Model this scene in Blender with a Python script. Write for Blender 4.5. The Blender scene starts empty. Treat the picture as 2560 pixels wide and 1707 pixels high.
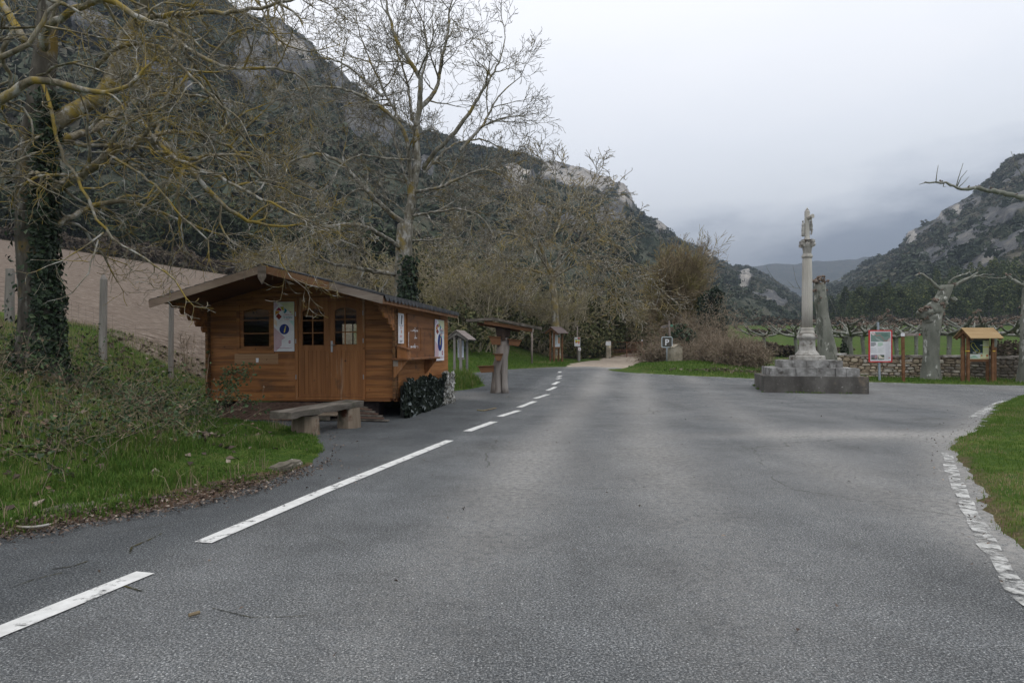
import bpy, bmesh, math, random
import numpy as np
from mathutils import Vector, Matrix, Euler

SC = bpy.context.scene
COL = SC.collection
R = math.radians
F, HY, CH = 1707.0, 873.0, 1.5          # focal length and horizon row of the photograph, eye height

# ------------------------------------------------------------------ camera
cam = bpy.data.objects.new('camera', bpy.data.cameras.new('camera'))
COL.objects.link(cam)
cam.location = (0, 0, CH)
cam.rotation_euler = (R(90), 0, 0)
cam.data.sensor_width = 36.0
cam.data.lens = 24.0
cam.data.shift_y = 20.0 / 2560.0
cam.data.clip_start = 0.05
cam.data.clip_end = 8000
SC.camera = cam

# ------------------------------------------------------------------ light
SUN_EL, SUN_AZ = R(62), R(140)
w = bpy.data.worlds.new('World'); SC.world = w; w.use_nodes = True
nt = w.node_tree; nt.nodes.clear()
N = nt.nodes.new; K = nt.links.new
out = N('ShaderNodeOutputWorld')
sky = N('ShaderNodeTexSky'); sky.sky_type = 'NISHITA'; sky.sun_disc = False
sky.sun_elevation = SUN_EL; sky.sun_rotation = SUN_AZ
bg1 = N('ShaderNodeBackground'); bg1.inputs[1].default_value = 0.1
K(sky.outputs[0], bg1.inputs[0])
geo = N('ShaderNodeNewGeometry')
sep = N('ShaderNodeSeparateXYZ'); 
tc = N('ShaderNodeTexCoord'); K(tc.outputs['Generated'], sep.inputs[0])
nz = N('ShaderNodeTexNoise'); nz.inputs['Scale'].default_value = 2.6; nz.inputs['Detail'].default_value = 7; nz.inputs['Roughness'].default_value = .62
mp = N('ShaderNodeMapping'); mp.inputs['Scale'].default_value = (1, 1, 3.0)
K(tc.outputs['Generated'], mp.inputs[0]); K(mp.outputs[0], nz.inputs['Vector'])
ma = N('ShaderNodeMath'); ma.operation = 'MULTIPLY_ADD'; ma.inputs[1].default_value = 0.28; ma.inputs[2].default_value = -0.14
K(nz.outputs['Fac'], ma.inputs[0])
mx = N('ShaderNodeMath'); mx.operation = 'MULTIPLY_ADD'; mx.inputs[1].default_value = -0.10
K(sep.outputs['X'], mx.inputs[0]); K(ma.outputs[0], mx.inputs[2])
ad = N('ShaderNodeMath'); ad.operation = 'ADD'; K(sep.outputs['Z'], ad.inputs[0]); K(mx.outputs[0], ad.inputs[1])
rp = N('ShaderNodeValToRGB'); K(ad.outputs[0], rp.inputs[0])
e = rp.color_ramp.elements
SKYC = [(0.0, (.22, .26, .34)), (.080, (.32, .36, .44)), (.145, (.72, .76, .83)), (.18, (.84, .875, .93)), (.26, (.87, .90, .96)), (.42, (.95, .96, 1.0)), (1, (.98, .98, 1.0))]
e[0].position, e[0].color = SKYC[0][0], SKYC[0][1] + (1,)
e[1].position, e[1].color = SKYC[-1][0], SKYC[-1][1] + (1,)
for p_, c_ in SKYC[1:-1]:
    q = e.new(p_); q.color = c_ + (1,)
bg2 = N('ShaderNodeBackground'); K(rp.outputs[0], bg2.inputs[0]); bg2.inputs[1].default_value = 1.0
mix = N('ShaderNodeMixShader'); mix.inputs[0].default_value = 0.92
K(bg1.outputs[0], mix.inputs[1]); K(bg2.outputs[0], mix.inputs[2]); K(mix.outputs[0], out.inputs[0])
sl = bpy.data.lights.new('sun', 'SUN'); sl.energy = 0.6; sl.angle = R(50); sl.color = (1, .97, .92)
so = bpy.data.objects.new('sun', sl); COL.objects.link(so)
so.rotation_euler = (R(90) - SUN_EL, 0, R(180) - SUN_AZ + R(0))
SC.view_settings.view_transform = 'Standard'
SC.view_settings.look = 'None'
SC.view_settings.exposure = 0.6
SC.view_settings.gamma = 1.0
SC.view_settings.use_curve_mapping = False
cy = SC.cycles
cy.use_denoising = True
cy.max_bounces = 6; cy.diffuse_bounces = 3; cy.glossy_bounces = 2; cy.transmission_bounces = 4
cy.transparent_max_bounces = 12; cy.volume_bounces = 1

# ------------------------------------------------------------------ helpers
def tag(o, label=None, cat=None, group=None, kind=None):
    if label: o['label'] = label
    if cat: o['category'] = cat
    if group: o['group'] = group
    if kind: o['kind'] = kind
    return o

def thing(name, label, cat, loc=(0, 0, 0), rotz=0.0, group=None):
    o = bpy.data.objects.new(name, None); COL.objects.link(o)
    o.empty_display_size = .2
    o.location = loc; o.rotation_euler = (0, 0, rotz)
    return tag(o, label, cat, group)

def mk(name, V, Fs, mat, parent=None, smooth=False, attr=None, attrs=None, world=False, mats=None, midx=None):
    """one mesh object from arrays; Fs = list of int arrays (m,3)/(m,4) or list of lists"""
    me = bpy.data.meshes.new(name)
    V = np.asarray(V, dtype=np.float32).reshape(-1, 3)
    if world and parent is not None:
        V = V - np.array(parent.location, dtype=np.float32)
    if isinstance(Fs, np.ndarray): Fs = [Fs]
    loops, starts, n = [], [], 0
    for f in Fs:
        f = np.asarray(f, dtype=np.int32)
        if f.size == 0: continue
        if f.ndim == 1: f = f[None, :]
        loops.append(f.ravel())
        starts.append(n + np.arange(f.shape[0], dtype=np.int32) * f.shape[1])
        n += f.size
    loops = np.concatenate(loops); starts = np.concatenate(starts)
    me.vertices.add(len(V)); me.vertices.foreach_set('co', V.ravel())
    me.loops.add(len(loops)); me.loops.foreach_set('vertex_index', loops)
    me.polygons.add(len(starts)); me.polygons.foreach_set('loop_start', starts)
    me.polygons.foreach_set('use_smooth', np.full(len(starts), bool(smooth)))
    for m_ in (mats or [mat]):
        if m_ is not None: me.materials.append(m_)
    if midx is not None:
        me.polygons.foreach_set('material_index', np.asarray(midx, dtype=np.int32))
    if attr is not None:
        attrs = dict(attrs or {}); attrs['rnd'] = attr
    for k_, a_ in (attrs or {}).items():
        at_ = me.attributes.new(k_, 'FLOAT', 'POINT'); at_.data.foreach_set('value', np.asarray(a_, dtype=np.float32))
    me.update(calc_edges=True)
    o = bpy.data.objects.new(name, me); COL.objects.link(o)
    if parent is not None: o.parent = parent
    return o

def copy_tree(o, parent=None):
    c = o.copy(); COL.objects.link(c)
    if parent is not None: c.parent = parent
    for ch in list(o.children): copy_tree(ch, c)
    return c

class MB:
    """collects shapes, builds one mesh; keeps faces by vertex count and material"""
    def __init__(s): s.V = []; s.n = 0; s.F = []; s.M = []
    def add(s, V, faces, m=0):
        V = np.asarray(V, dtype=float).reshape(-1, 3)
        for f in faces:
            s.F.append([int(i) + s.n for i in f]); s.M.append(m)
        s.V.append(V); s.n += len(V)
        return s
    def box(s, c, size, rot=None, m=0, bev=0.0, taper=1.0):
        hx, hy, hz = size[0] / 2, size[1] / 2, size[2] / 2
        b = min(bev, hx * .9, hy * .9, hz * .9)
        if b <= 0:
            P = np.array([(x * hx * (taper if z > 0 else 1), y * hy * (taper if z > 0 else 1), z * hz) for z in (-1, 1) for y in (-1, 1) for x in (-1, 1)])
            fs = [(0, 2, 3, 1), (4, 5, 7, 6), (0, 1, 5, 4), (2, 6, 7, 3), (0, 4, 6, 2), (1, 3, 7, 5)]
        else:
            bm = bmesh.new(); bmesh.ops.create_cube(bm, size=2)
            for v in bm.verts: v.co = Vector((v.co.x * hx, v.co.y * hy, v.co.z * hz))
            bmesh.ops.bevel(bm, geom=bm.edges[:], offset=b, segments=1, affect='EDGES')
            bm.verts.index_update()
            P = np.array([v.co[:] for v in bm.verts]); fs = [[v.index for v in f.verts] for f in bm.faces]; bm.free()
        if rot is not None: P = P @ np.array(rot.to_matrix() if hasattr(rot, 'to_matrix') else rot).T
        return s.add(P + np.array(c), fs, m)
    def span(s, a, b, m=0, bev=0.0):
        a = np.array(a, float); b = np.array(b, float)
        return s.box((a + b) / 2, np.abs(b - a), m=m, bev=bev)
    def beam(s, a, b, wx, wz, m=0, bev=0.0, up=(0, 0, 1)):
        a = Vector(a); b = Vector(b); d = (b - a); L = d.length; d.normalize()
        u = Vector(up); x = d.cross(u)
        if x.length < 1e-4: x = Vector((1, 0, 0))
        x.normalize(); z = x.cross(d)
        M = Matrix((x, d, z)).transposed()
        return s.box((a + b) / 2, (wx, L, wz), rot=M, m=m, bev=bev)
    def prism(s, poly, y0, y1, m=0, plane='xz'):
        """polygon in a plane extruded along the third axis"""
        n = len(poly); V = []
        for y in (y0, y1):
            for p in poly:
                V.append((p[0], y, p[1]) if plane == 'xz' else (y, p[0], p[1]) if plane == 'yz' else (p[0], p[1], y))
        fs = [list(range(n))[::-1], list(range(n, 2 * n))] + [(i, (i + 1) % n, n + (i + 1) % n, n + i) for i in range(n)]
        return s.add(V, fs, m)
    def poly(s, pts, m=0): return s.add(pts, [list(range(len(pts)))], m)
    def tube(s, pts, rad, sides=8, m=0, cap=True):
        P = np.array(pts, float); n = len(P); rad = np.full(n, rad) if np.isscalar(rad) else np.array(rad, float)
        T = np.gradient(P, axis=0); T /= np.linalg.norm(T, axis=1)[:, None] + 1e-12
        a = T.mean(0); ref = np.cross(a, (0, 0, 1.0))
        if np.linalg.norm(ref) < .1: ref = np.array((1.0, 0, 0))
        U = ref - (T @ ref)[:, None] * T; U /= np.linalg.norm(U, axis=1)[:, None]
        W = np.cross(T, U); th = np.arange(sides) * 2 * math.pi / sides
        ring = P[:, None, :] + rad[:, None, None] * (np.cos(th)[None, :, None] * U[:, None, :] + np.sin(th)[None, :, None] * W[:, None, :])
        fs = [(i * sides + j, i * sides + (j + 1) % sides, (i + 1) * sides + (j + 1) % sides, (i + 1) * sides + j) for i in range(n - 1) for j in range(sides)]
        if cap: fs += [list(range(sides))[::-1], [(n - 1) * sides + j for j in range(sides)]]
        return s.add(ring.reshape(-1, 3), fs, m)
    def lathe(s, prof, c=(0, 0, 0), seg=24, m=0, flute=0, famp=0.0):
        V = []
        for r, z in prof:
            for j in range(seg):
                th = 2 * math.pi * j / seg
                rr = r * (1 - famp * (0.5 - 0.5 * math.cos(th * flute))) if flute else r
                V.append((c[0] + rr * math.cos(th), c[1] + rr * math.sin(th), c[2] + z))
        n = len(prof)
        fs = [(i * seg + j, i * seg + (j + 1) % seg, (i + 1) * seg + (j + 1) % seg, (i + 1) * seg + j) for i in range(n - 1) for j in range(seg)]
        fs += [list(range(seg))[::-1], [(n - 1) * seg + j for j in range(seg)]]
        return s.add(V, fs, m)
    def mesh(s, V, Fa, m=0): return s.add(V, [list(f) for f in Fa], m)
    def build(s, name, mat, parent=None, smooth=False, attrs=None, world=False):
        V = np.concatenate(s.V)
        order = sorted(range(len(s.F)), key=lambda i: len(s.F[i]))
        byk = {}
        for i in order: byk.setdefault(len(s.F[i]), []).append(i)
        Fs, mi = [], []
        for k_, ids in byk.items():
            Fs.append(np.array([s.F[i] for i in ids])); mi += [s.M[i] for i in ids]
        mats = mat if isinstance(mat, (list, tuple)) else [mat]
        return mk(name, V, Fs, None, parent, smooth, attrs=attrs, world=world, mats=mats, midx=mi)

def text_mb(mb, s, x, z, size, y, m=0, align='CENTER', sx=1.0, shear=0.0, bold=0.0):
    cu = bpy.data.curves.new('t', 'FONT'); cu.body = s; cu.size = size; cu.align_x = align; cu.shear = shear
    cu.resolution_u = 2; cu.offset = bold
    ob = bpy.data.objects.new('t', cu); COL.objects.link(ob)
    dg = bpy.context.evaluated_depsgraph_get(); dg.update()
    me = bpy.data.meshes.new_from_object(ob.evaluated_get(dg))
    V = np.array([v.co[:] for v in me.vertices]).reshape(-1, 3)
    if len(V):
        mb.add(np.stack([V[:, 0] * sx + x, np.full(len(V), y), V[:, 1] + z], 1), [list(p.vertices) for p in me.polygons], m)
    bpy.data.objects.remove(ob); bpy.data.curves.remove(cu); bpy.data.meshes.remove(me)

def ico(sub):
    bm = bmesh.new(); bmesh.ops.create_icosphere(bm, subdivisions=sub, radius=1)
    bm.verts.index_update()
    V = np.array([v.co[:] for v in bm.verts]); Fc = np.array([[v.index for v in f.verts] for f in bm.faces]); bm.free()
    return V, Fc
ICO1, ICO2, ICO3 = ico(1), ico(2), ico(3)

# noise -------------------------------------------------------------------
def _hash(ix, iy, iz, seed):
    n = (ix.astype(np.int64) * 374761393 + iy.astype(np.int64) * 668265263 + iz.astype(np.int64) * 1274126177 + seed * 974711) & 0xffffffff
    n = ((n ^ (n >> 13)) * 1274126177) & 0xffffffff
    n = (n ^ (n >> 16)) & 0xffff
    return n / 65535.0
def vnoise(x, y, z=None, seed=0):
    x = np.asarray(x, float); y = np.asarray(y, float); z = np.zeros_like(x) if z is None else np.asarray(z, float)
    ix, iy, iz = np.floor(x), np.floor(y), np.floor(z)
    fx, fy, fz = x - ix, y - iy, z - iz
    fx = fx * fx * (3 - 2 * fx); fy = fy * fy * (3 - 2 * fy); fz = fz * fz * (3 - 2 * fz)
    r = 0
    for a in (0, 1):
        for b in (0, 1):
            for c in (0, 1):
                r = r + _hash(ix + a, iy + b, iz + c, seed) * (fx if a else 1 - fx) * (fy if b else 1 - fy) * (fz if c else 1 - fz)
    return r * 2 - 1
def fbm(x, y, z=None, oct=4, seed=0, gain=.5):
    r, a, f = 0, 1.0, 1.0
    for i in range(oct):
        r = r + a * vnoise(np.asarray(x) * f, np.asarray(y) * f, None if z is None else np.asarray(z) * f, seed + i * 17)
        a *= gain; f *= 2.03
    return r
def ss(a, b, x):
    t = np.clip((np.asarray(x, float) - a) / (b - a), 0, 1); return t * t * (3 - 2 * t)

# materials ----------------------------------------------------------------
def ramp(nt, src, cols):
    rp = nt.nodes.new('ShaderNodeValToRGB'); nt.links.new(src, rp.inputs[0]); e = rp.color_ramp.elements
    e[0].position, e[0].color = cols[0][0], tuple(cols[0][1]) + (1,)
    e[1].position, e[1].color = cols[-1][0], tuple(cols[-1][1]) + (1,)
    for p, c in cols[1:-1]:
        q = e.new(p); q.color = tuple(c) + (1,)
    return rp.outputs[0]
def g3(v): return (v, v, v)
def noise_node(nt, vec, scale, detail=5, rough=.55, stretch=(1, 1, 1), dist=0.0):
    mp = nt.nodes.new('ShaderNodeMapping'); mp.inputs['Scale'].default_value = stretch; nt.links.new(vec, mp.inputs[0])
    n = nt.nodes.new('ShaderNodeTexNoise'); n.inputs['Scale'].default_value = scale; n.inputs['Detail'].default_value = detail
    n.inputs['Roughness'].default_value = rough; n.inputs['Distortion'].default_value = dist
    nt.links.new(mp.outputs[0], n.inputs['Vector'])
    return n.outputs['Fac']
def mixc(nt, fac, a, b, mode='MIX'):
    m = nt.nodes.new('ShaderNodeMix'); m.data_type = 'RGBA'; m.blend_type = mode
    if hasattr(fac, 'links') or hasattr(fac, 'is_linked'): nt.links.new(fac, m.inputs[0])
    else: m.inputs[0].default_value = fac
    for s_, v in ((6, a), (7, b)):
        if isinstance(v, (tuple, list)): m.inputs[s_].default_value = tuple(v)[:3] + (1,)
        else: nt.links.new(v, m.inputs[s_])
    return m.outputs[2]
MATS = {}
def mat(name, cols, scale=4, detail=6, stretch=(1, 1, 1), rough=.85, bump=0.0, bscale=None, bdist=.01, over=(), attr=None,
        attrmix=(), spec=.15, metal=0.0, randv=0.0, alpha=None, transl=0.0, nrough=.6, dist=0.0):
    """colour = ramp(noise) with overlays: over = (colour, scale, lo, hi, stretch); attrmix = (attribute, ramp cols)"""
    m = bpy.data.materials.new(name); m.use_nodes = True; nt = m.node_tree; nt.nodes.clear()
    out = nt.nodes.new('ShaderNodeOutputMaterial'); bs = nt.nodes.new('ShaderNodeBsdfPrincipled')
    tc = nt.nodes.new('ShaderNodeTexCoord'); vec = tc.outputs['Object']
    if isinstance(cols, tuple) and not isinstance(cols[0], (tuple, list)): cols = [(0, cols), (1, cols)]
    if attr:
        a = nt.nodes.new('ShaderNodeAttribute'); a.attribute_name = attr; src = a.outputs['Fac']
    else: src = noise_node(nt, vec, scale, detail, nrough, stretch, dist)
    c = ramp(nt, src, cols)
    for ov in over:
        oc, osc, lo, hi = ov[:4]; st = ov[4] if len(ov) > 4 else (1, 1, 1); mode = ov[5] if len(ov) > 5 else 'MIX'
        n_ = noise_node(nt, vec, osc, 5, .6, st)
        mr = nt.nodes.new('ShaderNodeMapRange'); mr.inputs[1].default_value = lo; mr.inputs[2].default_value = hi; nt.links.new(n_, mr.inputs[0])
        c = mixc(nt, mr.outputs[0], c, oc, mode)
    for an, acols, lo, hi, nsc in attrmix:
        a = nt.nodes.new('ShaderNodeAttribute'); a.attribute_name = an
        n_ = noise_node(nt, vec, nsc, 5)
        ad = nt.nodes.new('ShaderNodeMath'); ad.operation = 'MULTIPLY_ADD'; ad.inputs[1].default_value = .5; ad.inputs[2].default_value = -.25
        nt.links.new(n_, ad.inputs[0])
        a2 = nt.nodes.new('ShaderNodeMath'); a2.operation = 'ADD'; nt.links.new(ad.outputs[0], a2.inputs[0]); nt.links.new(a.outputs['Fac'], a2.inputs[1])
        mr = nt.nodes.new('ShaderNodeMapRange'); mr.inputs[1].default_value = lo; mr.inputs[2].default_value = hi; nt.links.new(a2.outputs[0], mr.inputs[0])
        if isinstance(acols[0], (tuple, list)):
            st_ = [q['st'] for q in acols if isinstance(q, dict)]; sc_ = [q for q in acols if isinstance(q, float)]
            n2 = noise_node(nt, vec, sc_[0] if sc_ else 3, 6, .65, st_[0] if st_ else (1, 1, 1))
            ac = ramp(nt, n2, [q for q in acols if isinstance(q, tuple)])
        else: ac = acols
        c = mixc(nt, mr.outputs[0], c, ac)
    if randv:
        oi = nt.nodes.new('ShaderNodeObjectInfo'); mr = nt.nodes.new('ShaderNodeMapRange')
        mr.inputs[3].default_value = 1 - randv; mr.inputs[4].default_value = 1 + randv
        nt.links.new(oi.outputs['Random'], mr.inputs[0])
        hs = nt.nodes.new('ShaderNodeHueSaturation'); nt.links.new(mr.outputs[0], hs.inputs['Value']); nt.links.new(c, hs.inputs['Color']); c = hs.outputs[0]
    nt.links.new(c, bs.inputs['Base Color'])
    bs.inputs['Roughness'].default_value = rough; bs.inputs['Metallic'].default_value = metal
    bs.inputs['Specular IOR Level'].default_value = spec
    if bump:
        bf = noise_node(nt, vec, bscale or scale * 3, 6, .65, stretch)
        b = nt.nodes.new('ShaderNodeBump'); b.inputs['Strength'].default_value = bump; b.inputs['Distance'].default_value = bdist
        nt.links.new(bf, b.inputs['Height']); nt.links.new(b.outputs[0], bs.inputs['Normal'])
    sh = bs.outputs[0]
    if transl:
        tr = nt.nodes.new('ShaderNodeBsdfTranslucent'); nt.links.new(c, tr.inputs[0]); ms = nt.nodes.new('ShaderNodeMixShader'); ms.inputs[0].default_value = transl
        nt.links.new(sh, ms.inputs[1]); nt.links.new(tr.outputs[0], ms.inputs[2]); sh = ms.outputs[0]
    if alpha:
        osc, lo, hi = alpha[:3]; st = alpha[3] if len(alpha) > 3 else (1, 1, 1)
        n_ = noise_node(nt, vec, osc, 6, .7, st); mr = nt.nodes.new('ShaderNodeMapRange'); mr.inputs[1].default_value = lo; mr.inputs[2].default_value = hi
        nt.links.new(n_, mr.inputs[0]); tr = nt.nodes.new('ShaderNodeBsdfTransparent'); ms = nt.nodes.new('ShaderNodeMixShader')
        nt.links.new(mr.outputs[0], ms.inputs[0]); nt.links.new(tr.outputs[0], ms.inputs[1]); nt.links.new(sh, ms.inputs[2]); sh = ms.outputs[0]
    nt.links.new(sh, out.inputs[0])
    MATS[name] = m
    return m
def flat(name, c, rough=.6, spec=.3, metal=0): return mat(name, [(0.3, tuple(np.array(c) * .88)), (.7, tuple(np.minimum(np.array(c) * 1.08, .95)))], scale=6, rough=rough, spec=spec, metal=metal)

def at(px, py, d): return np.array(((px - 1280) / F * d, d, CH + (HY - py) / F * d))
HAZE = 0.00043
# ================================================================== terrain
BY = np.array([-3000, -20, 18, 24, 30, 40, 48, 60, 100, 150, 230, 400, 3000], float)
BZ = np.array([0, 0, 0, .08, .28, .56, .72, 1.2, 3.2, 6.2, 9.6, 14, 16], float)
def base(y): return np.interp(y, BY, BZ)
ROADP = np.array([(-8, -20), (-6.2, 0), (-4.9, 3.5), (-4.07, 5.42), (-3.62, 5.95), (-3.18, 6.53), (-2.76, 7.49), (-2.6, 8.8), (-2.75, 10.16), (-3.1, 11.2),
    (-3.6, 12.3), (-4.5, 13.4), (-6.2, 14.6), (-6.0, 16.0), (-2.9, 17.5), (-2.0, 20.0), (-2.16, 23.2), (-1.36, 24.4), (-1.0, 25.8), (-1.5, 27.3), (-3, 28.8), (-9, 30.2), (-9, 33.0),
    (-2.16, 32.7), (-.2, 36), (2.35, 38.3), (4.3, 38.9), (5.9, 37.6), (6.3, 34.7), (6.7, 32.4), (8, 31), (10.3, 29.2), (14.2, 27.4), (16.6, 26.4),
    (19.2, 25.8), (60, 21), (60, 16), (16.5, 22), (12.96, 18.3), (10.2, 14.7), (8.45, 12.5), (6.98, 10.95), (5.85, 8.86), (5.13, 7.57), (4.54, 6.55),
    (4.03, 5.64), (3.76, 5.0), (3.45, 3), (3.3, 0), (3.4, -20)], float)
def poly_sd(P, x, y):
    x = np.asarray(x, float); y = np.asarray(y, float); d = np.full(x.shape, 1e9); ins = np.zeros(x.shape, bool)
    for (ax, ay), (bx, by) in zip(P, np.roll(P, -1, 0)):
        ex, ey = bx - ax, by - ay
        t = np.clip(((x - ax) * ex + (y - ay) * ey) / (ex * ex + ey * ey + 1e-12), 0, 1)
        d = np.minimum(d, np.hypot(x - ax - t * ex, y - ay - t * ey))
        c = ((ay > y) != (by > y)) & (x < (bx - ax) * (y - ay) / (by - ay + 1e-12) + ax)
        ins ^= c
    return np.where(ins, -d, d)
TRACK = np.array([(3.3, 37.5), (6.2, 36.5), (7.6, 42), (10.0, 48), (12.8, 56), (16, 70), (13.5, 70), (10, 57), (7.6, 51.5), (5.3, 45.5), (3.6, 41)], float)
def plane(x, y): return 1.98 - .155 * (x + 10.9) + .0735 * (y - 19)
def hground(x, y, road=False):
    x = np.asarray(x, float); y = np.asarray(y, float)
    b = base(y)
    if road: return b
    sd = poly_sd(ROADP, x, y)
    pl = plane(x, np.minimum(y, 130)); pl = np.where(pl > 16, 16 + (pl - 16) * .25, pl); pl = np.minimum(pl, 26)
    # left hillside and bank
    xs = np.interp(y, [-50, 20, 36, 44, 60, 110, 200], [-2, 0, 3.2, 4.0, 6.0, 10, 10])
    L = ss(0, 1, (xs - x) / np.interp(y, [0, 20, 40, 60, 120], [.6, 2, 6, 9, 40])) * np.where(y < 14.5, ss(-3, -3.6, x) * 0 + 1, 1)
    near = ss(20, 12, y)
    wid = 5.0 * near + np.interp(y, [0, 20, 26, 45], [7, 6, 7, 9]) * (1 - near)
    up = ss(.15, 1, sd / wid) * np.maximum(pl + .32 * near - b, 0) * L
    mound = .36 * np.exp(-(((x + 1.9) / .7) ** 2 + ((y - 25.9) / 1.4) ** 2)) * ss(0, .5, sd)
    right = ss(.3, 9, sd) * .35 * ss(2, 5, x) * ss(26, 18, y)
    bram = .35 * np.exp(-(((x - 9.5) / 3.2) ** 2 + ((y - 35.5) / 3.0) ** 2))
    tr = ss(.6, -.4, poly_sd(TRACK, x, y))
    en = .07 * vnoise(x * 1.6, y * 1.6, seed=5) + .07 * vnoise(x * 4.4, y * 4.4, seed=15)
    edge = .055 * ss(.0, .26, sd + en) - .05 * ss(.02, -.12, sd + en)
    rel = ss(.1, 1.2, sd) * (.05 * vnoise(x * .9, y * .9, seed=3) + .02 * vnoise(x * 3, y * 3, seed=4)) * ss(140, 60, y)
    z = b + edge + (up + rel + right + bram + mound) * (1 - tr)
    # level pad below the hut
    px_, py_ = x + 2.531, y - 15.0
    lx = .989 * px_ - .148 * py_; ly = .148 * px_ + .989 * py_
    pad = ss(-5.3, -4.5, lx) * ss(1.0, .1, lx) * ss(-1.2, -.1, ly) * ss(5.6, 4.7, ly)
    return z * (1 - pad) + np.minimum(z, .12) * pad
def hz1(x, y): return float(hground(np.array([x]), np.array([y]))[0])
def gnd(px, py):
    d = 10.0
    for _ in range(60):
        z = hz1((px - 1280) / F * d, d); d2 = (CH - z) * F / max(py - HY, 1.0); d = d * .6 + d2 * .4
    return (px - 1280) / F * d, d
def placed(px, d): x = (px - 1280) / F * d; return x, d, hz1(x, d)

def geo_out(a, b, n): return np.sign(b) * np.geomspace(abs(a), abs(b), n)
gx = np.concatenate([geo_out(-80, -1850, 16)[::-1][:-1], np.arange(-80, -12, .8), np.arange(-12, 9, .2), np.arange(9, 62, .7), geo_out(62, 1850, 18)])
gy = np.concatenate([geo_out(-20, -600, 8)[::-1][:-1], np.arange(-20, 3, 1.0), np.arange(3, 40, .2), np.arange(40, 112, .6), geo_out(112, 1850, 26)])
GX, GY = np.meshgrid(gx, gy)
GZ = hground(GX, GY); SD = poly_sd(ROADP, GX, GY)
nxg = len(gx)
idx = np.arange(len(gy) * nxg).reshape(len(gy), nxg)
quads = np.stack([idx[:-1, :-1], idx[:-1, 1:], idx[1:, 1:], idx[1:, :-1]], -1).reshape(-1, 4)
# zones: ploughed field, gravel track, verge litter
fld_far = np.interp(GX, [-140, -67, -36, -20], [97, 91, 88, 80]) + 1.6 * vnoise(GX * .12, GX * 0, seed=63)
fld_near = 17.6 + .12 * (-GX - 8) * 0 + .8 * vnoise(GX * .3, GY * .3, seed=9)
field = ss(0, 1.5, GY - fld_near) * ss(0, 2, fld_far - GY) * ss(-3.5, -7.5, GX - np.interp(GY, [0, 25, 90], [0, 0, -16]) * 1.0)
track = ss(.5, -.3, poly_sd(TRACK, GX, GY) + .3 * vnoise(GX, GY, seed=2))
litter = ss(.62, .25, SD + .12 * vnoise(GX * 1.5, GY * 1.5, seed=6) + .5 * ss(7.2, 9.5, GY)) * ss(-.2, -1.2, GX) * ss(14, 12, GY) + .45 * ss(.35, .05, SD) * ss(3, 4, GX) * ss(11, 9, GY)
scrubz = ss(7, 14, SD) * ss(20, 26, GY) * ss(12, 4, GX) * (1 - field)
M_ground = mat('ground_soil_grass', [(.3, (.046, .076, .017)), (.5, (.070, .108, .022)), (.7, (.108, .136, .034))], scale=.9, detail=8, bump=.6, bscale=9, bdist=.05, spec=.03,
    over=[((.10, .085, .045), .35, .52, .72), ((.04, .075, .015), 6, .45, .6)],
    attrmix=[('scrub', [(.3, (.035, .032, .018)), (.7, (.075, .06, .035))], .3, .6, .8),
             ('field', [(.30, (.080, .062, .050)), (.44, (.140, .110, .088)), (.54, (.175, .140, .113)), (.64, (.245, .203, .168)), (.72, (.34, .30, .26)), 9.0, {'st': (.30, 1.1, 1)}], .3, .6, 1.2),
             ('track', [(.35, (.30, .25, .20)), (.65, (.42, .36, .30)), 4.0], .3, .6, 1.5),
             ('litter', [(.3, (.055, .035, .024)), (.55, (.12, .078, .055)), (.7, (.2, .15, .11)), 30.0], .25, .55, 9)])
ground = mk('ground', np.stack([GX, GY, GZ], -1).reshape(-1, 3), quads, M_ground, smooth=True,
            attrs={'field': field.ravel(), 'track': track.ravel(), 'litter': litter.ravel(), 'scrub': scrubz.ravel()})
tag(ground, kind='structure')

# ------------------------------------------------------------------ road
inside = (SD < .55)
cell = inside[:-1, :-1] & inside[:-1, 1:] & inside[1:, 1:] & inside[1:, :-1]
rq = quads[cell.ravel()]
used = np.unique(rq); remap = np.full(idx.size, -1); remap[used] = np.arange(len(used))
RX, RY = GX.ravel()[used], GY.ravel()[used]
LINE = np.array([(-4.4, -6), (-3.7, 0), (-2.62, 4.08), (-2.3, 5.6), (-1.02, 11.28), (.06, 18), (.85, 25), (2.2, 33), (3.2, 39)], float)
shoulder = ss(.15, -.45, RX - np.interp(RY, LINE[:, 1], LINE[:, 0]) + .15 * vnoise(RX * .8, RY * .5, seed=31)) * .9
# pale wheel tracks and blown dust
lane = (RX - np.interp(RY, [0, 11, 25, 40], [-1.0, .4, 2.9, 5.6]))
dust = .75 * np.exp(-((lane - .1) / .5) ** 2) + .6 * np.exp(-((lane - 1.8) / .5) ** 2) + .4 * np.exp(-((lane - 4.0) / .5) ** 2)
dust = dust * ss(1, 9, RY) + .5 * np.exp(-((RX - .2) ** 2 + (RY - 21.5) ** 2 / 3) / 3.0) + .9 * np.exp(-((RX - 6.4) ** 2 / 2.2 + (RY - 12.1) ** 2 / .7)) + .75 * ss(35.5, 38.5, RY)
dust += .35 * np.exp(-((RY - 11.6 - .08 * RX) / .5) ** 2) * ss(1, 4, RX) + .8 * ss(.0, -1.0, RX + .3) * ss(19.5, 20.5, RY) * ss(24, 22.5, RY)
dust += .75 * ss(-.75, .0, poly_sd(ROADP, RX, RY)) * ss(3, 3.6, RX) * ss(19, 15, RY)
dust = np.clip(.8 * dust + .30 * fbm(RX * .25, RY * .12, seed=41), 0, 1)

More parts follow.
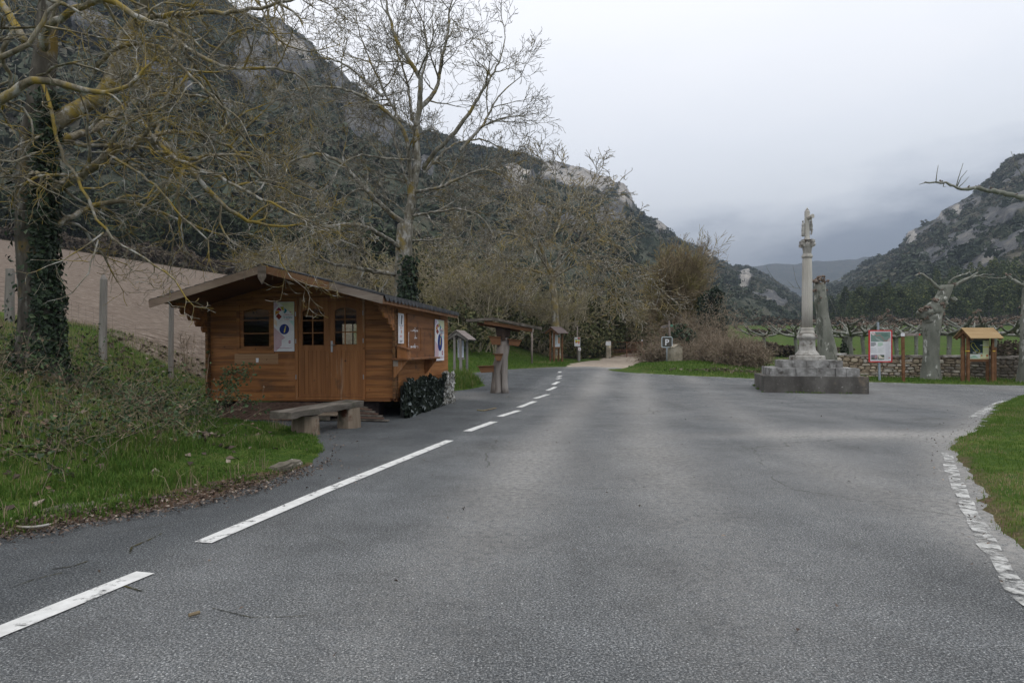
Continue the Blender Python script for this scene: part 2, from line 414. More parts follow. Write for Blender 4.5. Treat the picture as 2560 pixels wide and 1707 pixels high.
def asphalt_material():
    m = bpy.data.materials.new('asphalt'); m.use_nodes = True; nt = m.node_tree; nt.nodes.clear()
    out = nt.nodes.new('ShaderNodeOutputMaterial'); bs = nt.nodes.new('ShaderNodeBsdfPrincipled')
    vec = nt.nodes.new('ShaderNodeTexCoord').outputs['Object']
    sp = noise_node(nt, vec, 78, 3, .9)
    c = ramp(nt, sp, [(.34, (.014, .016, .018)), (.44, (.050, .055, .059)), (.52, (.112, .119, .124)), (.60, (.245, .25, .248)), (.70, (.60, .595, .57))])
    vo = nt.nodes.new('ShaderNodeTexVoronoi'); vo.inputs['Scale'].default_value = 120; nt.links.new(vec, vo.inputs['Vector'])
    vr = ramp(nt, vo.outputs['Color'], [(.0, g3(.4)), (.5, g3(.9)), (.80, g3(1.3)), (.93, g3(2.0)), (1, g3(4.0))])
    c = mixc(nt, .75, c, vr, 'MULTIPLY')
    md = noise_node(nt, vec, .8, 7, .7)
    c = mixc(nt, 1.0, c, ramp(nt, md, [(.3, g3(.66)), (.5, g3(1.0)), (.7, g3(1.3))]), 'MULTIPLY')
    st = noise_node(nt, vec, .5, 6, .65, (2.5, .35, 1))
    c = mixc(nt, 1.0, c, ramp(nt, st, [(.32, g3(.88)), (.5, g3(1.0)), (.66, (1.14, 1.13, 1.11))]), 'MULTIPLY')
    a = nt.nodes.new('ShaderNodeAttribute'); a.attribute_name = 'dust'
    n_ = noise_node(nt, vec, 14, 6, .75)
    mu = nt.nodes.new('ShaderNodeMath'); mu.operation = 'MULTIPLY'; nt.links.new(a.outputs['Fac'], mu.inputs[0]); nt.links.new(ramp(nt, n_, [(.35, g3(.15)), (.65, g3(1))]), mu.inputs[1])
    c = mixc(nt, mu.outputs[0], c, (.36, .345, .32))
    a = nt.nodes.new('ShaderNodeAttribute'); a.attribute_name = 'shoulder'
    c2 = mixc(nt, 1.0, c, (.58, .60, .62), 'MULTIPLY')
    c = mixc(nt, a.outputs['Fac'], c, c2)
    # hairline cracks, some with moss
    wv = nt.nodes.new('ShaderNodeTexVoronoi'); wv.feature = 'DISTANCE_TO_EDGE'; wv.inputs['Scale'].default_value = .33
    dn = nt.nodes.new('ShaderNodeTexNoise'); dn.inputs['Scale'].default_value = 1.6; dn.inputs['Detail'].default_value = 6; nt.links.new(vec, dn.inputs['Vector'])
    mv = nt.nodes.new('ShaderNodeMix'); mv.data_type = 'VECTOR'; mv.inputs[0].default_value = .3; nt.links.new(vec, mv.inputs[4]); nt.links.new(dn.outputs['Color'], mv.inputs[5])
    nt.links.new(mv.outputs[1], wv.inputs['Vector'])
    cr = nt.nodes.new('ShaderNodeMapRange'); cr.inputs[1].default_value = .0045; cr.inputs[2].default_value = .0; cr.inputs[3].default_value = 0; cr.inputs[4].default_value = .7
    nt.links.new(wv.outputs['Distance'], cr.inputs[0])
    pm = noise_node(nt, vec, .7, 3); pmr = ramp(nt, pm, [(.5, g3(0)), (.58, g3(1))])
    m2 = nt.nodes.new('ShaderNodeMath'); m2.operation = 'MULTIPLY'; nt.links.new(cr.outputs[0], m2.inputs[0]); nt.links.new(pmr, m2.inputs[1])
    c = mixc(nt, m2.outputs[0], c, (.035, .034, .022))
    nt.links.new(c, bs.inputs['Base Color']); bs.inputs['Roughness'].default_value = .82; bs.inputs['Specular IOR Level'].default_value = .2
    b = nt.nodes.new('ShaderNodeBump'); b.inputs['Strength'].default_value = .55; b.inputs['Distance'].default_value = .006
    nt.links.new(sp, b.inputs['Height']); nt.links.new(b.outputs[0], bs.inputs['Normal'])
    nt.links.new(bs.outputs[0], out.inputs[0]); return m
M_asph = asphalt_material()
road = mk('road', np.stack([RX, RY, base(RY)], -1), remap[rq], M_asph, smooth=True, attrs={'dust': dust, 'shoulder': shoulder})
tag(road, kind='structure')

# painted lines: strips lying 8 mm over the road
M_paint = mat('worn_road_paint', [(.3, (.56, .56, .54)), (.7, (.74, .74, .72))], scale=9, rough=.7, alpha=(7, .33, .45, (1, 1, 1)), bump=.3, bscale=60)
M_paint2 = mat('flaked_road_paint', [(.3, (.40, .40, .38)), (.7, (.60, .60, .58))], scale=9, rough=.7, alpha=(5.5, .42, .58, (1, 1, 1)), bump=.3, bscale=60)
def strip(mb, pts, width, dz=.008, wj=.05):
    P = np.array(pts, float); seg = np.r_[0, np.cumsum(np.hypot(*np.diff(P, axis=0).T))]; n = max(3, int(seg[-1] / .12))
    s_ = np.linspace(0, seg[-1], n); x = np.interp(s_, seg, P[:, 0]); y = np.interp(s_, seg, P[:, 1])
    tx, ty = np.gradient(x), np.gradient(y); l = np.hypot(tx, ty); nx_, ny_ = -ty / l, tx / l
    wl = width / 2 * (1 + wj * vnoise(s_ * 3, s_ * 0 + 7, seed=8)); wr = width / 2 * (1 + wj * vnoise(s_ * 3, s_ * 0 + 3, seed=9))
    A = np.stack([x + nx_ * wl, y + ny_ * wl, base(y + ny_ * wl) + dz], 1); B = np.stack([x - nx_ * wr, y - ny_ * wr, base(y - ny_ * wr) + dz], 1)
    V = np.concatenate([A, B]); mb.add(V, [(i, n + i, n + i + 1, i + 1) for i in range(n - 1)])
def g0(px, py):
    d = 10.0
    for _ in range(80): d = d * .5 + .5 * (CH - float(base(d))) * F / (py - HY)
    return ((px - 1280) / F * d, d)
mb = MB()
strip(mb, [(-3.95, -2.0), (-3.3, 1.6)], .15)
strip(mb, [(-3.1, 2.35), g0(0, 1580), g0(363, 1432)], .15)
strip(mb, [g0(507, 1357), g0(800, 1232), g0(1124, 1101)], .15)
for a_, b_ in [((1168, 1078), (1235, 1054)), ((1249, 1041), (1297, 1026)), ((1297, 1018), (1337, 1003)), ((1338, 996), (1370, 985.5)), ((1368, 976), (1389, 967)),
               ((1383, 961), (1396, 954)), ((1392, 947), (1402, 944.5)), ((1394, 942), (1403, 939)), ((1397, 931), (1402, 928.5))]:
    strip(mb, [g0(*a_), g0(*b_)], .16)
lines = mb.build('road_marking', M_paint); tag(lines, kind='structure')
mb = MB()
strip(mb, [g0(*p) for p in [(2368, 1133), (2378, 1174), (2397, 1220), (2421, 1273), (2455, 1327), (2474, 1370), (2518, 1433), (2560, 1500)]] + [(2.7, 2.2), (2.6, -3)], .125, wj=.3)
strip(mb, [g0(2436, 1043), g0(2458, 1028), g0(2484, 1013), g0(2515, 1001)], .2, wj=.2)
strip(mb, [(5.0, 37.2), (5.75, 35.8), (6.0, 34.2), (6.4, 32.3), (7.9, 30.8), (10.2, 28.95), (14.1, 27.15), (16.6, 26.15), (19.2, 25.55), (40, 23.1)], .14, wj=.1)
crk = MB()
def crack(pts, wd):
    Q = np.array([g0(*p) for p in pts]); s_ = np.r_[0, np.cumsum(np.hypot(*np.diff(Q, axis=0).T))]; t = np.linspace(0, s_[-1], max(6, int(s_[-1] / .04))); x = np.interp(t, s_, Q[:, 0]) + .03 * fbm(t * 4, t * 0, seed=5); y = np.interp(t, s_, Q[:, 1]) + .03 * fbm(t * 4, t * 0 + 9, seed=6)
    strip(crk, list(zip(x, y)), wd, .005, .7)
for pts_, w_ in [([(315, 1386), (322, 1368), (355, 1356), (402, 1334)], .014), ([(120, 1424), (175, 1418), (215, 1404)], .010), ([(255, 1460), (285, 1466), (318, 1469), (350, 1478)], .012), ([(20, 1470), (90, 1445), (150, 1432)], .008), ([(520, 1522), (620, 1545), (760, 1542)], .006), ([(1180, 1120), (1420, 1128), (1700, 1118), (2050, 1126)], .008), ([(700, 1080), (760, 1064), (850, 1075)], .008)]: crack(pts_, w_)
co_ = crk.build('road_crack', mat('mossy_crack', [(.4, (.022, .022, .016)), (.6, (.07, .06, .018))], scale=5, alpha=(9, .40, .52))); tag(co_, kind='structure')
el = mb.build('edge_line', M_paint2); tag(el, kind='structure')
# ================================================================== mountains
def interp_px(pts): p = np.array(pts, float); return lambda x: np.interp(x, p[:, 0], p[:, 1])
M_mtn = mat('scrub_slope', [(.28, (.048, .058, .043)), (.45, (.074, .081, .058)), (.58, (.11, .103, .078)), (.72, (.155, .14, .112))], scale=.035, detail=10, rough=.95, spec=.1, bump=1.0, bscale=.16, bdist=3.0,
    over=[((.026, .036, .026), .10, .52, .60), ((.10, .09, .075), .16, .63, .74), ((.022, .032, .022), .3, .54, .62)],
    attrmix=[('rock', [(.30, (.065, .069, .075)), (.45, (.110, .113, .118)), (.58, (.155, .152, .146)), (.70, (.25, .23, .20)), .09], .42, .58, .12),
             ('pale', [(.30, (.17, .165, .16)), (.45, (.30, .285, .265)), (.58, (.40, .375, .34)), (.70, (.50, .45, .39)), .12, {'st': (1, 1, .25)}], .35, .6, .12)])
def mountain(name, xs, ridge, Dr, Df, nt_, rockf, amp, seed, zf=None, shape=1.0, back=True, cliff=9.0, pale=()):
    T = np.r_[np.linspace(0, 1, nt_), (np.array([1.03, 1.10, 1.25, 1.5]) if back else [])]
    PX, TT = np.meshgrid(xs, T); t1 = np.minimum(TT, 1)
    dr, df = Dr(PX), Df(PX)
    D = df + (dr - df) * TT
    X = (PX - 1280) / F * D
    Zr = CH + (HY - ridge(PX)) / F * dr
    X0 = (PX - 1280) / F * df
    Zf = (hground(X0[0], df[0])[None, :] * np.ones_like(PX) - 2.0) if zf is None else zf
    Z = Zf + (Zr - Zf) * t1 ** shape
    Z -= np.maximum(TT - 1, 0) * (Zr - Zf) * .9
    PY = HY - (Z - CH) / D * F
    rock = rockf(PX, PY, TT)
    fade = ss(0, .12, TT) * (1 - .45 * ss(.9, 1.0, TT))
    n = fbm(X / 70, D / 70, Z / 45, oct=5, seed=seed)
    n2 = fbm(X / 14, D / 14, Z / 10, oct=3, seed=seed + 5)
    vert = np.abs(fbm(X / 9 + D / 9, Z / 60, oct=3, seed=seed + 9))
    D2 = D - fade * (amp * n + amp * .18 * n2) - rock * (cliff + 4 * vert) * ss(1.2, .95, TT)
    Z = Z + fade * (amp * .25 * n2 + .3 * amp * n) + rock * 1.5 * n2
    k = D2 / D
    V = np.stack([X * (.5 + .5 * k), D2, Z], -1).reshape(-1, 3)
    i_ = np.arange(V.shape[0]).reshape(len(T), len(xs))
    q = np.stack([i_[:-1, :-1], i_[:-1, 1:], i_[1:, 1:], i_[1:, :-1]], -1).reshape(-1, 4)
    o = mk(name, V, q, M_mtn, smooth=True, attrs={'rock': rock.ravel(), 'pale': (blobmask(PX, PY, pale) if len(pale) else rock * 0).ravel()})
    tag(o, kind='structure')
    return V.reshape(len(T), len(xs), 3), rock, PY
def blobmask(PX, PY, items):
    r = np.zeros_like(PX)
    for cx, cy_, rx, ry, rot in items:
        c, s_ = math.cos(R(rot)), math.sin(R(rot)); dx, dy = PX - cx, PY - cy_
        u, v = (dx * c + dy * s_) / rx, (-dx * s_ + dy * c) / ry
        r = np.maximum(r, ss(1.25, .75, np.sqrt(u * u + v * v) + .28 * fbm(PX / 22, PY / 16, oct=3, seed=77)))
    return r
RIDGE_L = interp_px([(-900, -260), (0, -200), (300, -140), (540, -30), (600, 30), (640, 55), (700, 70), (721, 73), (753, 93), (789, 121), (800, 150), (850, 193), (900, 221), (943, 271), (993, 303), (1053, 328), (1100, 339), (1157, 357),
    (1207, 364), (1260, 381), (1353, 404), (1411, 418), (1482, 442), (1520, 462), (1560, 472), (1575, 496), (1585, 520), (1615, 540), (1635, 550), (1676, 581), (1703, 601), (1744, 622), (1778, 639), (1809, 659), (1839, 670), (1866, 667), (1905, 684), (1943, 707), (1978, 730), (2020, 760), (2100, 815)])
DR_L = interp_px([(-900, 420), (0, 430), (540, 450), (800, 490), (1250, 640), (1570, 760), (1830, 950), (2100, 1150)])
DF_L = interp_px([(-900, 98), (0, 100), (550, 100), (1000, 95), (1500, 105), (1700, 140), (1850, 230), (2000, 330), (2100, 380)])
def rock_l(PX, PY, T):
    rx = blobmask(PX, PY, [(1440, 448, 105, 26, 14), (1562, 496, 30, 28, 60), (1290, 470, 45, 40, 0), (1525, 545, 28, 22, 0), (1480, 553, 18, 8, 0), (1540, 556, 22, 8, 0), (1650, 572, 22, 20, 40),
        (735, 150, 75, 60, 40), (690, 100, 50, 40, 40), (640, 180, 40, 70, 20), (840, 215, 40, 22, 45), (900, 300, 50, 40, 40), (960, 330, 30, 25, 40), (1855, 697, 18, 22, 20), (1850, 690, 30, 9, 10), (1885, 735, 14, 12, 30), (1920, 750, 25, 12, 40), (1950, 760, 14, 10, 0),
        (1765, 640, 18, 6, 30), (1440, 590, 40, 25, 0), (1350, 560, 20, 30, 0), (1060, 420, 25, 30, 20), (430, 220, 60, 25, 30), (560, 280, 50, 20, 20), (250, 120, 60, 25, 20)])
    rx = np.maximum(rx, .34 * ss(.25, .6, fbm(PX / 60 + 3, PY / 26, oct=4, seed=15)) * ss(.25, .6, T) * ss(1.0, .9, T))
    return rx
ML, ROCKL, PYL = mountain('mountain', np.linspace(-900, 2100, 360), RIDGE_L, DR_L, DF_L, 90, rock_l, 9.0, 11, pale=[(1440, 448, 95, 20, 14), (1562, 496, 26, 26, 60), (1650, 572, 16, 14, 40), (1855, 697, 15, 20, 20), (735, 140, 50, 34, 40), (1290, 468, 30, 26, 0), (1765, 640, 14, 5, 30)])
RIDGE_R = interp_px([(1960, 790), (1985, 760), (2020, 742), (2060, 722), (2110, 695), (2128, 685), (2164, 660), (2195, 643), (2239, 625), (2257, 618), (2259, 590), (2283, 574), (2316, 561), (2341, 548), (2350, 530), (2372, 517), (2403, 501), (2429, 484), (2460, 462), (2480, 444), (2493, 430), (2496, 415), (2506, 404), (2537, 389), (2560, 384), (2700, 330), (3000, 260), (3600, 200)])
DR_R = interp_px([(1960, 1000), (2128, 900), (2260, 760), (2560, 620), (3600, 430)])
DF_R = interp_px([(1960, 560), (2050, 330), (2150, 260), (2560, 235), (3600, 180)])
def rock_r(PX, PY, T):
    r = blobmask(PX, PY, [(2275, 590, 20, 28, 0), (2345, 545, 16, 16, 0), (2385, 525, 18, 14, 30), (2498, 420, 10, 14, 0), (2320, 575, 40, 10, -25)])
    u = (PX - 2276) * .83 + (PY - 676) * -.56          # along the dipping slabs
    v = (PX - 2276) * .56 + (PY - 676) * .83
    wob = 10 * fbm(PX / 60, PY / 40, oct=3, seed=5)
    slab = ss(30, 20, np.abs(v + wob - .02 * u)) * ss(-10, 40, u) * (.6 + .5 * ss(-.3, .2, fbm(PX / 40, PY / 20, oct=3, seed=8)))
    slab2 = ss(24, 15, np.abs(v - 78 + wob)) * ss(40, 120, u)
    slab3 = ss(16, 8, np.abs(v + 55 + wob)) * ss(60, 160, u) * .8
    cr = .36 * ss(.3, .6, fbm(PX / 30, PY / 14, oct=4, seed=3))
    return np.clip(np.maximum.reduce([r, slab, slab2, slab3, cr]), 0, 1)
MR, ROCKR, PYR = mountain('mountain', np.linspace(1960, 3600, 260), RIDGE_R, DR_R, DF_R, 90, rock_r, 7.0, 23, cliff=5.0, pale=[(2272, 596, 10, 20, 0), (2345, 545, 12, 12, 0), (2385, 527, 14, 9, 30), (2498, 420, 8, 10, 0)])
RIDGE_F = interp_px([(1500, 640), (1800, 668), (1950, 660), (2080, 652), (2200, 640), (2400, 630), (3000, 600)])
mountain('far_mountain', np.linspace(1500, 3000, 90), RIDGE_F, lambda x: x * 0 + 2800, lambda x: x * 0 + 1900, 30, lambda a, b, c: .0 * a, 22, 37)
# ================================================================== vegetation tools
def tube_batch(tubes):
    groups = {}
    for P, r in tubes:
        k_ = (len(P), 8 if r[0] > .05 else 6 if r[0] > .02 else 4 if r[0] > .008 else 3)
        groups.setdefault(k_, []).append((P, r))
    Vs, Fs, n0 = [], [], 0
    for (n, s), L in groups.items():
        P = np.array([a for a, _ in L], float); rr = np.array([b for _, b in L], float); m = len(L)
        T = np.gradient(P, axis=1); T /= np.linalg.norm(T, axis=2, keepdims=True) + 1e-9
        a = T.mean(1); ref = np.cross(a, (0, 0, 1.0)); bad = np.linalg.norm(ref, axis=1) < .15; ref[bad] = (1, 0, 0)
        U = ref[:, None, :] - (T * ref[:, None, :]).sum(2, keepdims=True) * T; U /= np.linalg.norm(U, axis=2, keepdims=True) + 1e-9
        W = np.cross(T, U); th = np.arange(s) * 2 * math.pi / s
        ring = P[:, :, None, :] + rr[:, :, None, None] * (np.cos(th)[None, None, :, None] * U[:, :, None, :] + np.sin(th)[None, None, :, None] * W[:, :, None, :])
        Vs.append(ring.reshape(-1, 3))
        ii = np.arange(m)[:, None, None] * n * s + np.arange(n - 1)[None, :, None] * s; j = np.arange(s)[None, None, :]; j2 = (j + 1) % s
        Fs.append((np.stack([ii + j, ii + j2, ii + s + j2, ii + s + j], -1) + n0).reshape(-1, 4)); n0 += m * n * s
    return np.concatenate(Vs), np.concatenate(Fs)
def norm3(v):
    l = math.sqrt(v[0] * v[0] + v[1] * v[1] + v[2] * v[2]) + 1e-12
    return (v[0] / l, v[1] / l, v[2] / l)
def rot_about(rng, d, ang):
    a = (rng.uniform(-1, 1), rng.uniform(-1, 1), rng.uniform(-1, 1))
    dt = a[0] * d[0] + a[1] * d[1] + a[2] * d[2]
    p = norm3((a[0] - dt * d[0], a[1] - dt * d[1], a[2] - dt * d[2]))
    c, s = math.cos(ang), math.sin(ang)
    return (d[0] * c + p[0] * s, d[1] * c + p[1] * s, d[2] * c + p[2] * s)
def grow(tubes, rng, p, d, L, r, lev, P):
    """P: maxlev, seg[], wob[], up[], nch[], ang, ratio, rrat, rmin"""
    n = max(2, min(10, int(round(L / P['seg'][lev]))))
    st = L / n; pts = [p]; rad = [r]; wob = P['wob'][lev]; up = P['up'][lev]
    kids = []
    nch = P['nch'][lev] if lev < P['maxlev'] else 0
    for i in range(n):
        d = norm3((d[0] + rng.gauss(0, wob), d[1] + rng.gauss(0, wob), d[2] + rng.gauss(0, wob) + up * (.3 + 1.4 * i / n)))
        p = (p[0] + d[0] * st, p[1] + d[1] * st, p[2] + d[2] * st)
        f = 1 - .72 * (i + 1) / n
        pts.append(p); rad.append(max(P['rmin'], r * f)); kids.append((p, d, f))
    tubes.append((pts, rad))
    for c in range(nch):
        k_ = min(n - 1, int(n * (P.get('c0', .2) + (1 - P.get('c0', .2)) * (c + rng.random()) / max(1, nch))))
        q, dd, f = kids[k_]
        a = P['ang'] * rng.uniform(.6, 1.35)
        l2 = L * P['ratio'] * rng.uniform(.55, 1.15) * (1.15 - .5 * k_ / n)
        grow(tubes, rng, q, rot_about(rng, dd, a), l2, max(P['rmin'], r * f * P['rrat']), lev + 1, P)
def along(pts, step):
    P = np.array(pts, float); s = np.r_[0, np.cumsum(np.linalg.norm(np.diff(P, axis=0), axis=1))]; n = max(3, int(s[-1] / step) + 1)
    t = np.linspace(0, s[-1], n)
    Q = np.stack([np.interp(t, s, P[:, i]) for i in range(3)], 1)
    if n > 4:
        for _ in range(2): Q[1:-1] = .25 * Q[:-2] + .5 * Q[1:-1] + .25 * Q[2:]
    return Q
def limb(tubes, rng, pts, r0, r1, P, lev, dens, l0, l1, step=.16, jit=.012, start=.1, bias=None):
    """a main limb through given points with side branches grown off it"""
    Q = along(pts, step); n = len(Q); rr = np.linspace(r0, r1, n)
    Q[1:-1] += np.array([[rng.gauss(0, jit) for _ in range(3)] for _ in range(n - 2)])
    i0 = 0
    while i0 < n - 1:
        i1 = min(n - 1, i0 + 9)
        e_ = min(n, i1 + 2); a_, b_ = [tuple(q) for q in Q[i0:e_]], list(rr[i0:e_])
        if i0 == 0: t_ = Q[0] - Q[1]; t_ = t_ / np.linalg.norm(t_); a_ = [tuple(Q[0] + t_ * r0 * .8), tuple(Q[0] + t_ * r0 * .45)] + a_; b_ = [r0 * .15, r0 * .75] + b_
        tubes.append((a_, b_)); i0 = i1
    for i in range(int(n * start), n):
        t = i / n
        k_ = dens * step; k_ = int(k_) + (rng.random() < k_ - int(k_))
        for _ in range(k_):
            T = norm3(tuple(Q[min(n - 1, i + 1)] - Q[max(0, i - 1)]))
            d = rot_about(rng, T, rng.uniform(.6, 1.25))
            if bias is not None: d = norm3((d[0] + bias[0], d[1] + bias[1], d[2] + bias[2]))
            L = (l0 + (l1 - l0) * t) * rng.uniform(.6, 1.25) * P.get('lf', 1.3)
            grow(tubes, rng, tuple(Q[i]), d, L, min(rr[i] * .65, L * .019 + .004), lev, P)
    grow(tubes, rng, tuple(Q[-1]), norm3(tuple(Q[-1] - Q[-2])), l1, r1, lev, P)
def leaf_quads(C, size, rs, up=.0, fold=False, nrm=None):
    """small randomly turned leaf cards"""
    n = len(C); size = np.broadcast_to(size, n)
    a = rs.normal(size=(n, 3)); a[:, 2] += up
    if nrm is not None: a = nrm * 1.6 + rs.normal(size=(n, 3)) * .6
    a /= np.linalg.norm(a, axis=1, keepdims=True)
    b = np.cross(a, rs.normal(size=(n, 3))); b /= np.linalg.norm(b, axis=1, keepdims=True); c = np.cross(a, b)
    s = size[:, None] * .5
    bend = a * s * .35
    V = np.stack([C - b * s * 1.25, C - c * s * .8 + bend, C + b * s * 1.25, C + c * s * .8 + bend], 1)
    V = V.reshape(-1, 3)
    i = np.arange(n)[:, None] * 4
    Fq = np.concatenate([i + np.array([0, 1, 2]), i + np.array([0, 2, 3])])
    return V, Fq
def bark(name, base_, lich=None, lo=.5, hi=.6, lsc=3.0, pale=(.30, .29, .26), plo=.5, phi=.62, bump=.8, sc=8):
    ov = [(pale, 7, plo, phi, (1, 1, .5))]
    if lich: ov.append((lich, lsc, lo, hi))
    return mat(name, base_, scale=sc, detail=7, stretch=(1, 1, .35), bump=bump, bscale=22, bdist=.02, over=ov)
M_bark_t = bark('dark_trunk_bark', [(.3, (.035, .031, .025)), (.5, (.075, .067, .054)), (.7, (.14, .128, .108))], (.15, .105, .03), .56, .66, 1.6, (.24, .235, .21), .58, .7)
M_bark_w = bark('lichen_bark', [(.3, (.085, .070, .045)), (.5, (.19, .165, .115)), (.7, (.34, .31, .25))], (.27, .20, .05), .49, .59, 2.4, (.40, .39, .36))
M_bark_s = bark('grey_lichen_bark', [(.3, (.085, .075, .055)), (.5, (.17, .155, .12)), (.7, (.30, .28, .235))], (.23, .175, .06), .55, .64, 2.0, (.36, .35, .32))
M_bark_y = bark('pale_lichen_bark', [(.3, (.10, .09, .065)), (.5, (.18, .16, .12)), (.7, (.26, .24, .19))], (.30, .235, .095), .48, .62, 1.0, (.44, .42, .37))
M_bark_g = bark('thicket_bark', [(.3, (.17, .145, .100)), (.5, (.265, .232, .160)), (.7, (.37, .33, .235))], (.26, .225, .085), .50, .62, .6, (.30, .275, .235), .58, .7)
M_twig_b = bark('brown_twigs', [(.3, (.15, .115, .075)), (.5, (.235, .185, .115)), (.7, (.32, .26, .16))], (.26, .225, .09), .5, .62, .6, (.18, .13, .08), .6, .7)
M_twig_v = bark('bramble_stem', [(.3, (.14, .105, .072)), (.5, (.21, .162, .115)), (.7, (.29, .235, .175))], None, pale=(.32, .265, .20))
M_ivy = mat('ivy_leaf', [(.0, (.010, .020, .010)), (.5, (.018, .036, .015)), (.9, (.035, .062, .024)), (1, (.07, .10, .045))], attr='rnd', rough=.5, spec=.35)
M_oak = mat('evergreen_leaf', [(.0, (.022, .032, .018)), (.5, (.038, .052, .026)), (1, (.075, .088, .045))], attr='rnd', rough=.8, spec=.15, randv=.25)
M_pine = mat('pine_needles', [(.0, (.045, .062, .030)), (.5, (.082, .104, .044)), (1, (.17, .175, .062))], attr='rnd', rough=.85, spec=.1, randv=.4)
M_hedge = mat('hedge_leaf', [(.0, (.040, .048, .022)), (.5, (.085, .095, .040)), (.8, (.135, .13, .06)), (1, (.20, .155, .085))], attr='rnd', rough=.8, spec=.15)
M_scrub = mat('scrub_leaf', [(.0, (.050, .063, .046)), (.45, (.080, .094, .064)), (.75, (.128, .122, .09)), (1, (.19, .172, .135))], attr='rnd', rough=.9, spec=.1)

# ------------------------------------------------------------------ the big lichen-covered trees
PW = dict(maxlev=3, seg=[.17, .13, .10, .10], wob=[.26, .30, .30, .22], up=[-.05, -.01, .06, .12], nch=[6, 4, 2, 0], lf=1.75, ang=.72, ratio=.60, rrat=.62, rmin=.0038, c0=.12)
def tree_from(name, label, limbs, seed, P, trunk, trunk_r, mat_b, dens_scale=1.0, group=None, trunk_d=None):
    """limbs: list of (points[(px,py,d)], r0, r1, level, density per metre, l0, l1)"""
    rng = random.Random(seed)
    tp = [at(*p) for p in trunk]; b0 = tp[0]; d_near = trunk[0][2] < 15
    root = thing(name, label, 'tree', tuple(b0), group=group)
    mb = MB(); Q = along(tp, .22)
    rr = np.interp(np.linspace(0, 1, len(Q)), np.linspace(0, 1, len(trunk_r)), trunk_r)
    th = np.arange(14) * 2 * math.pi / 14; V = []
    for i, (q, r) in enumerate(zip(Q, rr)):
        w_ = 1 + .16 * fbm(np.cos(th) * 1.3 + q[0], np.sin(th) * 1.3 + q[1], np.full(14, q[2] * .9), oct=3, seed=seed)
        fl = 1 + .5 * math.exp(-i * .22 / .35)
        V.append(np.stack([q[0] + r * fl * w_ * np.cos(th), q[1] + r * fl * w_ * np.sin(th), np.full(14, q[2])], 1))
    n = len(Q); fs = [(i * 14 + j, i * 14 + (j + 1) % 14, (i + 1) * 14 + (j + 1) % 14, (i + 1) * 14 + j) for i in range(n - 1) for j in range(14)] + [[(n - 1) * 14 + j for j in range(14)]]
    mb.add(np.concatenate(V), fs); mb.build('trunk', M_bark_t if d_near else mat_b, root, smooth=True, world=True)
    tubes = []
    d_near = trunk[0][2] < 15
    for pts, r0, r1, lev, dn, l0, l1 in limbs:
        limb(tubes, rng, [at(*p) for p in pts], r0 * (.92 if d_near else .78), r1 * (1.25 if d_near else .85), P, lev, dn * dens_scale * (.70 if d_near else .9), l0, l1)
    V, Fq = tube_batch(tubes)
    mk('branches', V, Fq, mat_b, root, smooth=True, world=True)
    return root, Q, rr, len(tubes)
def ivy_on(root, Q, rr, z0, z1, n, seed, size=.075, thick=.12, side=None):
    rs = np.random.RandomState(seed); k_ = rs.rand(n) * (len(Q) - 1); i = k_.astype(int); f = k_ - i
    C = Q[i] * (1 - f)[:, None] + Q[np.minimum(i + 1, len(Q) - 1)] * f[:, None]; r = rr[i]
    th = rs.rand(n) * 2 * math.pi
    keep = (C[:, 2] > z0) & (C[:, 2] < z1)
    if side is not None: keep &= side(th, C[:, 2], rs)
    C, r, th = C[keep], r[keep], th[keep]
    lump = .7 + .8 * np.clip(fbm(np.cos(th) * 1.5, np.sin(th) * 1.5, C[:, 2] * 2.2, oct=3, seed=seed) + .4, 0, 1.2)
    nr = np.stack([np.cos(th), np.sin(th), np.full(len(th), .35)], 1)
    rad = r * 1.02 + thick * lump * rs.rand(len(r)) ** .5
    P_ = C + nr * rad[:, None] * np.array([1, 1, 0]) + rs.normal(size=(len(r), 3)) * .03
    V, Fq = leaf_quads(P_, size * rs.uniform(.6, 1.3, len(P_)), rs, nrm=nr)
    return mk('ivy', V, Fq, M_ivy, root, attr=np.repeat(rs.rand(len(P_)) ** 1.3, 4), world=True)

